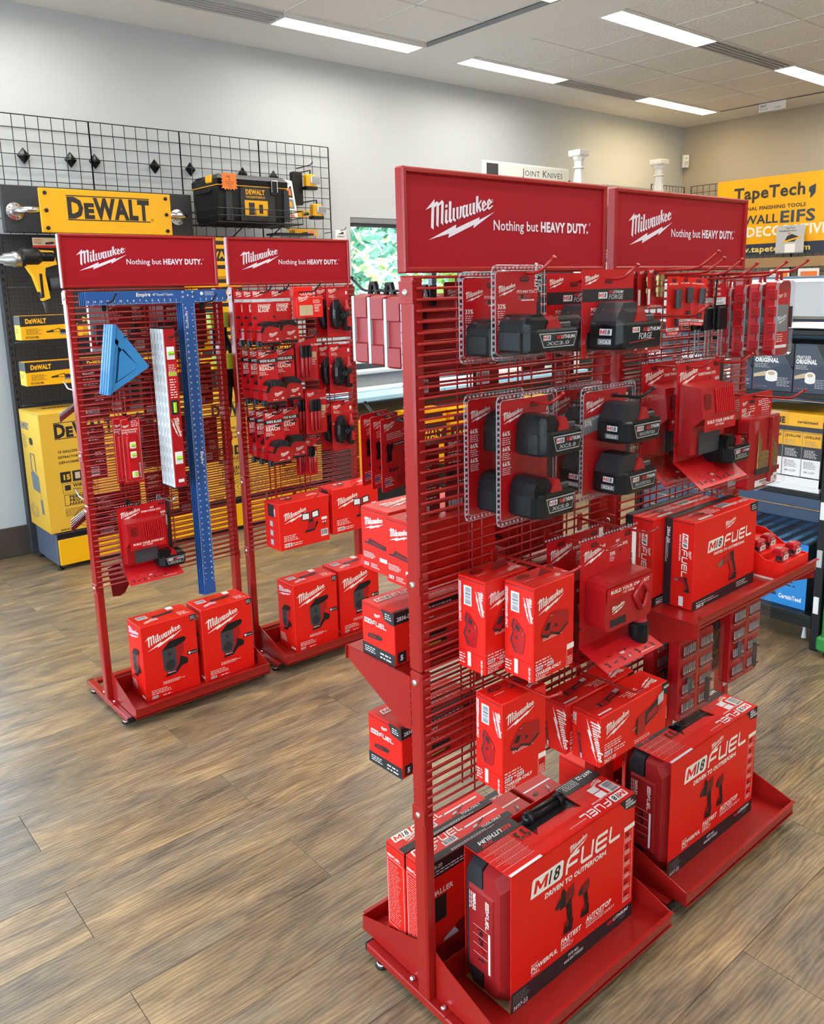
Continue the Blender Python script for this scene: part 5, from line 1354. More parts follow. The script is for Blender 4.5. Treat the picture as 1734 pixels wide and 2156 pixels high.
def sds_art(f, w, h):
    f.rect(0, h*.62, w, h, 'card_red', 2); f.logo(w*.1, h*.86, w*.55, l=3); f.text('MX4', w*.12, h*.76, h*.04, 'cream', .02, l=3); f.text('30%', w*.12, h*.66, h*.05, 'cream', .03, l=3); f.rect(0, h*.48, w, h*.62, 'white', 2); f.text('3/16"-6"', w*.1, h*.57, h*.035, 'ink', .03, l=3); f.text('CONCRETE', w*.1, h*.50, h*.03, 'ink', .02, l=3)
def sds_body(t):
    b = MB()
    for x in (.018, .036):
        z = .0
        pts = [(x, -.004, z-.068+.068*i/16) for i in range(17)]
        b.tube(pts, [.0026 if i % 2 else .0016 for i in range(17)], 'steel', 6)
        b.tube([(x, -.004, 0), (x, -.004, .05)], .0028, 'steel', 6)
    b.obj('masonry_bits', t)
    MB().cbox(.004, -.012, .002, .048, -.0014, .062, 'black', .004).obj('bit_sleeve', t)
    MB().tube([(-.002, 0, .02), (-.002, -.004, .12), (.003, -.006, .145), (.03, -.004, .150), (.044, 0, .13)], .0028, 'black', 6).obj('hang_strap', t)
p3_ = pack('masonry_bit_pack', .052, .138, 'black', sds_art, 'front black pack of masonry drill bits, left of the clear lidded cases', 'drill bit pack', 'masonry bit packs', sds_body)
p3_.location = at_(RD, .302, .100, 1.540); reg(p3_)
dup(p3_, at_(RD, .268, .082, 1.539), 'second black pack of masonry drill bits, behind the front one')
dup(p3_, at_(RD, .272, .050, 1.539), 'rear black pack of masonry drill bits, partly hidden')
fh(RD, .262, 1.672, .200, 'red hook carrying the black masonry bit packs', tip=.045)
fh(RD, .34, 1.674, .235, 'red hook left of the clear lidded bit cases, almost empty', tip=.045)
# clear lidded red bit cases
def bitcase(label, pos):
    t = thing('bit_case', pos, label, 'bit case', 'red bit cases with clear lids')
    w, h, d = .088, .192, .042
    b = MB(); b.loft([[(p[0], y, p[1]) for p in rrect(i, i, w-i, h-i, .014)] for y, i in ((.0, .006), (-.004, 0), (-d*.62, 0), (-d*.66, .003))], 'plastic_red')
    b.obj('case_base', t)
    m = MB(); m.prism([(w*.30, h-.002), (w*.36, h+.022), (w*.64, h+.022), (w*.70, h-.002), (w*.60, h-.002), (w*.58, h+.014), (w*.42, h+.014), (w*.40, h-.002)], -d*.40, -d*.30, 'plastic_red'); m.obj('hang_loop', t)
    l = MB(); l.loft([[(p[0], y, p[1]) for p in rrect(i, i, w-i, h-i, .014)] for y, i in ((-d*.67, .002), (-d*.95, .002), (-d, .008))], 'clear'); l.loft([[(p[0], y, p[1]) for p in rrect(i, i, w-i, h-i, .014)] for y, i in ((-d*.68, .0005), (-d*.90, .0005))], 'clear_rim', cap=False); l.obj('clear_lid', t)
    for z in (.018, .060, .102, .144):
        q = MB(); q.cbox(-.005, -d*.80, z, .003, -d*.28, z+.026, 'box_red2', .002)
        for k in range(3): q.box(-.0062, -d*.72, z+.003+.008*k, -.0045, -d*.36, z+.007+.008*k, 'dark_red')
        q.obj('latch', t)
    MB().cbox(w-.002, -d*.8, .07, w+.004, -d*.3, .125, 'black', .001).obj('clasp', t)
    a = MB(); f = Art(a, (0, -d*.665, 0), (1,0,0), (0,0,1), .0003)
    f.rect(w*.15, h*.16, w*.88, h*.88, 'mid_grey', 1); f.rect(w*.15, h*.68, w*.88, h*.88, 'card_red', 2); f.rect(w*.15, h*.14, w*.88, h*.32, 'card_red', 2); f.rect(w*.15, h*.10, w*.88, h*.14, 'white', 2)
    f.logo(w*.2, h*.42, w*.6, 'white', l=3); f.text('51', w*.55, h*.78, h*.05, 'cream', .02, l=3); f.logo(w*.2, h*.76, w*.3, 'cream', l=3); f.lines(w*.25, h*.3, w*.4, h*.12, 4, 'cream', 3)
    a.obj('insert_card', t, smooth='flat')
    return t
bcs = bitcase('red bit case with clear lid, frontmost and rightmost of four on one hook', at_(RD, .358, .205, 1.474)); reg(bcs)
for i, (x, d, z) in enumerate(((.366, .157, 1.470), (.374, .110, 1.464), (.382, .064, 1.458))):
    dup(bcs, at_(RD, x, d, z), 'red bit case with clear lid, %s of four on one hook' % ('second from the front', 'third from the front', 'closest to the wires')[i])
fh(RD, .412, 1.684, .255, 'red hook running through the loops of the clear lidded bit cases', tip=.035)

# ---- drill bit sets
def helix_art(f, w, h):
    f.logo(w*.06, h*.88, w*.16); f.text('RED', w*.06, h*.82, h*.035, 'cream', .02, .1); f.text('HELIX', w*.06, h*.765, h*.045, 'cream', .02, .1); f.text('23', w*.56, h*.86, h*.05, 'cream', .02); f.rect(w*.28, h*.90, w*.44, h*.93, 'ink', 2); f.lines(w*.3, h*.88, w*.2, h*.08, 3, 'cream'); f.lines(w*.68, h*.93, w*.28, h*.14, 6, 'cream')
def helix_body(t):
    b = MB(); w, z0, z1, dp = .176, .0, .200, .05
    b.loft([[(p[0], y, p[1]) for p in rrect(.002+i, z0+i, w-.002-i, z1-i, .010)] for y, i in ((-.0015, 0), (-dp*.6, 0), (-dp*.62, .002))], 'plastic_red')
    for z in (.130, .150, .158): b.cbox(-.002, -dp*.5, z, .004, -dp*.1, z+.005, 'dark_red', .001)
    o = b.obj('bit_box', t)
    m = MB()
    for k in range(9):
        x = .050+.007*k; hh = .058+.06*(k < 3)*(1-.2*k)
        m.tube([(x, -dp*.62-.004, .045+hh*q/8) for q in range(9)], [.0021 if q % 2 else .0014 for q in range(9)], 'brass', 6)
    for k in range(5):
        x = .122+.008*k; hh = .11-.012*k
        m.tube([(x, -dp*.62-.004, .045+hh*q/8) for q in range(9)], [.0029 if q % 2 else .0019 for q in range(9)], 'brass', 6)
    m.obj('drill_bits', o)
    MB().box(.042, -dp*.62-.009, .040, .112, -dp*.62, .056, 'ink').box(.118, -dp*.62-.009, .040, .166, -dp*.62, .052, 'dark_red').obj('bit_holder_strip', o)
    MB().cbox(.110, -dp*.62-.012, .01, .117, -dp*.62, .195, 'plastic_red', .002).obj('divider', o)
    a = MB(); f = Art(a, (0, -dp*.62-.001, 0), (1,0,0), (0,0,1)); f.poly([(.044, .004), (w-.004, .004), (w-.004, .030), (.148, .030), (.144, .022), (.044, .022)], 'white', 2); f.text('SHOCKWAVE', .07, .013, .006, 'ink', .03, .1, l=3, width=.05); f.text('METAL', .085, .006, .005, 'box_red', .03, l=3); f.text('23', .152, .012, .009, 'ink', .03, l=3)
    a.obj('box_label', o, smooth='flat')
p4_ = pack('drill_bit_set', .178, .262, 'card_red', helix_art, 'front drill bit set with golden bits, under a long red hook', 'drill bit set', 'drill bit sets', helix_body, (.0, .002, .178, .206, .056), slotx=.42)
p4_.location = at_(RD, .376, .145, 1.100); reg(p4_)
dup(p4_, at_(RD, .360, .075, 1.092), 'drill bit set with golden bits, behind the front one on the deep shelf rack')
fh(RD, .448, 1.352, .255, 'red hook carrying the drill bit sets with golden bits', tip=.035)
fh(RD, .105, 1.458, .195, 'red hook carrying the large charger kits, left hole', tip=.04)
fh(RD, .235, 1.462, .215, 'red hook carrying the large charger kits, right hole', tip=.03)

# ---- hooks of the battery rack
fh(RC, .162, 1.688, .205, 'red hook carrying the slim battery packs', tip=.035)
fh(RC, .425, 1.674, .205, 'red hook carrying the large angular batteries', tip=.035)
fh(RC, .180, 1.438, .215, 'red hook carrying the twin battery packs', tip=.03)
fh(RC, .452, 1.424, .235, 'black hook carrying the angular twin battery packs', col='black', tip=.03)
fh(RC, .215, 1.086, .235, 'red hook through the handles of the upper charger cartons', tip=.03)
fh(RC, .392, 1.092, .205, 'red hook carrying the small charger kits, left hole', tip=.03)
fh(RC, .515, 1.106, .215, 'red hook carrying the small charger kits, right hole', tip=.02)
fh(RC, .160, .832, .235, 'red hook above the lone charger carton, tip showing', tip=.03)
fh(RC, .520, .702, .190, 'red hook through the long red cartons', tip=.02)

# ---- bit sets hanging below the deep shelf
def ult_art(f, w, h):
    f.logo(w*.06, h*.92, w*.3); f.rect(0, 0, w, h*.085, 'card_red', 2); f.poly([(w*.16, 0), (w, 0), (w, h*.03), (w*.5, h*.03), (w*.46, h*.045), (w*.16, h*.045)], 'white', 3); f.text('ULTIMATE FIT', w*.16, h*.055, h*.024, 'cream', .03, .1, l=4); f.text('SHOCKWAVE', w*.2, h*.012, h*.022, 'ink', .03, .1, l=4); f.lines(w*.55, h*.08, w*.35, h*.04, 3, 'cream', 4)
def ult_body(t):
    w, z0, z1, dp = .176, .022, .255, .044
    b = MB(); b.loft([[(p[0], y, p[1]) for p in rrect(.004+i, z0+i, w-.004-i, z1-i, .012)] for y, i in ((-.0015, 0), (-dp*.6, 0), (-dp*.62, .003))], 'plastic_red')
    b.cbox(w*.5-.006, -dp*.62-.006, z0+.01, w*.5+.006, -dp*.62, z1-.01, 'plastic_red', .002)
    o = b.obj('bit_box', t)
    m = MB(); R = random.Random(3)
    for cx in (.022, .106):
        for r_ in range(4):
            z = z0+.016+.054*r_
            n = 7
            for k in range(n):
                if r_ == 1 and cx < .1 and k in (3, 4): continue
                x = cx+.0085*k
                m.tube([(x, -dp*.62-.005, z), (x, -dp*.62-.005, z+.014), (x, -dp*.62-.005, z+.015), (x, -dp*.62-.005, z+.034)], [.0030, .0030, .0020, .0020], 'steel', 6)
            m.box(cx-.005, -dp*.62-.009, z+.004, cx+.056, -dp*.62, z+.011, 'dark_red')
    m.obj('driver_bits', o)
    q = MB(); q.lathe([(.005, z0+.072), (.007, z0+.074), (.007, z0+.118), (.004, z0+.12)], .048, -dp*.62-.006, 'dark_grey', 8); q.lathe([(.005, z0+.02), (.006, z0+.022), (.006, z0+.09), (.004, z0+.092)], .134, -dp*.62-.010, 'charcoal', 8); q.obj('bit_holder', o)
p5_ = pack('screwdriver_bit_set', .182, .275, 'card_red', ult_art, 'front set of screwdriver bits, below the left end of the deep shelf', 'bit set', 'screwdriver bit sets below the shelf', ult_body, (.0, .020, .182, .262, .055))
p5_.location = at_(RD, .070, .150, .500); reg(p5_)
dup(p5_, at_(RD, .060, .080, .500), 'set of screwdriver bits behind the front one, left below the deep shelf')
dup(p5_, at_(RD, .328, .150, .520), 'front set of screwdriver bits, below the right half of the deep shelf')
dup(p5_, at_(RD, .318, .080, .520), 'set of screwdriver bits behind the front one, right below the deep shelf')
fh(RD, .150, .768, .19, 'red hook under the deep shelf, left', tip=.02)
fh(RD, .410, .788, .19, 'red hook under the deep shelf, right', tip=.02)

# ---- counter display with small bit boxes on the shelf
t = thing('counter_display', at_(RD, .440, .262, .8435), 'low red cardboard display tray on the right end of the deep shelf', 'display tray')
m = MB(); m.prism([(0, 0), (.155, 0), (.155, .052), (0, .052)], 0, .003, 'box_red'); m.box(0, .003, 0, .155, .19, .003, 'box_red')
for x in (0, .152): m.prism([(.003, 0), (.19, 0), (.19, .105), (.13, .100), (.05, .055), (.003, .052)], x, x+.003, 'box_red', 'x')
m.box(.003, .187, 0, .152, .19, .105, 'box_red'); m.obj('tray', t)
m = MB(); m.sheet([(.003, .004, .046), (.152, .004, .046), (.152, .060, .040), (.003, .060, .040)], .002, 'box_red'); m.sheet([(.003, .060, .062), (.152, .060, .062), (.152, .120, .058), (.003, .120, .058)], .002, 'box_red'); m.box(.003, .060, .040, .152, .062, .062, 'box_red')
m.sheet([(.003, .120, .080), (.152, .120, .080), (.152, .187, .076), (.003, .187, .076)], .002, 'box_red'); m.box(.003, .120, .058, .152, .122, .080, 'box_red'); m.obj('steps', t)
a = MB(); f = Art(a, (0, 0, 0), (1,0,0), (0,0,1)); f.rect(0, 0, .155, .007, 'white'); f.poly([(.04, .007), (.105, .007), (.10, .015), (.05, .015)], 'white'); f.text('SHOCKWAVE', .053, .008, .004, 'ink', .03, .1)
g = Art(a, (0, .19, 0), (0,-1,0), (0,0,1)); g.rect(0, 0, .19, .006, 'cream'); a.obj('print', t, smooth='flat')
def bitbox(label, pos, rz):
    t = thing('bit_tub', pos, label, 'bit tub', 'small bit tubs on the display tray', rz)
    b = MB(); b.loft([[(p[0], p[1], z) for p in rrect(i, i, .040-i, .030-i, .005)] for z, i in ((0, .002), (.020, 0))], 'clear'); b.obj('clear_tub', t)
    m = MB(); R = random.Random(2)
    for k in range(12): x, y = R.uniform(.006, .032), R.uniform(.006, .024); m.tube([(x, y, .003), (x+R.uniform(-.004, .004), y, .016)], .002, 'dark_grey', 5)
    m.obj('driver_bits', t)
    b = MB(); b.loft([[(p[0], p[1], z) for p in rrect(i-.0, i, .040-i, .030-i, .005)] for z, i in ((.0202, -.001), (.034, -.001), (.038, .004))], 'plastic_red'); b.obj('lid', t)
    a = MB(); f = Art(a, (0, -.0012, 0), (1,0,0), (0,0,1)); f.rect(.006, .008, .036, .022, 'white'); f.text('PH 2', .012, .011, .007, 'ink', .03); f.lines(.008, .033, .02, .008, 2, 'cream')
    g = Art(a, (0, 0, .0382), (1,0,0), (0,1,0)); g.lines(.008, .026, .02, .014, 3, 'cream'); a.obj('tub_label', t, smooth='flat')
    return t
q = bitbox('frontmost small bit tub on the red display tray', at_(RD, .462, .250, .8905), .05); reg(q)
for x, d, z, l in ((.540, .248, .8905, 'small bit tub at the right end of the red display tray'), (.445, .190, .9075, 'small bit tub in the middle row of the display tray, left'), (.510, .188, .9075, 'small bit tub in the middle row of the display tray, right'), (.455, .128, .9255, 'small bit tub at the back of the display tray')):
    dup(q, at_(RD, x, d, z), l, (0, 0, .03))

# ------------------------------------------------------------------ T-square rack: squares and levels
for i in range(4):
    d = .062-.009*i
    x0 = .058+.004*i*0
    t = thing('drywall_square', at_(RA, .056-.004*(i), d, 0), ('front', 'second', 'third', 'rear')[i]+' long blue T-square of four hanging on the T-square rack', 'T-square', 'blue drywall squares')
    z0, z1 = 1.632, 1.682
    m = MB(); m.cbox(0, 0, z0, .582, .003, z1, 'blue', .0008); m.obj('head', t)
    m = MB(); m.cbox(.382, -.0015, .392, .436, .0015, z1-.001, 'blue', .0006); m.obj('blade', t)
    if i == 0:
        a = MB(); f = Art(a, (0, -.0016, 0), (1,0,0), (0,0,1), .0002)
        f.text('Empire', .195, z0+.030, .013, 'white', .03); f.text('48" Drywall T-Square', .262, z0+.031, .009, 'white', .01, width=.085); f.disc(.248, z0+.036, .004, 'white')
        for k in range(16):
            if 0 < k: f.text(str(k), .378-.0248*k+(.002 if k < 10 else -.004), z0+.010, .008, 'white', .02)
        for k in range(1, 6): f.text(str(k), .436+.0248*k, z0+.010, .008, 'white', .02)
        for k in range(64): f.rect(.004+.0059*k, z0+.001, .0052+.0059*k, z0+(.008 if k % 4 == 0 else .004), 'white')
        for k in range(24): f.rect(.440+.0059*k, z0+.001, .4412+.0059*k, z0+(.008 if k % 4 == 0 else .004), 'white')
        f.disc(.470, z0+.036, .007, 'white'); f.lines(.484, z0+.044, .05, .016, 3, 'white')
        for sx, sz in ((.388, 1.675), (.430, 1.675), (.388, 1.656), (.430, 1.656), (.409, 1.662)): f.disc(sx, sz, .0042, 'light_grey', 2, 8)
        for k in range(1, 48):
            z = z1-.05-.0254*k*0.985
            f.text(str(48-k), .391, z+.008, .0075, 'white', .01, ang=-PI/2, width=.009 if 48-k > 9 else .005)
            f.text(str(k), .420, z+.008, .0075, 'white', .01, ang=-PI/2, width=.009 if k > 9 else .005)
        for k in range(190):
            z = z1-.056-.00627*k
            f.rect(.382, z, .382+(.007 if k % 4 == 0 else .004), z+.0012, 'white'); f.rect(.436-(.007 if k % 4 == 0 else .004), z, .436, z+.0012, 'white')
        f.text('Empire', .413, 1.02, .012, 'white', .03, ang=-PI/2); f.lines(.405, 1.60, .09, .010, 2, 'white', ang=-PI/2)
        a.obj('ruler_marks', t, smooth='flat')
# speed squares
for i in range(4):
    d = .125-.024*i
    t = thing('speed_square', at_(RA, .0+.064-.005*i*0, d, 1.300), ('front', 'second', 'third', 'rear')[i]+' blue triangular rafter square of four on the T-square rack', 'rafter square', 'blue rafter squares')
    tri = [(.028-.028, .0), (.030-.028+.0, .0)]
    m = MB()
    P_ = [(.018, 0.0), (.060, .258), (.195, .098)]
    # outer triangle with two slots made of bars
    m.prism([(.015, .0), (.027, .0), (.072, .262), (.058, .262)], -.012, .006, 'bright_blue')
    m.prism([(.024, .0), (.185, .092), (.186, .100), (.072, .262), (.064, .262), (.058, .20), (.148, .097), (.034, .030)], -.003, 0, 'bright_blue')
    m.prism([(.034, .030), (.050, .038), (.078, .200), (.058, .215)], -.003, 0, 'bright_blue')
    m.prism([(.060, .050), (.148, .097), (.092, .170), (.078, .155)], -.003, 0, 'bright_blue')
    m.obj('triangle', t)
    m = MB(); m.prism([(.056, .215), (.066, .256), (.150, .150), (.148, .140), (.100, .170)], -.0028, -.0002, 'bright_blue'); m.obj('slot_bar', t)
# levels
def level(t, first):
    w, h, d = .052, .642, .026
    m = MB(); m.cbox(.004, 0, .004, w, d, h-.004, 'plastic_red', .002); o = m.obj('beam', t)
    m = MB(); m.cbox(0, .001, .006, .004, d-.001, h-.006, 'sill_white', .001)  # left edge coloured white for the window glare on it
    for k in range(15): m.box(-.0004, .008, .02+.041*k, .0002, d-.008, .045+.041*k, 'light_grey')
    m.obj('glare_white_edge', t)
    MB().cbox(.001, -.001, 0, w+.001, d, .006, 'black', .001).obj('end_cap', t); MB().cbox(.001, -.001, h-.006, w+.001, d, h, 'black', .001).obj('end_cap', t)
    if first:
        for z, hz in ((.522, .040), (.305, .048), (.105, .040)):
            m = MB(); m.cbox(.012, -.0015, z-.005, .044, .0005, z+hz+.005, 'white' if z != .305 else 'ink', .001); v_ = m.obj('vial_window', t)
            MB().tube([(.028, -.003, z+.004), (.028, -.003, z+hz-.004)] if z == .305 else [(.017, -.003, z+hz/2), (.040, -.003, z+hz/2)], .007, 'level_green', 8).obj('vial', v_)
        a = MB(); f = Art(a, (0, 0, 0), (1,0,0), (0,0,1)); f.logo(.007, .290, .085, 'cream', -PI/2*.98); f.disc(.028, .600, .006, 'ink', 2); f.disc(.028, .600, .004, 'steel', 3)
        f.rect(.010, .36, .048, .51, 'card_red', 2); f.lines(.014, .50, .03, .03, 4, 'cream', 3); f.rect(.014, .455, .044, .467, 'level_green', 3); f.frame(.012, .453, .046, .469, .001, 'cream', 4); f.lines(.014, .445, .03, .08, 8, 'cream', 3); f.rect(.018, .025, .042, .038, 'white', 3)
        a.obj('level_print', t, smooth='flat')
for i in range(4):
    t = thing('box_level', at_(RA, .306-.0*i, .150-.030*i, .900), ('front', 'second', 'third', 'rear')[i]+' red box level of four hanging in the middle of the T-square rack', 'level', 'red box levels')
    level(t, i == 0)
fh(RA, .335, 1.500, .18, 'black hook through the box levels', col='black')
fh(RA, .135, 1.640, .13, 'black hook holding up the left end of the T-squares', col='black', tip=.04)
fh(RA, .540, 1.630, .13, 'black hook holding up the right end of the T-squares', col='black', tip=.04)
fh(RA, .165, 1.510, .16, 'black hook carrying the blue rafter squares', col='black')
# torpedo levels
def torp_art(f, w, h):
    f.logo(w*.1, h*.84, w*.36); f.lines(w*.55, h*.95, w*.38, h*.10, 4, 'cream'); f.text('STRONGEST MAGNETS,', w*.06, h*.80, h*.022, 'cream', .02, width=w*.8); f.text('EASIEST PITCH SET.', w*.06, h*.765, h*.022, 'cream', .02, width=w*.75); f.bars(w*.66, h*.08, w*.2, h*.22)
    f.frame(w*.05, h*.04, w*.96, h*.97, .0008, 'cream')
def torp_body(t):
    m = MB(); m.prism(rrect(.016, .016, .052, .190, .008), -.024, -.002, 'card_red'); o = m.obj('torpedo_level', t)
    for z, c in ((.150, 'cream'), (.112, 'cream'), (.034, 'cream')):
        m = MB(); m.prism(rrect(.022, z-.006, .046, z+.020, .004), -.0258, -.024, c); v_ = m.obj('vial_window', o)
        MB().tube([(.026, -.028, z+.007), (.043, -.028, z+.007)] if z > .05 else [(.034, -.028, z-.0), (.034, -.028, z+.016)], .006, 'level_green', 8).obj('vial', v_)
p6_ = pack('torpedo_level_pack', .078, .265, 'card_red', torp_art, 'front small level in a clear pack, left of the box levels', 'level', 'small level packs', torp_body, (.008, .010, .060, .205, .032), slotx=.5)
p6_.location = at_(RA, .133, .085, .938); reg(p6_)
dup(p6_, at_(RA, .118, .042, .938), 'small level in a clear pack, behind the front one')
fh(RA, .176, 1.198, .13, 'black hook carrying the small level packs', col='black')
fh(RA, .155, .852, .13, 'black hook carrying the kit on the T-square rack, left hole', col='black')
fh(RA, .285, .850, .16, 'steel hook carrying the kit on the T-square rack, right hole', col='steel')

# ------------------------------------------------------------------ middle rack
def tape_art(kind):
    def art(f, w, h):
        f.logo(w*.06, h*.86, w*.62)
        if kind == 0:
            f.rect(0, h*.76, w, h*.83, 'light_grey', 2); f.text('MAGNETIC', w*.08, h*.775, h*.04, 'white', .02, l=3); f.text('STRAIGHTER', w*.3, h*.68, h*.035, 'cream', .02); f.text('STIFFER', w*.3, h*.62, h*.055, 'cream', .03); f.text('BLADE', w*.3, h*.56, h*.055, 'cream', .03)
        else:
            f.rect(0, h*.74, w, h*.83, 'ink', 2); f.text('WIDE BLADE', w*.14, h*.76, h*.05, 'white', .03, l=3, width=w*.74); f.text('LONGEST', w*.1, h*.67, h*.045, 'cream', .03); f.text('REACH', w*.1, h*.59, h*.07, 'cream', .03); f.lines(w*.1, h*.57, w*.4, h*.08, 3, 'cream'); f.rect(w*.55, h*.66, w*.9, h*.70, 'ink', 2)
        f.rect(w*.06, h*.42, w*.22, h*.47, 'ink', 2)
    return art
def tape_body(kind):
    def body(t):
        x0, z0 = .012, -.020
        prof = [(0, .016), (.0, .062), (.014, .084), (.040, .092), (.070, .088), (.088, .072), (.095, .050), (.096, .004), (.060, .0), (.012, .002)]
        m = MB(); m.prism([(x0+a, z0+b) for a, b in prof], -.046, -.003, 'plastic_red'); o = m.obj('tape_measure', t)
        m = MB(); m.loft([[(x0+a, y, z0+b) for a, b in [(-.002, .050), (.013, .0865), (.040, .095), (.072, .091), (.092, .072), (.080, .066), (.066, .072), (.040, .076), (.020, .070), (.008, .048)]] for y in (-.049, -.002)], 'black')
        if kind:
            for k in range(5): m.box(x0+.022+.011*k, -.050, z0+.074, x0+.027+.011*k, -.002, z0+.097, 'charcoal')
        m.cbox(x0-.004, -.048, z0-.002, x0+.092, -.004, z0+.010, 'black', .003); m.cbox(x0-.012, -.036, z0-.010, x0+.004, -.016, z0+.014, 'charcoal', .002)
        m.obj('rubber_grip', o)
        a = MB(); f = Art(a, (x0, -.0462, z0), (1,0,0), (0,0,1)); f.logo(.036, .028, .044, 'cream', .05, 3); f.text('35', .070, .016, .008, 'cream', .03); f.lines(.03, .020, .03, .006, 1, 'cream'); a.obj('tape_label', o, smooth='flat')
    return body
tp = [pack('tape_measure_pack', .100, .200, 'card_red', tape_art(k), 'x', 'tape measure', 'carded tape measures', tape_body(k)) for k in (0, 1)]
for p_ in tp: reg(p_)
rowsz = ((1.474, 0, 'top row, with a silver band'), (1.226, 1, 'second row, with a black band'), (.966, 1, 'third row, with a black band'))
for ri, (z, k, nm) in enumerate(rowsz):
    xs = ((-.003, .180, 'front of the left hook'), (-.004, .108, 'middle of the left hook'), (-.004, .042, 'rear of the left hook'), (.122, .120, 'right hook'))
    for ci, (x, d, pn) in enumerate(xs):
        lab = 'carded tape measure, '+nm.replace(', with a', ' with')+', '+pn
        if ri == 0 and ci == 0: tp[0]['label'] = lab; tp[0].location = at_(RB, x, d, z)
        elif ri == 1 and ci == 0: tp[1]['label'] = lab; tp[1].location = at_(RB, x+.01, d, z)
        else: dup(tp[k], at_(RB, x+(.012*ri if ci < 3 else .006*ri), d, z), lab)
    fh(RB, .052+.01*ri, z+.188, .225, 'black hook of the left tape measures, '+nm.split(',')[0], col='black')
    fh(RB, .172+.006*ri, z+.192, .165, 'black hook of the right tape measures, '+nm.split(',')[0], col='black')
def rag_art(f, w, h): f.logo(w*.05, h*.78, w*.42); f.rect(w*.10, h*.12, w*.60, h*.62, 'tan', 2); f.rect(w*.36, h*.12, w*.37, h*.62, 'kraft', 3); f.text('DUSTY', w*.66, h*.55, h*.09, 'cream', .02); f.text('WET', w*.66, h*.42, h*.09, 'cream', .02); f.text('OILY', w*.66, h*.29, h*.09, 'cream', .02); f.lines(w*.62, h*.9, w*.3, h*.2, 3, 'cream')
g1 = carton('work_glove_box', .138, .035, .088, 'box_red', lambda F, w, d, h: rag_art(F['front'], w, h), 'small red box with tan gloves on its front, right of the top tape measures', cat='box')
g1.location = at_(RB, .232, .155, 1.552)
g2 = carton('wipes_box', .100, .03, .060, 'box_red', lambda F, w, d, h: (F['front'].text('CLOG', w*.3, h*.4, h*.25, 'cream', .03), F['front'].lines(w*.3, h*.3, w*.4, h*.2, 2, 'cream')), 'small red box behind the gloves box, near the top of the tape measure rack')
g2.location = at_(RB, .262, .090, 1.625)
def mark_art(f, w, h): f.logo(w*.08, h*.86, w*.4); f.text('CLOG', w*.7, h*.78, h*.04, 'cream', .03); f.rect(w*.74, h*.50, w*.95, h*.64, 'tan', 2); f.text('DUSTY', w*.72, h*.45, h*.03, 'cream', .02); f.text('WET', w*.72, h*.40, h*.03, 'cream', .02); f.text('OILY', w*.72, h*.35, h*.03, 'cream', .02)
def mark_body(t):
    for k in range(3):
        m = MB(); x = .026+.019*k
        m.lathe([(.005, .015), (.0078, .020), (.0078, .098), (.006, .104)], x, -.011, 'plastic_red', 10); o = m.obj('marker', t, smooth=True)
        m = MB(); m.lathe([(.0085, .104), (.0085, .150), (.006, .156)], x, -.011, 'gloss_black', 10); m.box(x-.002, -.024, .11, x+.002, -.018, .155, 'gloss_black'); m.obj('cap', o)
p7_ = pack('marker_pack', .112, .196, 'card_red', mark_art, 'blister of three black capped markers, second row of the tape measure rack', 'marker pack', 'marker blisters', mark_body, (.010, .010, .082, .170, .026))
p7_.location = at_(RB, .245, .110, 1.275); reg(p7_)
dup(p7_, at_(RB, .258, .055, 1.272), 'blister of three markers behind another, second row of the tape measure rack')
dup(p7_, at_(RB, .268, .130, 1.034), 'blister of three black capped markers, third row, front one')
dup(p7_, at_(RB, .236, .085, 1.034), 'blister of three markers, third row of the tape measure rack, second one')
dup(p7_, at_(RB, .225, .045, 1.034), 'blister of three markers, third row of the tape measure rack, rear one')
dup(p7_, at_(RB, .262, .120, .842), 'narrow blister of thin markers, lowest on the tape measure rack, front one', scale=(.55, 1, .87))
dup(p7_, at_(RB, .240, .075, .842), 'narrow blister of thin markers, lowest on the tape measure rack, rear one', scale=(.55, 1, .87))
fh(RB, .300, 1.462, .17, 'black hook carrying the markers in the second row', col='black')
fh(RB, .318, 1.218, .19, 'red hook carrying the markers in the third row')
fh(RB, .288, 1.000, .17, 'red hook carrying the thin markers')
fh(RB, .290, 1.660, .23, 'black hook reaching over the gloves box', col='black', tip=.05)
def chalk_art(f, w, h): f.logo(w*.06, h*.86, w*.4); f.lines(w*.1, h*.84, w*.3, h*.06, 3, 'cream'); f.text('6:1', w*.05, h*.55, h*.04, 'cream', .02); f.rect(w*.84, h*.84, w*.92, h*.90, 'white', 2)
def chalk_body(t):
    m = MB(); pr = [(.018, .045), (.010, .080), (.012, .125), (.030, .160), (.044, .166), (.056, .150), (.064, .120), (.066, .085), (.056, .050), (.038, .034)]
    m.loft([[((a-.038)*(1-i)+.038, y, (b-.1)*(1-i)+.1) for a, b in pr] for y, i in ((-.003, 0), (-.030, 0), (-.040, .25))], 'gloss_black'); o = m.obj('chalk_reel', t)
    m = MB(); m.lathe([(.012, -.040), (.013, -.048), (.005, -.050)], .054, -.092, 'charcoal', 10, 'y'); m.tube([(.038, -.035, .15), (.054, -.050, .10), (.040, -.046, .07)], .004, 'gloss_black', 6); m.obj('crank', o)
    m = MB(); m.lathe([(.013, .026), (.0165, .030), (.0165, .112), (.012, .120)], .092, -.020, 'black', 12); b = m.obj('chalk_bottle', t, smooth=True)
    m = MB(); m.lathe([(.0172, .112), (.0172, .126), (.008, .140), (.004, .165)], .092, -.020, 'plastic_red', 12); m.obj('bottle_cap', b, smooth=True)
    m = MB(); Art(m, (0, -.0372, 0), (1,0,0), (0,0,1)).rect(.084, .045, .102, .088, 'card_red'); m.obj('bottle_label', b, smooth='flat')
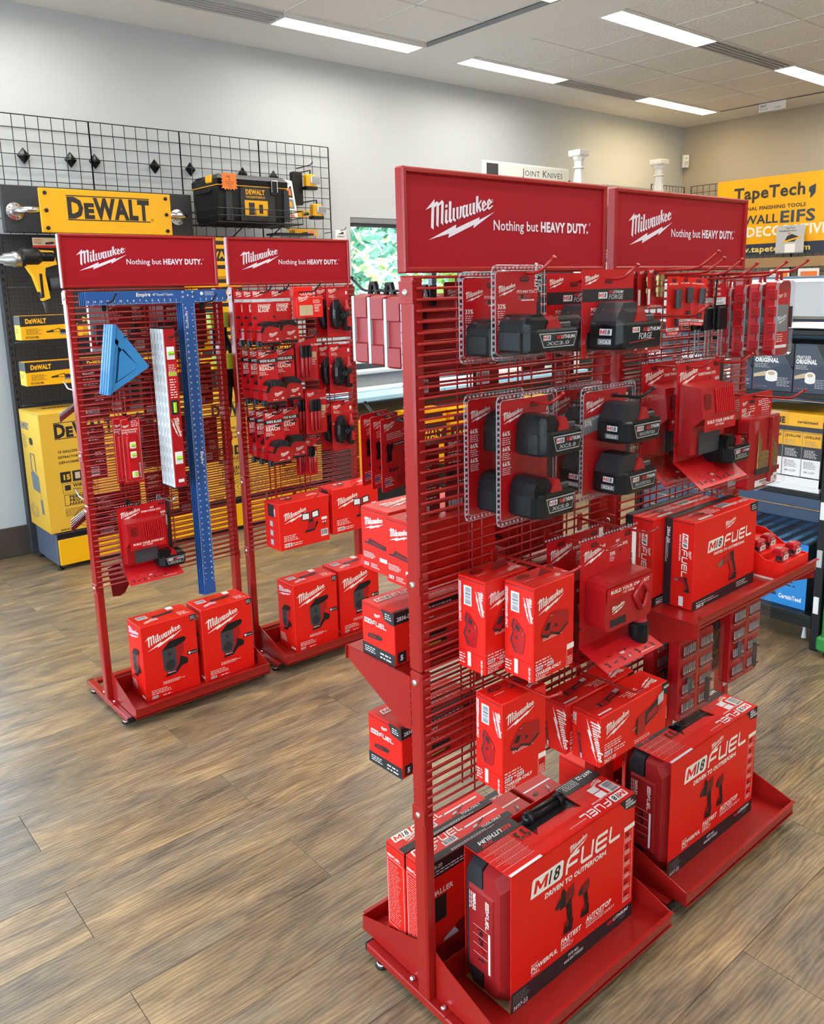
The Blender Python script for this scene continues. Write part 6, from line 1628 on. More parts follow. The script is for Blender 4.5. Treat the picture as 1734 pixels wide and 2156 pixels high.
p8_ = pack('chalk_reel_pack', .122, .222, 'card_red', chalk_art, 'clear pack with chalk reel and bottle, top row, front', 'chalk reel', 'chalk reel packs', chalk_body, (.004, .022, .118, .188, .046))
p8_.location = at_(RB, .392, .150, 1.462); reg(p8_)
for z, r_ in ((1.462, 'top row'), (1.206, 'second row'), (.942, 'third row')):
    if z < 1.4: dup(p8_, at_(RB, .392, .150, z), 'clear pack with chalk reel and bottle, %s, front' % r_)
    dup(p8_, at_(RB, .378, .082, z-.002), 'clear pack with chalk reel and bottle, %s, rear' % r_)
    fh(RB, .448, z+.212, .215, 'red hook carrying the chalk reels, '+r_, tip=.03)
fh(RB, .250, .748, .19, 'red hook through the left work light carton')
fh(RB, .470, .765, .19, 'red hook through the right work light carton')

# ---- stock on the back of the T-square and tape measure racks, seen through the wires
long_lab = ('at the left end', 'left of the middle', 'in the middle', 'right of the middle', 'at the right end')
for ri, (rk, rn) in enumerate(((RA, 'T-square'), (RB, 'tape measure'))):
    for ci in range(5):
        for zi, z in enumerate((1.46, 1.20, .96, .74)):
            if (ci+zi*2+ri) % 5 == 0: continue
            if ri == 1 and zi == 3: continue
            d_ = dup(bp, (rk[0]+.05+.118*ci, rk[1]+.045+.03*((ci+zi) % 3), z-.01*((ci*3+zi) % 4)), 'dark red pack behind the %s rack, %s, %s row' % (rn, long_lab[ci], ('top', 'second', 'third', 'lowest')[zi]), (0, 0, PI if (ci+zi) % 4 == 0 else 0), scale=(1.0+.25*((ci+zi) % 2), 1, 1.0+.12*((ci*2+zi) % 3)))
            if (ci+zi) % 4 == 0: d_.location.x += .085
def cl_art(f, w, h): f.rect(w*.06, h*.80, w*.94, h*.95, 'card_red', 2); f.logo(w*.1, h*.82, w*.5, 'white', l=3); f.lines(w*.1, h*.7, w*.8, h*.25, 6, 'mid_grey'); f.rect(w*.1, h*.1, w*.5, h*.3, 'card_red', 2)
def cl_body(t): MB().cbox(.020, -.016, .03, .060, -.002, .11, 'dark_grey', .004).obj('accessory', t)
cp = pack('clear_accessory_pack', .085, .215, 'light_grey', cl_art, 'pale clear pack on the back of the T-square rack, beside the saw blades', 'accessory pack', 'clear packs behind the wires', cl_body, (.0, .0, .085, .200, .024))
cp.location = (RA[0]+.10, RA[1]+.060, 1.45); reg(cp)
for k in range(7): dup(cp, (RA[0]+(.24, .37, .50)[k % 3], RA[1]+.11+.01*(k % 2), 1.45-.25*(k//3)), 'pale clear pack behind the T-square rack, %s row, %s' % (('upper', 'second', 'third')[k//3], ('first', 'second', 'third')[k % 3]), (0, 0, 0))
# saw blade packs with bright blades poking past the T-square rack post
for i, (z, nm) in enumerate(((1.215, 'upper'), (.77, 'lower'))):
    for k in range(4):
        t = thing('saw_blade_pack', (RA[0]-.015+.012*k, RA[1]+.10+.035*k, z), '%s bundle of bright saw blades behind the T-square rack post, %s' % (nm, ('nearest', 'second', 'third', 'furthest')[k]), 'saw blade', 'bright saw blades', .25-.08*k)
        m = MB(); m.sheet([(-.02, 0, -.03), (.10, 0, .035), (.10, 0, .06), (-.02, 0, -.008)], .0015, 'chrome'); m.obj('blade', t)
        m = MB(); m.cbox(.08, -.004, .03, .14, .006, .065, 'dark_grey', .002); m.obj('blade_guard', t)
    bh(RA, .030, z+.09, .16, 'steel hook behind the T-square rack post, '+nm, col='steel')
t = thing('red_handle_tool', (RA[0]+.115, RA[1]+.07, .515), 'dark red handle hanging below the wires of the T-square rack', 'tool')
for k in range(3):
    MB().prism([(-.02+.012*k, -.075), (.012+.012*k, -.08), (.045+.012*k, -.03), (.035+.012*k, .0), (.0+.012*k, .06), (-.03+.012*k, .05)], .01*k, .01*k+.006, 'dark_red').obj('handle', t)
for i, (z, y) in enumerate(((1.40, .10), (1.22, .07))):
    t = thing('work_glove', (RB[0]-.012, RB[1]+y, z), 'black and lime work glove between the T-square and tape measure racks, '+('upper', 'lower')[i], 'glove', 'hanging work gloves')
    m = MB()
    for k in range(4): m.tube([(-.02+.014*k, 0, .05), (-.026+.015*k, 0, .0), (-.022+.013*k, .004, -.07+.01*abs(k-1))], [.011, .010, .007], 'black', 7)
    m.obj('fingers', t, smooth=True)
    m = MB(); m.loft([[(x, y_, z_) for x, y_ in ((-.036, -.012), (.034, -.012), (.034, .014), (-.036, .014))] for z_ in (.04, .10, .125)], 'black'); m.obj('palm', t)
    MB().tube([(.03, 0, .08), (.048, 0, .04), (.050, 0, .0)], [.013, .011, .008], 'black', 7).obj('thumb', t, smooth=True)
    m = MB(); m.loft([[(x*s_, y_*s_, z_) for x, y_ in ((-.040, -.016), (.040, -.016), (.040, .018), (-.040, .018))] for z_, s_ in ((.12, 1), (.185, 1.15))], 'hi_vis'); m.obj('cuff', t)

# ------------------------------------------------------------------ black wire grid and its fittings on the long wall
def grid_panel(x0, x1, z0, z1, y, label, along='x', nx=8, pitch=.0775, grp='black wire grid panels'):
    t = thing('wire_grid_panel', (x0, y, 0) if along == 'x' else (y, x0, 0), label, 'wire grid', grp, 0 if along == 'x' else -PI/2)
    Wd = x1-x0 if along == 'x' else x0-x1
    m = MB()
    for x in (0, Wd): m.cbox(x-.004, -.004, z0, x+.004, .004, z1, 'black', .001)
    for z in (z0, z1): m.cbox(0, -.003, z-.003, Wd, .003, z+.003, 'black', .001)
    m.obj('frame', t)
    m = MB()
    for i in range(1, nx): m.tube([(Wd*i/nx, 0, z0), (Wd*i/nx, 0, z1)], .0026, 'black', 5)
    z = z1-pitch
    while z > z0+.02:
        m.tube([(0, -.004, z), (Wd, -.004, z)], .0026, 'black', 5); z -= pitch
    m.obj('grid_wires', t)
    return t
for i, (a, b) in enumerate(((.845, 1.467), (1.467, 2.089), (2.089, 2.709), (2.709, 3.332), (3.332, 3.956))):
    if i == 0: continue
    grid_panel(a, b, 1.45 if i > 2 else 2.05, 2.764, 5.62, ('', 'black wire grid panel above the left end of the yellow sign', 'black wire grid panel above the right half of the yellow sign', 'black wire grid panel behind the large black toolbox', 'rightmost black wire grid panel left of the window')[i])
for i, (x, z) in enumerate(((1.682, 2.529), (1.967, 2.526), (2.122, 2.528), (2.531, 2.525), (2.793, 2.524), (3.208, 2.520), (3.470, 2.515))):
    t = thing('grid_mount', (x, 5.655, z), '%s black diamond shaped wall mount from the left, behind the wire grid' % ('first', 'second', 'third', 'fourth', 'fifth', 'sixth', 'seventh')[i], 'wall mount', 'black diamond wall mounts')
    m = MB(); m.loft([[(-.040, 0, 0), (0, 0, -.050), (.040, 0, 0), (0, 0, .050)], [(-.036, -.006, 0), (0, -.006, -.045), (.036, -.006, 0), (0, -.006, .045)], [(-.008, -.02, 0), (0, -.02, -.010), (.008, -.02, 0), (0, -.02, .010)]], 'gloss_black'); m.obj('diamond_plate', t)
    MB().lathe([(.004, -.02), (.004, -.035)], 0, 0, 'black', 8, 'y').obj('stub', t)

# ------------------------------------------------------------------ black pegboard display with the yellow sign
def peg_mat():
    m = bpy.data.materials.new('pegboard'); m.use_nodes = True; nt = m.node_tree; N, L = nt.nodes, nt.links
    b = N['Principled BSDF']; b.inputs['Roughness'].default_value = .55
    tc = N.new('ShaderNodeTexCoord'); vm = N.new('ShaderNodeVectorMath'); vm.operation = 'SCALE'; vm.inputs['Scale'].default_value = 1/.0254
    fr = N.new('ShaderNodeVectorMath'); fr.operation = 'FRACTION'; su = N.new('ShaderNodeVectorMath'); su.operation = 'SUBTRACT'; su.inputs[1].default_value = (.5, .5, .5)
    mu = N.new('ShaderNodeVectorMath'); mu.operation = 'MULTIPLY'; mu.inputs[1].default_value = (1, 0, 1)
    le = N.new('ShaderNodeVectorMath'); le.operation = 'LENGTH'; lt = N.new('ShaderNodeMath'); lt.operation = 'LESS_THAN'; lt.inputs[1].default_value = .17
    mx = N.new('ShaderNodeMix'); mx.data_type = 'RGBA'; mx.inputs[6].default_value = (.026, .027, .030, 1); mx.inputs[7].default_value = (.004, .004, .004, 1)
    L.new(tc.outputs['Object'], vm.inputs[0]); L.new(vm.outputs[0], fr.inputs[0]); L.new(fr.outputs[0], su.inputs[0]); L.new(su.outputs[0], mu.inputs[0]); L.new(mu.outputs[0], le.inputs[0])
    L.new(le.outputs['Value'], lt.inputs[0]); L.new(lt.outputs[0], mx.inputs[0]); L.new(mx.outputs[2], b.inputs['Base Color'])
    M['pegboard'] = m
peg_mat()
G = thing('pegboard_display', (1.47, 5.5, 0), 'black pegboard shop display with yellow base drawers along the long wall', 'display')
for x in (-.02, 1.22, 1.97):
    m = MB(); m.cbox(x-.02, .04, .03, x+.02, .10, 2.05 if x < 1.3 else 1.60, 'gondola_grey', .003)
    for k in range(36): m.box(x-.006, .039, .34+.046*k, x+.006, .041, .362+.046*k, 'black')
    m.obj('upright', G)
for x0 in (0, 1.24):
    for z0, z1 in ((.25, .60), (.605, .995), (1.0, 1.39), (1.395, 1.60 if x0 else 1.73)) + (() if x0 else ((1.735, 2.045),)):
        MB().cbox(x0+.002, .042, z0, x0+(.709 if x0 else 1.198), .058, z1, 'pegboard', .003).obj('peg_panel', G)
MB().cbox(.0, -.045, 2.052, 1.215, .0, 2.328, 'gondola_grey', .004).obj('header_board', G)
m = MB(); m.cbox(0, -.345, .035, 1.98, .08, .235, 'slate_side', .004); o = m.obj('base_cabinet', G)
for k in range(4):
    MB().cbox(.012+.495*k, -.362, .035, .485+.495*k, -.345, .198, 'yellow', .003).obj('drawer_front', o)
    MB().box(.012+.495*k, -.350, .200, .485+.495*k, -.345, .230, 'black').obj('kick_strip', o)
for x in (.02, 1.0, 1.95):
    for y in (-.32, .05): MB().lathe([(.018, 0), (.018, .008), (.007, .012), (.007, .036)], x, y, 'black', 10).obj('foot', G, smooth=True)
# yellow sign on steel rails
t = thing('brand_sign', (1.632, 5.285, 2.045), 'large yellow sign with black lettering on steel rails above the pegboard', 'sign')
MB().cbox(0, 0, 0, .820, .015, .256, 'yellow', .003).obj('sign_board', t)
a = MB(); f = Art(a, (0, 0, 0), (1,0,0), (0,0,1)); f.dewalt(.155, .075, .52); f.disc(.688, .092, .008, 'ink'); f.disc(.688, .092, .006, 'yellow', 3); f.text('R', .685, .088, .008, 'ink', l=4); a.obj('sign_lettering', t, smooth='flat')
for x in (.034, .786):
    for z in (.026, .128, .228): MB().lathe([(.012, 0), (.012, -.006), (.006, -.009)], x, -z, 'black', 8, 'y').obj('bolt', t)
for sgn, x0, x1 in ((-1, -.095, .01), (1, .995-.055, .81)):
    m = MB(); m.tube([(x0, .166, .13), (x0, .06, .13), (x0+(.03 if sgn < 0 else -.03), .030, .13), (x1, .026, .13)], .019, 'chrome', 12); m.obj('rail', t, smooth=True)
    m = MB(); m.lathe([(.052, .1695), (.052, .164), (.03, .161)], x0, -.13, 'chrome', 16, 'y')
    for k in range(5): m.lathe([(.005, .164), (.004, .159)], x0+.038*math.cos(k*1.257), -.13-.038*math.sin(k*1.257), 'dark_grey', 6, 'y')
    m.obj('flange', t)
# mixing drill on the pegboard
t = thing('mixing_drill', (1.60, 5.36, 1.86), 'large yellow and silver drill hanging on the pegboard at the left edge', 'drill')
MB().lathe([(.008, -.27), (.010, -.235), (.022, -.23), (.024, -.19), (.036, -.18), (.040, -.14), (.048, -.13), (.048, -.09)], 0, .03, 'steel', 14, 'x').obj('gear_housing', t, smooth=True)
MB().lathe([(.050, -.09), (.056, -.075), (.056, .0), (.040, .03)], 0, .045, 'black', 14, 'x').obj('motor', t, smooth=True)
m = MB(); m.prism([(-.07, .0), (.0, .03), (.01, .085), (.095, .08), (.11, .0), (.04, -.02), (.035, -.06), (.050, -.20), (.01, -.215), (-.03, -.07)], -.03, .03, 'yellow'); m.obj('handle_body', t)
MB().lathe([(.036, .01), (.042, .02), (.042, .09), (.034, .10)], 0, .045, 'gloss_black', 12, 'x').obj('motor_cap', t, smooth=True)
MB().cbox(-.005, -.032, -.20, .02, .032, -.05, 'black', .006).obj('grip', t)
MB().tube([(.02, 0, -.22), (.026, 0, -.25), (.027, 0, -.29)], [.014, .010, .006], 'dark_grey', 8).obj('cord_guard', t, smooth=True)
MB().tube([(.06, .0, -.115), (.22, .01, -.105)], .042, 'gondola_grey', 14).obj('dust_tube', t, smooth=True)
a = MB(); f = Art(a, (.035, -.0305, .045), (1,0,0), (0,0,1)); f.text('DEWALT', 0, 0, .014, 'ink', .03); a.obj('drill_label', t, smooth='flat')
t = thing('tool_holster', (1.84, 5.42, 1.82), 'black looped tool holder beside the drill on the pegboard', 'tool holder')
MB().tube([(0, 0, .10), (-.03, 0, .07), (-.035, 0, -.08), (0, 0, -.11), (.06, 0, -.11), (.09, 0, -.08), (.085, 0, .08), (.05, 0, .10), (0, 0, .10)], .009, 'gloss_black', 8).obj('loop', t, smooth=True)
t = thing('price_card', (1.62, 5.46, 1.965), 'small orange and white price card above the drill', 'price card')
MB().box(0, 0, 0, .145, .002, .060, 'tan').obj('card', t)
a = MB(); f = Art(a, (0, 0, 0), (1,0,0), (0,0,1)); f.rect(0, 0, .145, .014, 'card_red'); f.text('DEWALT', .01, .042, .008, 'card_red', .02); ill(f, 'saw', .07, .012, .06, .04); f.lines(.01, .038, .05, .015, 2, 'ink'); a.obj('print', t, smooth='flat')

def dw_small(F, w, d, h):
    f = F['front']; f.poly([(0, h), (w, h), (w, h*.62), (0, h*.56)], 'ink', 1); f.dewalt(w*.10, h*.66, w*.40, 'yellow', bars=False); f.lines(w*.1, h*.48, w*.32, h*.26, 5, 'ink'); ill(f, 'angle_tool', w*.48, h*.14, w*.42, h*.5, 3, True); f.text('DCG418B', w*.08, h*.07, h*.08, 'ink', .03)
    g = F['left']; g.poly([(0, h), (d, h), (d, h*.62), (0, h*.62)], 'ink', 1); g.lines(d*.2, h*.5, d*.5, h*.2, 3, 'ink')
gb = carton('angle_grinder_box', .30, .12, .142, 'yellow', dw_small, 'yellow and black grinder carton, upper one beside the T-square rack', group='yellow grinder cartons')
gb.location = (1.435, 5.25, 1.418); reg(gb)
names = {}
for zi, z in enumerate((1.418, 1.145)):
    for k in range(4):
        if zi == 0 and k == 0: continue
        lab = 'yellow and black grinder carton, lower one beside the T-square rack' if k == 0 else 'yellow grinder carton behind the T-square rack, %s row, %s from the left' % (('upper', 'lower')[zi], ('', 'second', 'third', 'fourth')[k])
        dup(gb, (1.435+.335*k, 5.25+.004*k, z), lab)
def vac_art(F, w, d, h):
    f = F['front']
    f.dewalt(w*.16, h*.78, w*.72); f.text('10 GALLON (38L) DUST EXTRACTOR', w*.18, h*.665, h*.020, 'ink', .03, width=w*.74); f.text('EXTRACTOR DE POLVO DE 38 L (10 GAL)', w*.18, h*.62, h*.018, 'ink', .03, width=w*.76); f.text('DÉPOUSSIÉREUR DE 38 L (10 GAL)', w*.18, h*.575, h*.018, 'ink', .03, width=w*.7)
    for k, s_ in enumerate(('15', '', '10', '')):
        f.rect(w*(.18+.145*k), h*.415, w*(.305+.145*k), h*.505, 'ink', 2); f.text(s_, w*(.205+.145*k), h*.44, h*.04, 'carton_yellow', .05, l=3)
        if not s_: f.rect(w*(.21+.145*k), h*.435, w*(.27+.145*k), h*.49, 'tan', 3)
    f.frame(w*.19, h*.325, w*.62, h*.405, .002, 'ink', 2); f.rect(w*.22, h*.345, w*.29, h*.39, 'ink', 2); f.text('WIRELESS', w*.32, h*.368, h*.026, 'ink', .03); f.text('TOOL CONTROL', w*.32, h*.34, h*.016, 'ink', .03)
    f.frame(w*.20, h*.215, w*.62, h*.31, .003, 'ink', 2); f.text('PERFORM', w*.26, h*.275, h*.024, 'ink', .04, width=w*.3); f.text('PROTECT', w*.26, h*.245, h*.024, 'ink', .04, width=w*.3)
    for k in range(9): f.poly([(w*(.25+.033*k), h*.222), (w*(.27+.033*k), h*.222), (w*(.285+.033*k), h*.238), (w*(.265+.033*k), h*.238)], 'ink', 2)
    f.lines(w*.2, h*.195, w*.3, h*.07, 6, 'ink')
    for rx, ry in ((.32, .10), (.26, .078), (.20, .058), (.14, .04), (.08, .02)):
        for k in range(28):
            p, q = 2*PI*k/28, 2*PI*(k+1)/28; X, Y = w*.62, h*.10
            f.poly([(X+w*rx*math.cos(p), Y+h*ry*math.sin(p)), (X+w*(rx+.008)*math.cos(p), Y+h*(ry+.004)*math.sin(p)), (X+w*(rx+.008)*math.cos(q), Y+h*(ry+.004)*math.sin(q)), (X+w*rx*math.cos(q), Y+h*ry*math.sin(q))], 'ink', 2)
    f.text('DWV015', w*.12, h*.010, h*.016, 'ink', .03)
    g = F['left']; g.dewalt(d*.03, h*.84, d*.42, 'slate_blue'); g.poly(rrect(d*.40, h*.72, d*.58, h*.78, h*.02), 'ink', 2); g.lines(d*.06, h*.80, d*.22, h*.12, 6, 'slate_blue'); ill(g, 'vac', d*.05, h*.14, d*1.05, h*.46)
    for rx, ry in ((.20, .06), (.15, .045), (.09, .028)):
        for k in range(20):
            p, q = 2*PI*k/20, 2*PI*(k+1)/20; X, Y = d*.28, h*.14
            g.poly([(X+d*rx*math.cos(p), Y+h*ry*math.sin(p)), (X+d*(rx+.012)*math.cos(p), Y+h*(ry+.004)*math.sin(p)), (X+d*(rx+.012)*math.cos(q), Y+h*(ry+.004)*math.sin(q)), (X+d*rx*math.cos(q), Y+h*ry*math.sin(q))], 'slate_blue', 2)
    F['top'].dewalt(w*.2, d*.6, w*.4); F['top'].rect(w*.5, d*.0, w, d*.16, 'pale_yellow')
vb = carton('dust_extractor_box', .50, .385, .735, 'carton_yellow', vac_art, 'tall yellow dust extractor carton at the left end of the display base', group='tall yellow cartons')
vb.location = (1.438, 5.12, .2515); reg(vb)
dup(vb, (1.955, 5.13, .2515), 'tall yellow carton behind the wires of the T-square rack, second on the display base')
dup(vb, (2.475, 5.13, .2515), 'tall yellow carton third on the display base, behind the gap between the far racks')
dup(vb, (2.99, 5.135, .2515), 'short yellow carton at the end of the display base, behind the tape measure rack', scale=(.9, 1, .62))
# yellow and black packs higher on the second bay
def dk_art(F, w, d, h):
    f = F['front']; f.rect(0, h*.40, w, h*.72, 'ink', 1); f.text('DEWALT', w*.1, h*.48, h*.16, 'yellow', .04, l=3, width=w*.8); f.rect(w*.1, h*.82, w*.9, h*.92, 'ink', 2); f.rect(0, h*.2, w, h*.3, 'ink', 1)
dk = carton('drill_kit_box', .34, .20, .26, 'yellow', dk_art, 'black and yellow kit seen between the two smaller red headers', group='black and yellow kits')
dk.location = (2.58, 5.27, 1.775); reg(dk)
dup(dk, (2.60, 5.29, 1.52), 'yellow kit seen between the T-square and tape measure racks just below the headers')
for k in range(3): dup(dk, (2.73+.235*k, 5.33, 1.16-.02*k), 'yellow kit behind the wires of the tape measure rack, %s of three' % ('first', 'second', 'third')[k], scale=(.66, .9, 1))
# big black toolbox in a wire basket
t = thing('toolbox', (2.755, 5.20, 2.1365), 'large black toolbox with a yellow label in the wire basket', 'toolbox')
m = MB(); w_, d_, h_ = .535, .36, .235
m.loft([[(i, i, z), (w_-i, i, z), (w_-i, d_-i, z), (i, d_-i, z)] for z, i in ((0, .02), (.03, .008), (h_-.02, .0), (h_, .0))], 'black'); o = m.obj('tub', t)
for x in (.05, .16, .38, .50): MB().prism([(x, .01), (x+.05, .01), (x+.045, h_-.01), (x+.005, h_-.01)], -.010, .004, 'charcoal').obj('rib', t)
m = MB(); m.loft([[(i, i, z), (w_-i, i, z), (w_-i, d_-i, z), (i, d_-i, z)] for z, i in ((h_+.004, -.006), (h_+.045, -.006), (h_+.075, .02))], 'gloss_black'); m.obj('lid', t)
MB().loft([[(i, i, z), (w_-i, i, z), (w_-i, d_-i, z), (i, d_-i, z)] for z, i in ((h_, -.008), (h_+.005, -.008))], 'yellow').obj('lid_seam', t)
for x in (.40,): m = MB(); m.cbox(x, -.022, h_-.05, x+.045, -.004, h_+.05, 'black', .004); m.tube([(x, -.024, h_-.03), (x, -.026, h_+.045), (x+.045, -.026, h_+.045), (x+.045, -.024, h_-.03)], .004, 'steel', 6); m.obj('latch', t)
m = MB(); m.cbox(-.018, .06, h_+.02, .0, .14, h_+.07, 'yellow', .006); m.obj('side_latch', t)
m = MB(); m.tube([(-.006, .09, h_-.02), (-.025, .09, h_-.04), (-.025, .26, h_-.04), (-.006, .26, h_-.02)], .010, 'black', 8); m.obj('side_handle', t)
a = MB(); f = Art(a, (.19, -.011, .02), (1,0,0), (0,0,1)); f.rect(-.01, -.01, .20, .215, 'ink', 1); f.text('DEWALT', .01, .165, .030, 'yellow', .04, width=.15); f.text('TOUGHSYSTEM 2.0', .01, .14, .014, 'yellow', .02, width=.15); f.rect(.0, .02, .18, .125, 'yellow', 2); f.rect(.03, .03, .075, .11, 'ink', 3); f.rect(.11, .04, .14, .10, 'ink', 3); f.frame(.03, .05, .075, .08, .002, 'mid_grey', 4)
a.obj('label', t, smooth='flat')
g = MB(); f = Art(g, (.19, -.0055, .235), (1,0,0), (0,0,1)); f.rect(.0, .005, .14, .030, 'tan', 1); g.obj('lid_label', t, smooth='flat')
t = thing('wire_basket_shelf', (2.722, 5.15, 2.13), 'black wire basket shelf holding the large black toolbox', 'basket')
m = MB(); bw, bd = .66, .45
for z in (0, .045, .09): m.tube([(0, bd, z), (0, 0, z), (bw, 0, z), (bw, bd, z)], .0035, 'black', 5)
for k in range(8): m.tube([(bw*k/7, 0, .09), (bw*k/7, 0, 0), (bw*k/7, bd, 0)], .0025, 'black', 5)
for k in range(14): m.tube([(0, bd*k/13, .003), (bw, bd*k/13, .003)], .0018, 'black', 4)
m.obj('basket_wires', t)
for x in (.25, .55): MB().tube([(x, bd, -.14), (x, .1, -.005), (x, .02, -.03)], .005, 'black', 5).obj('bracket', t)
t = thing('starburst_tag', (2.825, 5.165, 2.395), 'orange starburst tag with handwriting stuck on the toolbox', 'tag')
pts = []
for k in range(36): r_ = (.062, .050)[k % 2]; q_ = min(1/max(.01, abs(math.cos(PI*k/18))), 1/max(.01, abs(math.sin(PI*k/18)))); pts.append((r_*1.05*q_*.92*math.cos(PI*k/18), r_*.92*q_*math.sin(PI*k/18)))
MB().prism(pts, 0, .0015, 'orange').obj('card', t)
a = MB(); f = Art(a, (0, -.0002, 0), (1,0,0), (0,0,1)); f.text('FREE', -.022, .022, .012, 'ink', .0, .1, .8); f.text('W/', -.008, .004, .010, 'ink', 0, .1, .8); f.text('PURCHASE OF', -.034, -.008, .007, 'ink', 0, .1, .9, width=.065); f.text('TOUGHSYSTEM', -.034, -.019, .006, 'ink', 0, .1, width=.06); f.text('COMBO', -.02, -.030, .006, 'ink', 0, .1); f.text('DEAL', 0, -.04, .006, 'ink', 0, .1); a.obj('handwriting', t, smooth='flat')
t = thing('poster_card', (3.345, 5.33, 2.19), 'white and orange leaflet standing beside the toolbox', 'leaflet', rz=.0)
MB().sheet([(0, 0, 0), (.115, .0, -.01), (.100, .04, .265), (-.015, .04, .275)], .002, 'white').obj('sheet', t)
a = MB(); f = Art(a, (-.002, -.002, 0), (1,0,-.05), (-.05,.15,1), .0006); f.text('HOT SPECIAL', .02, .245, .010, 'ink', .02, width=.07); f.rect(.01, .15, .10, .235, 'ink'); f.rect(.02, .165, .09, .215, 'orange', 2); f.rect(.005, .07, .10, .14, 'mid_grey'); f.rect(.02, .085, .085, .12, 'yellow', 2); f.lines(.01, .06, .08, .04, 5, 'ink'); f.rect(.015, .01, .04, .028, 'orange', 2); f.rect(.06, .01, .09, .028, 'orange', 2); a.obj('print', t, smooth='flat')
def laser(label, pos):
    t = thing('laser_level', pos, label, 'laser level', 'yellow laser levels')
    m = MB(); m.cbox(0, 0, 0, .085, .06, .10, 'yellow', .01); m.obj('body', t)
    MB().cbox(-.006, -.004, -.012, .095, .064, .014, 'black', .006).obj('battery_base', t); MB().cbox(.03, -.012, .03, .115, .04, .085, 'steel', .008).obj('lens_head', t)
    MB().tube([(.05, .03, .10), (.05, .03, .13), (.05, .225, .13)], .006, 'black', 6).obj('pivot', t)
    return t
laser('upper yellow laser level hanging on the grid right of the toolbox', (3.60, 5.40, 2.42))
laser('lower silver and yellow laser level on the grid right of the toolbox', (3.66, 5.42, 2.21))
t = thing('black_holster', (3.52, 5.46, 2.30), 'black holster on the grid left of the upper laser level', 'holster')
MB().cbox(0, 0, 0, .085, .06, .24, 'black', .008).obj('pouch', t); MB().tube([(.03, 0, .26), (.06, -.14, .27), (.07, -.16, .29)], .004, 'black', 6).obj('hook', t)
for i, (x, z, w_) in enumerate(((3.52, 2.225, .20), (3.50, 2.085, .27))):
    t = thing('price_strip', (x+.04, 5.60, z), ('upper', 'lower')[i]+' yellow price strip on the grid, right of the toolbox', 'price tag', 'yellow price strips')
    MB().box(0, 0, 0, w_, .003, .052, 'yellow').obj('card', t)
    a = MB(); f = Art(a, (0, 0, 0), (1,0,0), (0,0,1)); f.text('165', .008, .020, .022, 'ink', .05); f.lines(.01, .016, .05, .012, 1, 'ink'); ill(f, 'saw', .12, .006, .06, .04); f.rect(w_*.62, .008, w_*.95, .044, 'tan', 2); f.poly([(w_*.68, .012), (w_*.9, .02), (w_*.85, .04), (w_*.7, .036)], 'green' if i == 0 else 'orange', 3)
    a.obj('print', t, smooth='flat')
t = thing('black_bracket_shelf', (3.30, 5.40, 2.125), 'small black shelf plate under the lower laser level', 'shelf')
MB().cbox(.02, 0, -.05, .34, .16, -.035, 'black', .002).obj('plate', t)
t = thing('small_white_box', (3.84, 5.40, 2.02), 'small white carton on a hook at the lower corner of the wire grid', 'box')
MB().cbox(0, 0, 0, .10, .05, .10, 'white', .003).obj('carton', t)
a = MB(); f = Art(a, (0, 0, 0), (1,0,0), (0,0,1)); f.text('DEWALT', .015, .045, .012, 'ink', .03); f.poly([(.02, .07), (.08, .07), (.07, .09), (.05, .08)], 'ink'); a.obj('print', t, smooth='flat')
MB().tube([(.05, .222, .09), (.05, -.05, .10), (.06, -.06, .12)], .003, 'black', 6).obj('hook', t)

# ------------------------------------------------------------------ low counter below the window
t = thing('low_counter', (3.52, 4.82, 0), 'low black counter with hanging stock under the window', 'counter')
MB().cbox(0, .02, .80, 2.8, .52, .848, 'black', .003).obj('counter_top', t); MB().cbox(.02, .06, .06, 2.78, .50, .80, 'gondola_grey', .003).obj('counter_body', t)
for x in (.06, 1.45, 2.65): MB().cbox(x, .08, 0, x+.06, .48, .06, 'black', .003).obj('foot', t)
for i in range(3):
    t = thing('foam_board', (3.55+.915*i, 4.85, .8485), 'pale blue foam board lying on the low counter, %s' % ('left end', 'middle', 'right end')[i], 'foam board', 'pale blue foam boards')
    MB().cbox(0, 0, 0, .90, .44, .034, 'foam_blue', .003).obj('board', t); MB().cbox(.0, .28, .0345, .90, .43, .050, 'sill_white', .002).obj('white_sheet', t)
for i in range(5):
    dup(dk, (3.53+.42*i, 4.699, .28+.03*(i % 2)), 'yellow and black kit in front of the low counter, %s' % long_lab[i], scale=(1.1, .9, 1.7))
t = thing('long_white_carton', (4.98, 4.87, .8835), 'long white carton with blue lettering on the low counter, seen through the wires', 'box')
MB().cbox(0, 0, 0, .72, .16, .075, 'white', .003).obj('carton', t)
a = MB(); f = Art(a, (0, 0, 0), (1,0,0), (0,0,1)); f.text('Empire', .36, .022, .035, 'blue_box', .04); f.disc(.62, .036, .026, 'blue_box'); f.disc(.62, .036, .020, 'white', 3); f.rect(.02, .0, .30, .02, 'blue_box'); a.obj('print', t, smooth='flat')
for i in range(2):
    t = thing('plastic_organiser', (3.78+.31*i, 4.22-.05*i, .14), ('left', 'right')[i]+' yellow plastic organiser behind the battery rack, low', 'organiser', 'yellow organisers')
    MB().loft([[(-.14+i_, -.10+i_, z), (.14-i_, -.10+i_, z), (.14-i_, .10-i_, z), (-.14+i_, .10-i_, z)] for z, i_ in ((0, 0), (.05, .01), (.06, .03), (.12, .05))], 'yellow').obj('organiser', t)
    MB().cbox(-.12, -.08, -.139, .12, .08, -.001, 'black', .01).obj('stand', t)

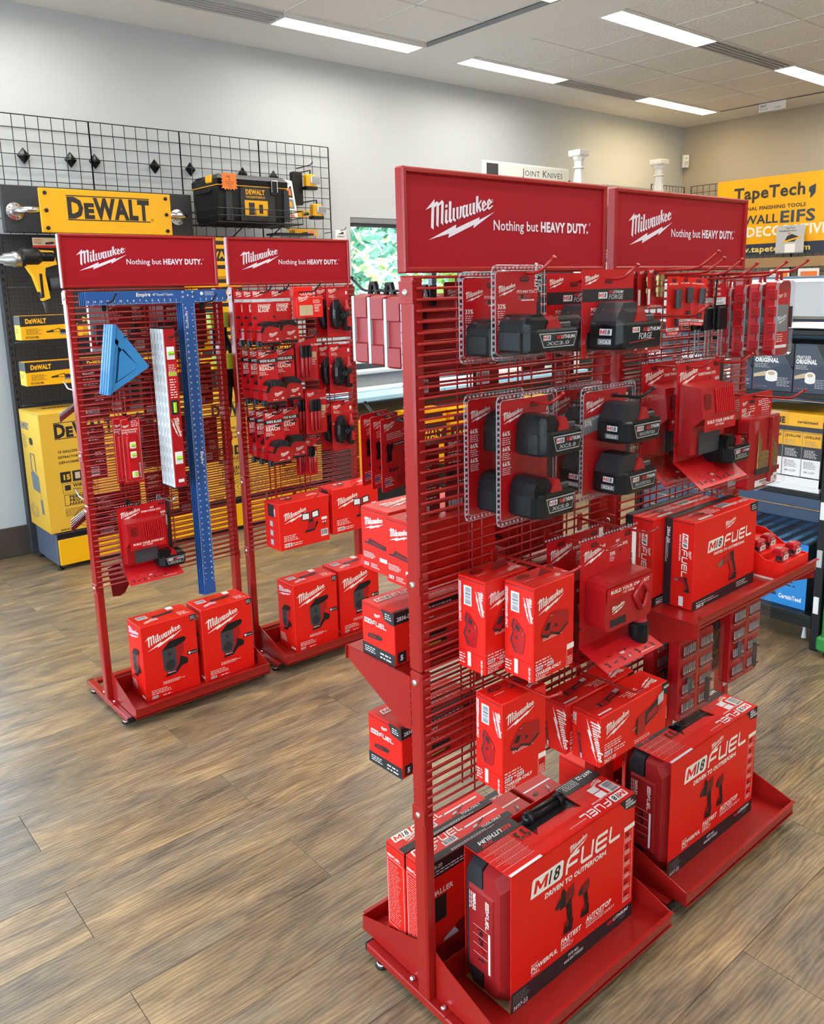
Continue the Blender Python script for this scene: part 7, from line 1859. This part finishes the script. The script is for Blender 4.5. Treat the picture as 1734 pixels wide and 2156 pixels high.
# ------------------------------------------------------------------ knife display, posts and shelf by the far corner
t = thing('category_sign', (5.43, 5.38, 2.50), 'long white sign reading joint knives above the tall red header', 'sign')
MB().cbox(0, 0, 0, 1.18, .012, .255, 'white', .003).obj('sign_board', t)
a = MB(); f = Art(a, (0, 0, 0), (1,0,0), (0,0,1)); f.rect(.05, .01, .20, .235, 'gondola_grey'); f.rect(.22, .012, 1.165, .24, 'plaster', 1)
x = .52
for ch, h_ in zip('JOINT KNIVES', (1, .78, .78, .78, .78, 1, 1, .78, .78, .78, .78, .78)): x += f.text(ch, x, .155, .062*h_, 'ink', .0, 0, 1.15, l=3)+.003
x = .60
for ch in 'CONJUNTOS CUCHILLOS': x += f.text(ch, x, .085, .030, 'ink', 0, 0, 1.1, l=3)+.001
a.obj('sign_lettering', t, smooth='flat')
MB().cbox(1.18, .02, .06, 1.24, .10, .16, 'black', .01).obj('clip', t)
t = thing('knife_display', (5.35, 5.36, 0), 'black display cabinet with a pale cornice, seen in the gap between the headers', 'display')
MB().cbox(0, .02, 0, 3.0, .28, 1.99, 'gondola_grey', .003).obj('cabinet', t); MB().cbox(0, 0, 1.99, 3.0, .20, 2.27, 'black', .003).obj('header_board', t); MB().cbox(0, -.01, 2.27, 3.0, .20, 2.43, 'slate_blue', .003).obj('fascia', t)
m = MB(); m.loft([[(1.60, y0, z), (2.75, y0, z), (2.75, .22, z), (1.60, .22, z)] for z, y0 in ((2.432, -.02), (2.45, -.05), (2.52, -.06), (2.54, -.10), (2.60, -.11), (2.62, -.13))], 'cream'); m.obj('cornice', t)
for k in range(8):
    for r_ in range(3): MB().lathe([(.011, -.012), (.011, .0)], 1.70+.032*k, -(1.93+.032*r_), 'light_grey', 8, 'y').obj('knob', t)
m = MB(); m.box(1.72, -.006, 1.62, 1.98, -.001, 1.88, 'white'); p_ = m.obj('price_sheet', t)
a = MB(); f = Art(a, (1.72, -.006, 1.62), (1,0,0), (0,0,1)); f.rect(.05, .16, .10, .20, 'mid_grey'); f.lines(.05, .24, .16, .03, 2, 'mid_grey'); f.lines(.05, .14, .16, .10, 5, 'mid_grey'); a.obj('print', p_, smooth='flat')
for i, (x, s_) in enumerate(((6.47, 1), (7.78, 1.04))):
    t = thing('turned_post', (x, 5.15, 0), ('left', 'right')[i]+' white turned post with a square cap above the headers', 'post', 'white turned posts')
    zt = 2.885+.015*i
    prof = [(0, .055), (1.6, .055), (2.50, .075), (2.60, .082), (2.66, .070), (zt-.165, .060), (zt-.16, .085), (zt-.145, .085), (zt-.14, .066), (zt-.10, .070), (zt-.08, .090), (zt-.055, .100)]
    m = MB(); m.loft([[(r_*.64*s_*(math.cos(PI/8+PI*k/4)), r_*.64*s_*math.sin(PI/8+PI*k/4), z) for k in range(8)] for z, r_ in prof], 'wood_white'); m.obj('shaft', t)
    m = MB(); q = .068*s_; m.loft([[(-a_, -a_, z), (a_, -a_, z), (a_, a_, z), (-a_, a_, z)] for z, a_ in ((zt-.054, q*.92), (zt-.04, q), (zt-.004, q), (zt, q*.98))], 'wood_white'); m.obj('square_cap', t)
grid_panel(8.35, 9.02, 1.6, 2.744, 5.62, 'black wire grid panel in the far corner of the long wall', nx=11)
for i, y0 in enumerate((5.53, 4.30, 3.07)):
    grid_panel(y0, y0-1.22, 1.30, 2.745, 9.02, 'black wire grid panel on the right wall, %s' % ('by the corner', 'behind the yellow banner', 'right of the yellow banner')[i], along='y', nx=16)
t = thing('motion_sensor', (9.00, 5.61, 2.96), 'white motion sensor high in the far corner', 'sensor', rz=-.75)
m = MB(); m.loft([[(-.038+i_, y, -.0+i_), (.038-i_, y, -.0+i_), (.038-i_, y, .145-i_), (-.038+i_, y, .145-i_)] for y, i_ in ((.0, .0), (-.03, .0), (-.045, .01))], 'white'); m.obj('housing', t); MB().box(-.022, -.048, .02, .022, -.044, .07, 'light_grey').obj('lens', t); MB().box(-.006, -.049, .095, .006, -.044, .11, 'mid_grey').obj('indicator', t)
# banner
t = thing('banner', (8.97, 5.165, 1.935), 'large yellow banner for taping tools on the right wall', 'banner')
BH, BW = .815, 1.42
m = MB(); n_ = 12
def bx(s_): return .012*math.sin(s_*9)
vs = []; fs = []
for k in range(n_+1):
    y = -BW*k/n_; x = 0
    vs += [(x, y, 0), (x, y, BH), (x+.003, y, BH), (x+.003, y, 0)]
for k in range(n_):
    a_ = 4*k; b_ = a_+4
    fs += [(a_, a_+1, b_+1, b_), (a_+1, a_+2, b_+2, b_+1), (a_+2, a_+3, b_+3, b_+2), (a_+3, a_, b_, b_+3)]
fs += [(0, 3, 2, 1), (4*n_, 4*n_+1, 4*n_+2, 4*n_+3)]
m.add(vs, fs, 'yellow'); m.obj('vinyl_sheet', t)
a = MB(); f = Art(a, (-.0005, 0, 0), (0,-1,0), (0,0,1), .0008)
f.rect(0, 0, BW, .115, 'navy', 1)
f.text('TapeTech', .205, .598, .120, 'gondola_grey', .03, width=.80); f.poly([(1.03, .66), (1.10, .69), (1.10, .60), (1.06, .555), (1.045, .555), (1.05, .60), (1.03, .62)], 'navy', 2)
f.text('PROFESSIONAL FINISHING TOOLS', .06, .475, .036, 'gondola_grey', .03, width=.95)
f.text('DRYWALL', .06, .330, .088, 'navy', .025, width=.66); f.text('EIFS', .735, .325, .115, 'slate', .03, width=.385); f.text('DECORATIVE', .365, .195, .098, 'white', .03, width=.90)
f.text('www.tapetech.com', .16, .030, .058, 'pale_yellow', .03, width=.93)
a.obj('banner_lettering', t, smooth='flat')
t = thing('catalogue_card', (8.90, 4.42, 1.93), 'pale catalogue page hanging over the lower part of the yellow banner', 'leaflet')
MB().box(0, -.30, 0, .003, 0, .29, 'light_grey').obj('page', t)
a = MB(); f = Art(a, (0, 0, 0), (0,-1,0), (0,0,1)); f.text('TapeTech', .10, .255, .016, 'ink', .02); f.text('PREMIUM TOOLS', .03, .225, .016, 'ink', .02, .1); f.poly([(.09, .12), (.20, .12), (.24, .17), (.17, .20), (.12, .18)], 'charcoal', 2); f.disc(.14, .205, .018, 'skin', 3); f.poly([(.08, .11), (.27, .16), (.27, .175), (.08, .13)], 'yellow', 4); f.rect(.10, .01, .21, .10, 'white', 2); f.rect(.0, .0, .30, .012, 'mid_grey', 1); a.obj('print', t, smooth='flat')
t = thing('chipboard_rail', (8.93, 4.95, 1.79), 'long raw chipboard rail under the yellow banner', 'board')
MB().cbox(0, -2.4, 0, .04, 0, .105, 'chipboard', .002).obj('board', t)
for i, (y, z, c) in enumerate(((4.47, 1.62, 'white'), (4.16, 1.62, 'white'))):
    t = thing('price_sheet', (8.90, y, z), 'small white price sheet with an orange panel below the chipboard rail, '+('left', 'right')[i], 'price tag', 'price sheets on the right wall')
    MB().box(0, -.22, 0, .002, 0, .15, c).obj('sheet', t)
    a = MB(); f = Art(a, (0, 0, 0), (0,-1,0), (0,0,1)); f.rect(.03 if i else .12, .02, .20, .12, 'orange'); f.lines(.02, .12, .1, .08, 4, 'mid_grey', 2); a.obj('print', t, smooth='flat')

# ------------------------------------------------------------------ black shelving at the right
S = thing('shelf_unit', (3.65, 1.50, 0), 'black shelf unit behind the deep shelf rack, stocked with drywall tape', 'shelving')
SL = 1.30
for y in (0, SL-.04):
    for x in (0, .44): MB().cbox(x, y, 0, x+.04, y+.04, 1.72, 'black', .003).obj('post', S)
for z in (.135, .705, 1.150, 1.425): MB().cbox(.0, .04, z, .46, SL-.04, z+.025, 'black', .003).obj('shelf', S)
MB().cbox(.005, .04, .098, .02, SL-.04, .14, 'black', .002).obj('kick_board', S)
z = .19; i = 0
while z < 1.66:
    MB().cbox(.462, .02, z, .47, SL-.02, z+.062, 'slate_blue', .003).obj('back_slat', S); z += .068
MB().cbox(-.012, .04, 1.505, .40, SL, 1.660, 'light_grey', .004).obj('top_drawer', S)
MB().cbox(-.016, .04, 1.652, -.008, SL, 1.668, 'white', .002).obj('drawer_edge', S)
MB().cbox(-.018, .04, 1.455, -.004, SL, 1.485, 'chrome', .004).obj('price_rail', S)
m = MB()
for k in range(3): m.cbox(-.006, .01, .62-.22*k, .02, .034, .70-.22*k, ('white', 'light_grey', 'white')[k], .002)
m.obj('stickers', S)
def sf_art(F, w, d, h):
    f = F['left']
    f.poly([(0, 0), (d, 0), (d, h), (0, h)], 'slate', 1); f.poly([(d*.60, h), (d, h), (d, h*.45)], 'ink', 2); f.poly([(0, 0), (d, 0), (d, h*.5), (d*.86, h*.60), (0, h*.3)], 'navy', 2)
    f.text('STRAIT-FLEX', d*.05, h*.70, h*.062, 'white', .02, l=4, width=d*.42); f.text('ORIGINAL', d*.05, h*.60, h*.085, 'white', .05, l=4, width=d*.60); f.lines(d*.05, h*.58, d*.42, h*.10, 3, 'light_grey', 4)
    f.poly([(d*.03, h*.27), (d*.34, h*.31), (d*.34, h*.41), (d*.03, h*.34)], 'tan', 4); f.disc(d*.48, h*.36, d*.15, 'wood_white', 4, 14, h*.075); f.rect(d*.33, h*.23, d*.63, h*.36, 'wood_white', 4); f.disc(d*.48, h*.24, d*.15, 'wood_white', 4, 14, h*.05); f.disc(d*.48, h*.365, d*.09, 'tan', 5, 12, h*.04)
    f.lines(d*.62, h*.30, d*.34, h*.20, 6, 'light_grey', 4); f.lines(d*.14, h*.10, d*.3, h*.03, 1, 'mid_grey', 4); f.disc(d*.07, h*.085, d*.025, 'card_red', 4)
sb = carton('tape_roll_box', .30, .184, .212, 'slate', sf_art, 'dark drywall tape carton nearest the right edge on the upper shelf', group='dark tape cartons')
sb.location = (3.652, 1.544, 1.1755); sb.scale = (1, .82, 1); reg(sb)
for k in range(4): dup(sb, (3.652, 1.700+.188*k, 1.1755), scale=(1, 1, 1), label='dark drywall tape carton on the upper shelf, %s from the right edge' % ('second', 'third', 'fourth', 'fifth')[k])
t = thing('tape_display_carton', (3.66, 1.552, .7305), 'yellow header carton holding slim tape boxes on the middle shelf', 'display carton')
dl = .36
m = MB(); m.cbox(0, 0, 0, .30, dl, .022, 'white', .002); m.box(0, 0, .022, .004, dl, .060, 'white'); m.box(.296, 0, .022, .30, dl, .32, 'gondola_grey'); m.box(0, 0, .022, .30, .004, .32, 'gondola_grey'); m.box(0, dl-.004, .022, .30, dl, .32, 'gondola_grey'); m.obj('tray', t)
MB().cbox(0, 0, .290, .30, dl, .352, 'yellow', .002).obj('header_panel', t)
a = MB(); f = Art(a, (0, dl, 0), (0,-1,0), (0,0,1)); f.rect(.004, .272, dl-.004, .292, 'gondola_grey', 2); f.text('LEVELLINE', .04, .303, .026, 'ink', .05, width=.15, l=3); f.text('certainteed', .245, .308, .013, 'ink', .02, l=3, width=.09); a.obj('print', t, smooth='flat')
def lv_art(F, w, d, h):
    f = F['left']; f.rect(0, h*.68, d, h, 'yellow', 1); f.rect(0, h*.40, d, h*.68, 'gondola_grey', 1); f.text('LEVELLINE', d*.08, h*.87, h*.055, 'ink', .03, width=d*.84); f.lines(d*.12, h*.82, d*.7, h*.12, 4, 'mid_grey'); f.lines(d*.12, h*.62, d*.7, h*.18, 7, 'white'); f.lines(d*.12, h*.36, d*.7, h*.16, 6, 'ink'); f.text("100' x 2.75\"", d*.14, h*.10, h*.035, 'ink', .02, width=d*.6)
lb = carton('slim_tape_box', .27, .084, .205, 'white', lv_art, 'slim yellow and white tape box, right one under the yellow header', group='slim tape boxes')
lb.location = (3.668, 1.558, .7935-.0); reg(lb)
for k in range(3): dup(lb, (3.668, 1.645+.0875*k, .7935), 'slim yellow and white tape box, %s from the right under the yellow header' % ('second', 'third', 'fourth')[k])
t = thing('kraft_rolls', (3.70, 1.56, .7535), 'paper rolls under the slim tape boxes', 'tape roll')
for k in range(4): MB().lathe([(.018, 0), (.018, .039)], .04, .04+.0875*k, 'wood_white', 12).obj('roll', t, smooth=True)
def bb_art(F, w, d, h):
    f = F['left']; f.rect(0, 0, d, h, 'blue_box', 1); f.text('CertainTeed', d*.35, h*.14, h*.085, 'white', .04, width=d*.55); f.rect(d*.1, h*.17, d*.28, h*.23, 'navy', 2); f.lines(d*.2, h*.85, d*.6, h*.45, 6, 'navy')
    g = F['top']
    for k in range(3): g.rect(0, d*(.08+.3*k), w, d*(.24+.3*k), 'bright_blue', 1); g.text('FLEXIBLE CORNER', w*.06, d*(.11+.3*k), d*.09, 'foam_blue', .03, l=3)
bb_ = carton('corner_bead_box', .40, .196, .236, 'navy', bb_art, 'blue fronted corner bead carton on the lowest shelf, nearest its right post', group='blue corner bead cartons')
bb_.location = (3.700, 1.592, .1605); reg(bb_)
for k in range(4): dup(bb_, (3.700, 1.790+.198*k if k < 4 else 0, .1605), 'blue fronted corner bead carton on the lowest shelf, %s from its right post' % ('second', 'third', 'fourth', 'fifth')[k])
for k in range(4): dup(bb_, (3.712, 1.600+.198*k, .3985), 'blue topped corner bead carton in the upper layer, %s from the right post' % ('first', 'second', 'third', 'fourth')[k], scale=(.95, 1, .30))
t = thing('green_floor_stand', (3.60, 1.06, 0), 'green metal stand on black feet at the right edge', 'stand')
MB().cbox(.02, 0, .035, .52, .42, 1.05, 'green', .01).obj('panel', t); MB().cbox(-.01, .02, .03, .10, .43, .10, 'green', .01).obj('foot_plate', t)
for y in (.06, .38): MB().lathe([(.028, 0), (.03, .012), (.012, .03)], .04, y, 'black', 12).obj('foot', t, smooth=True)
t = thing('white_plug', (3.74, 1.605, 0), 'white plastic clip lying on the floor under the shelf unit', 'clip')
MB().tube([(.0, 0, .008), (.03, .012, .05), (-.01, .03, .10), (.03, .05, .12)], [.012, .007, .012, .009], 'white', 8).obj('clip', t, smooth=True)
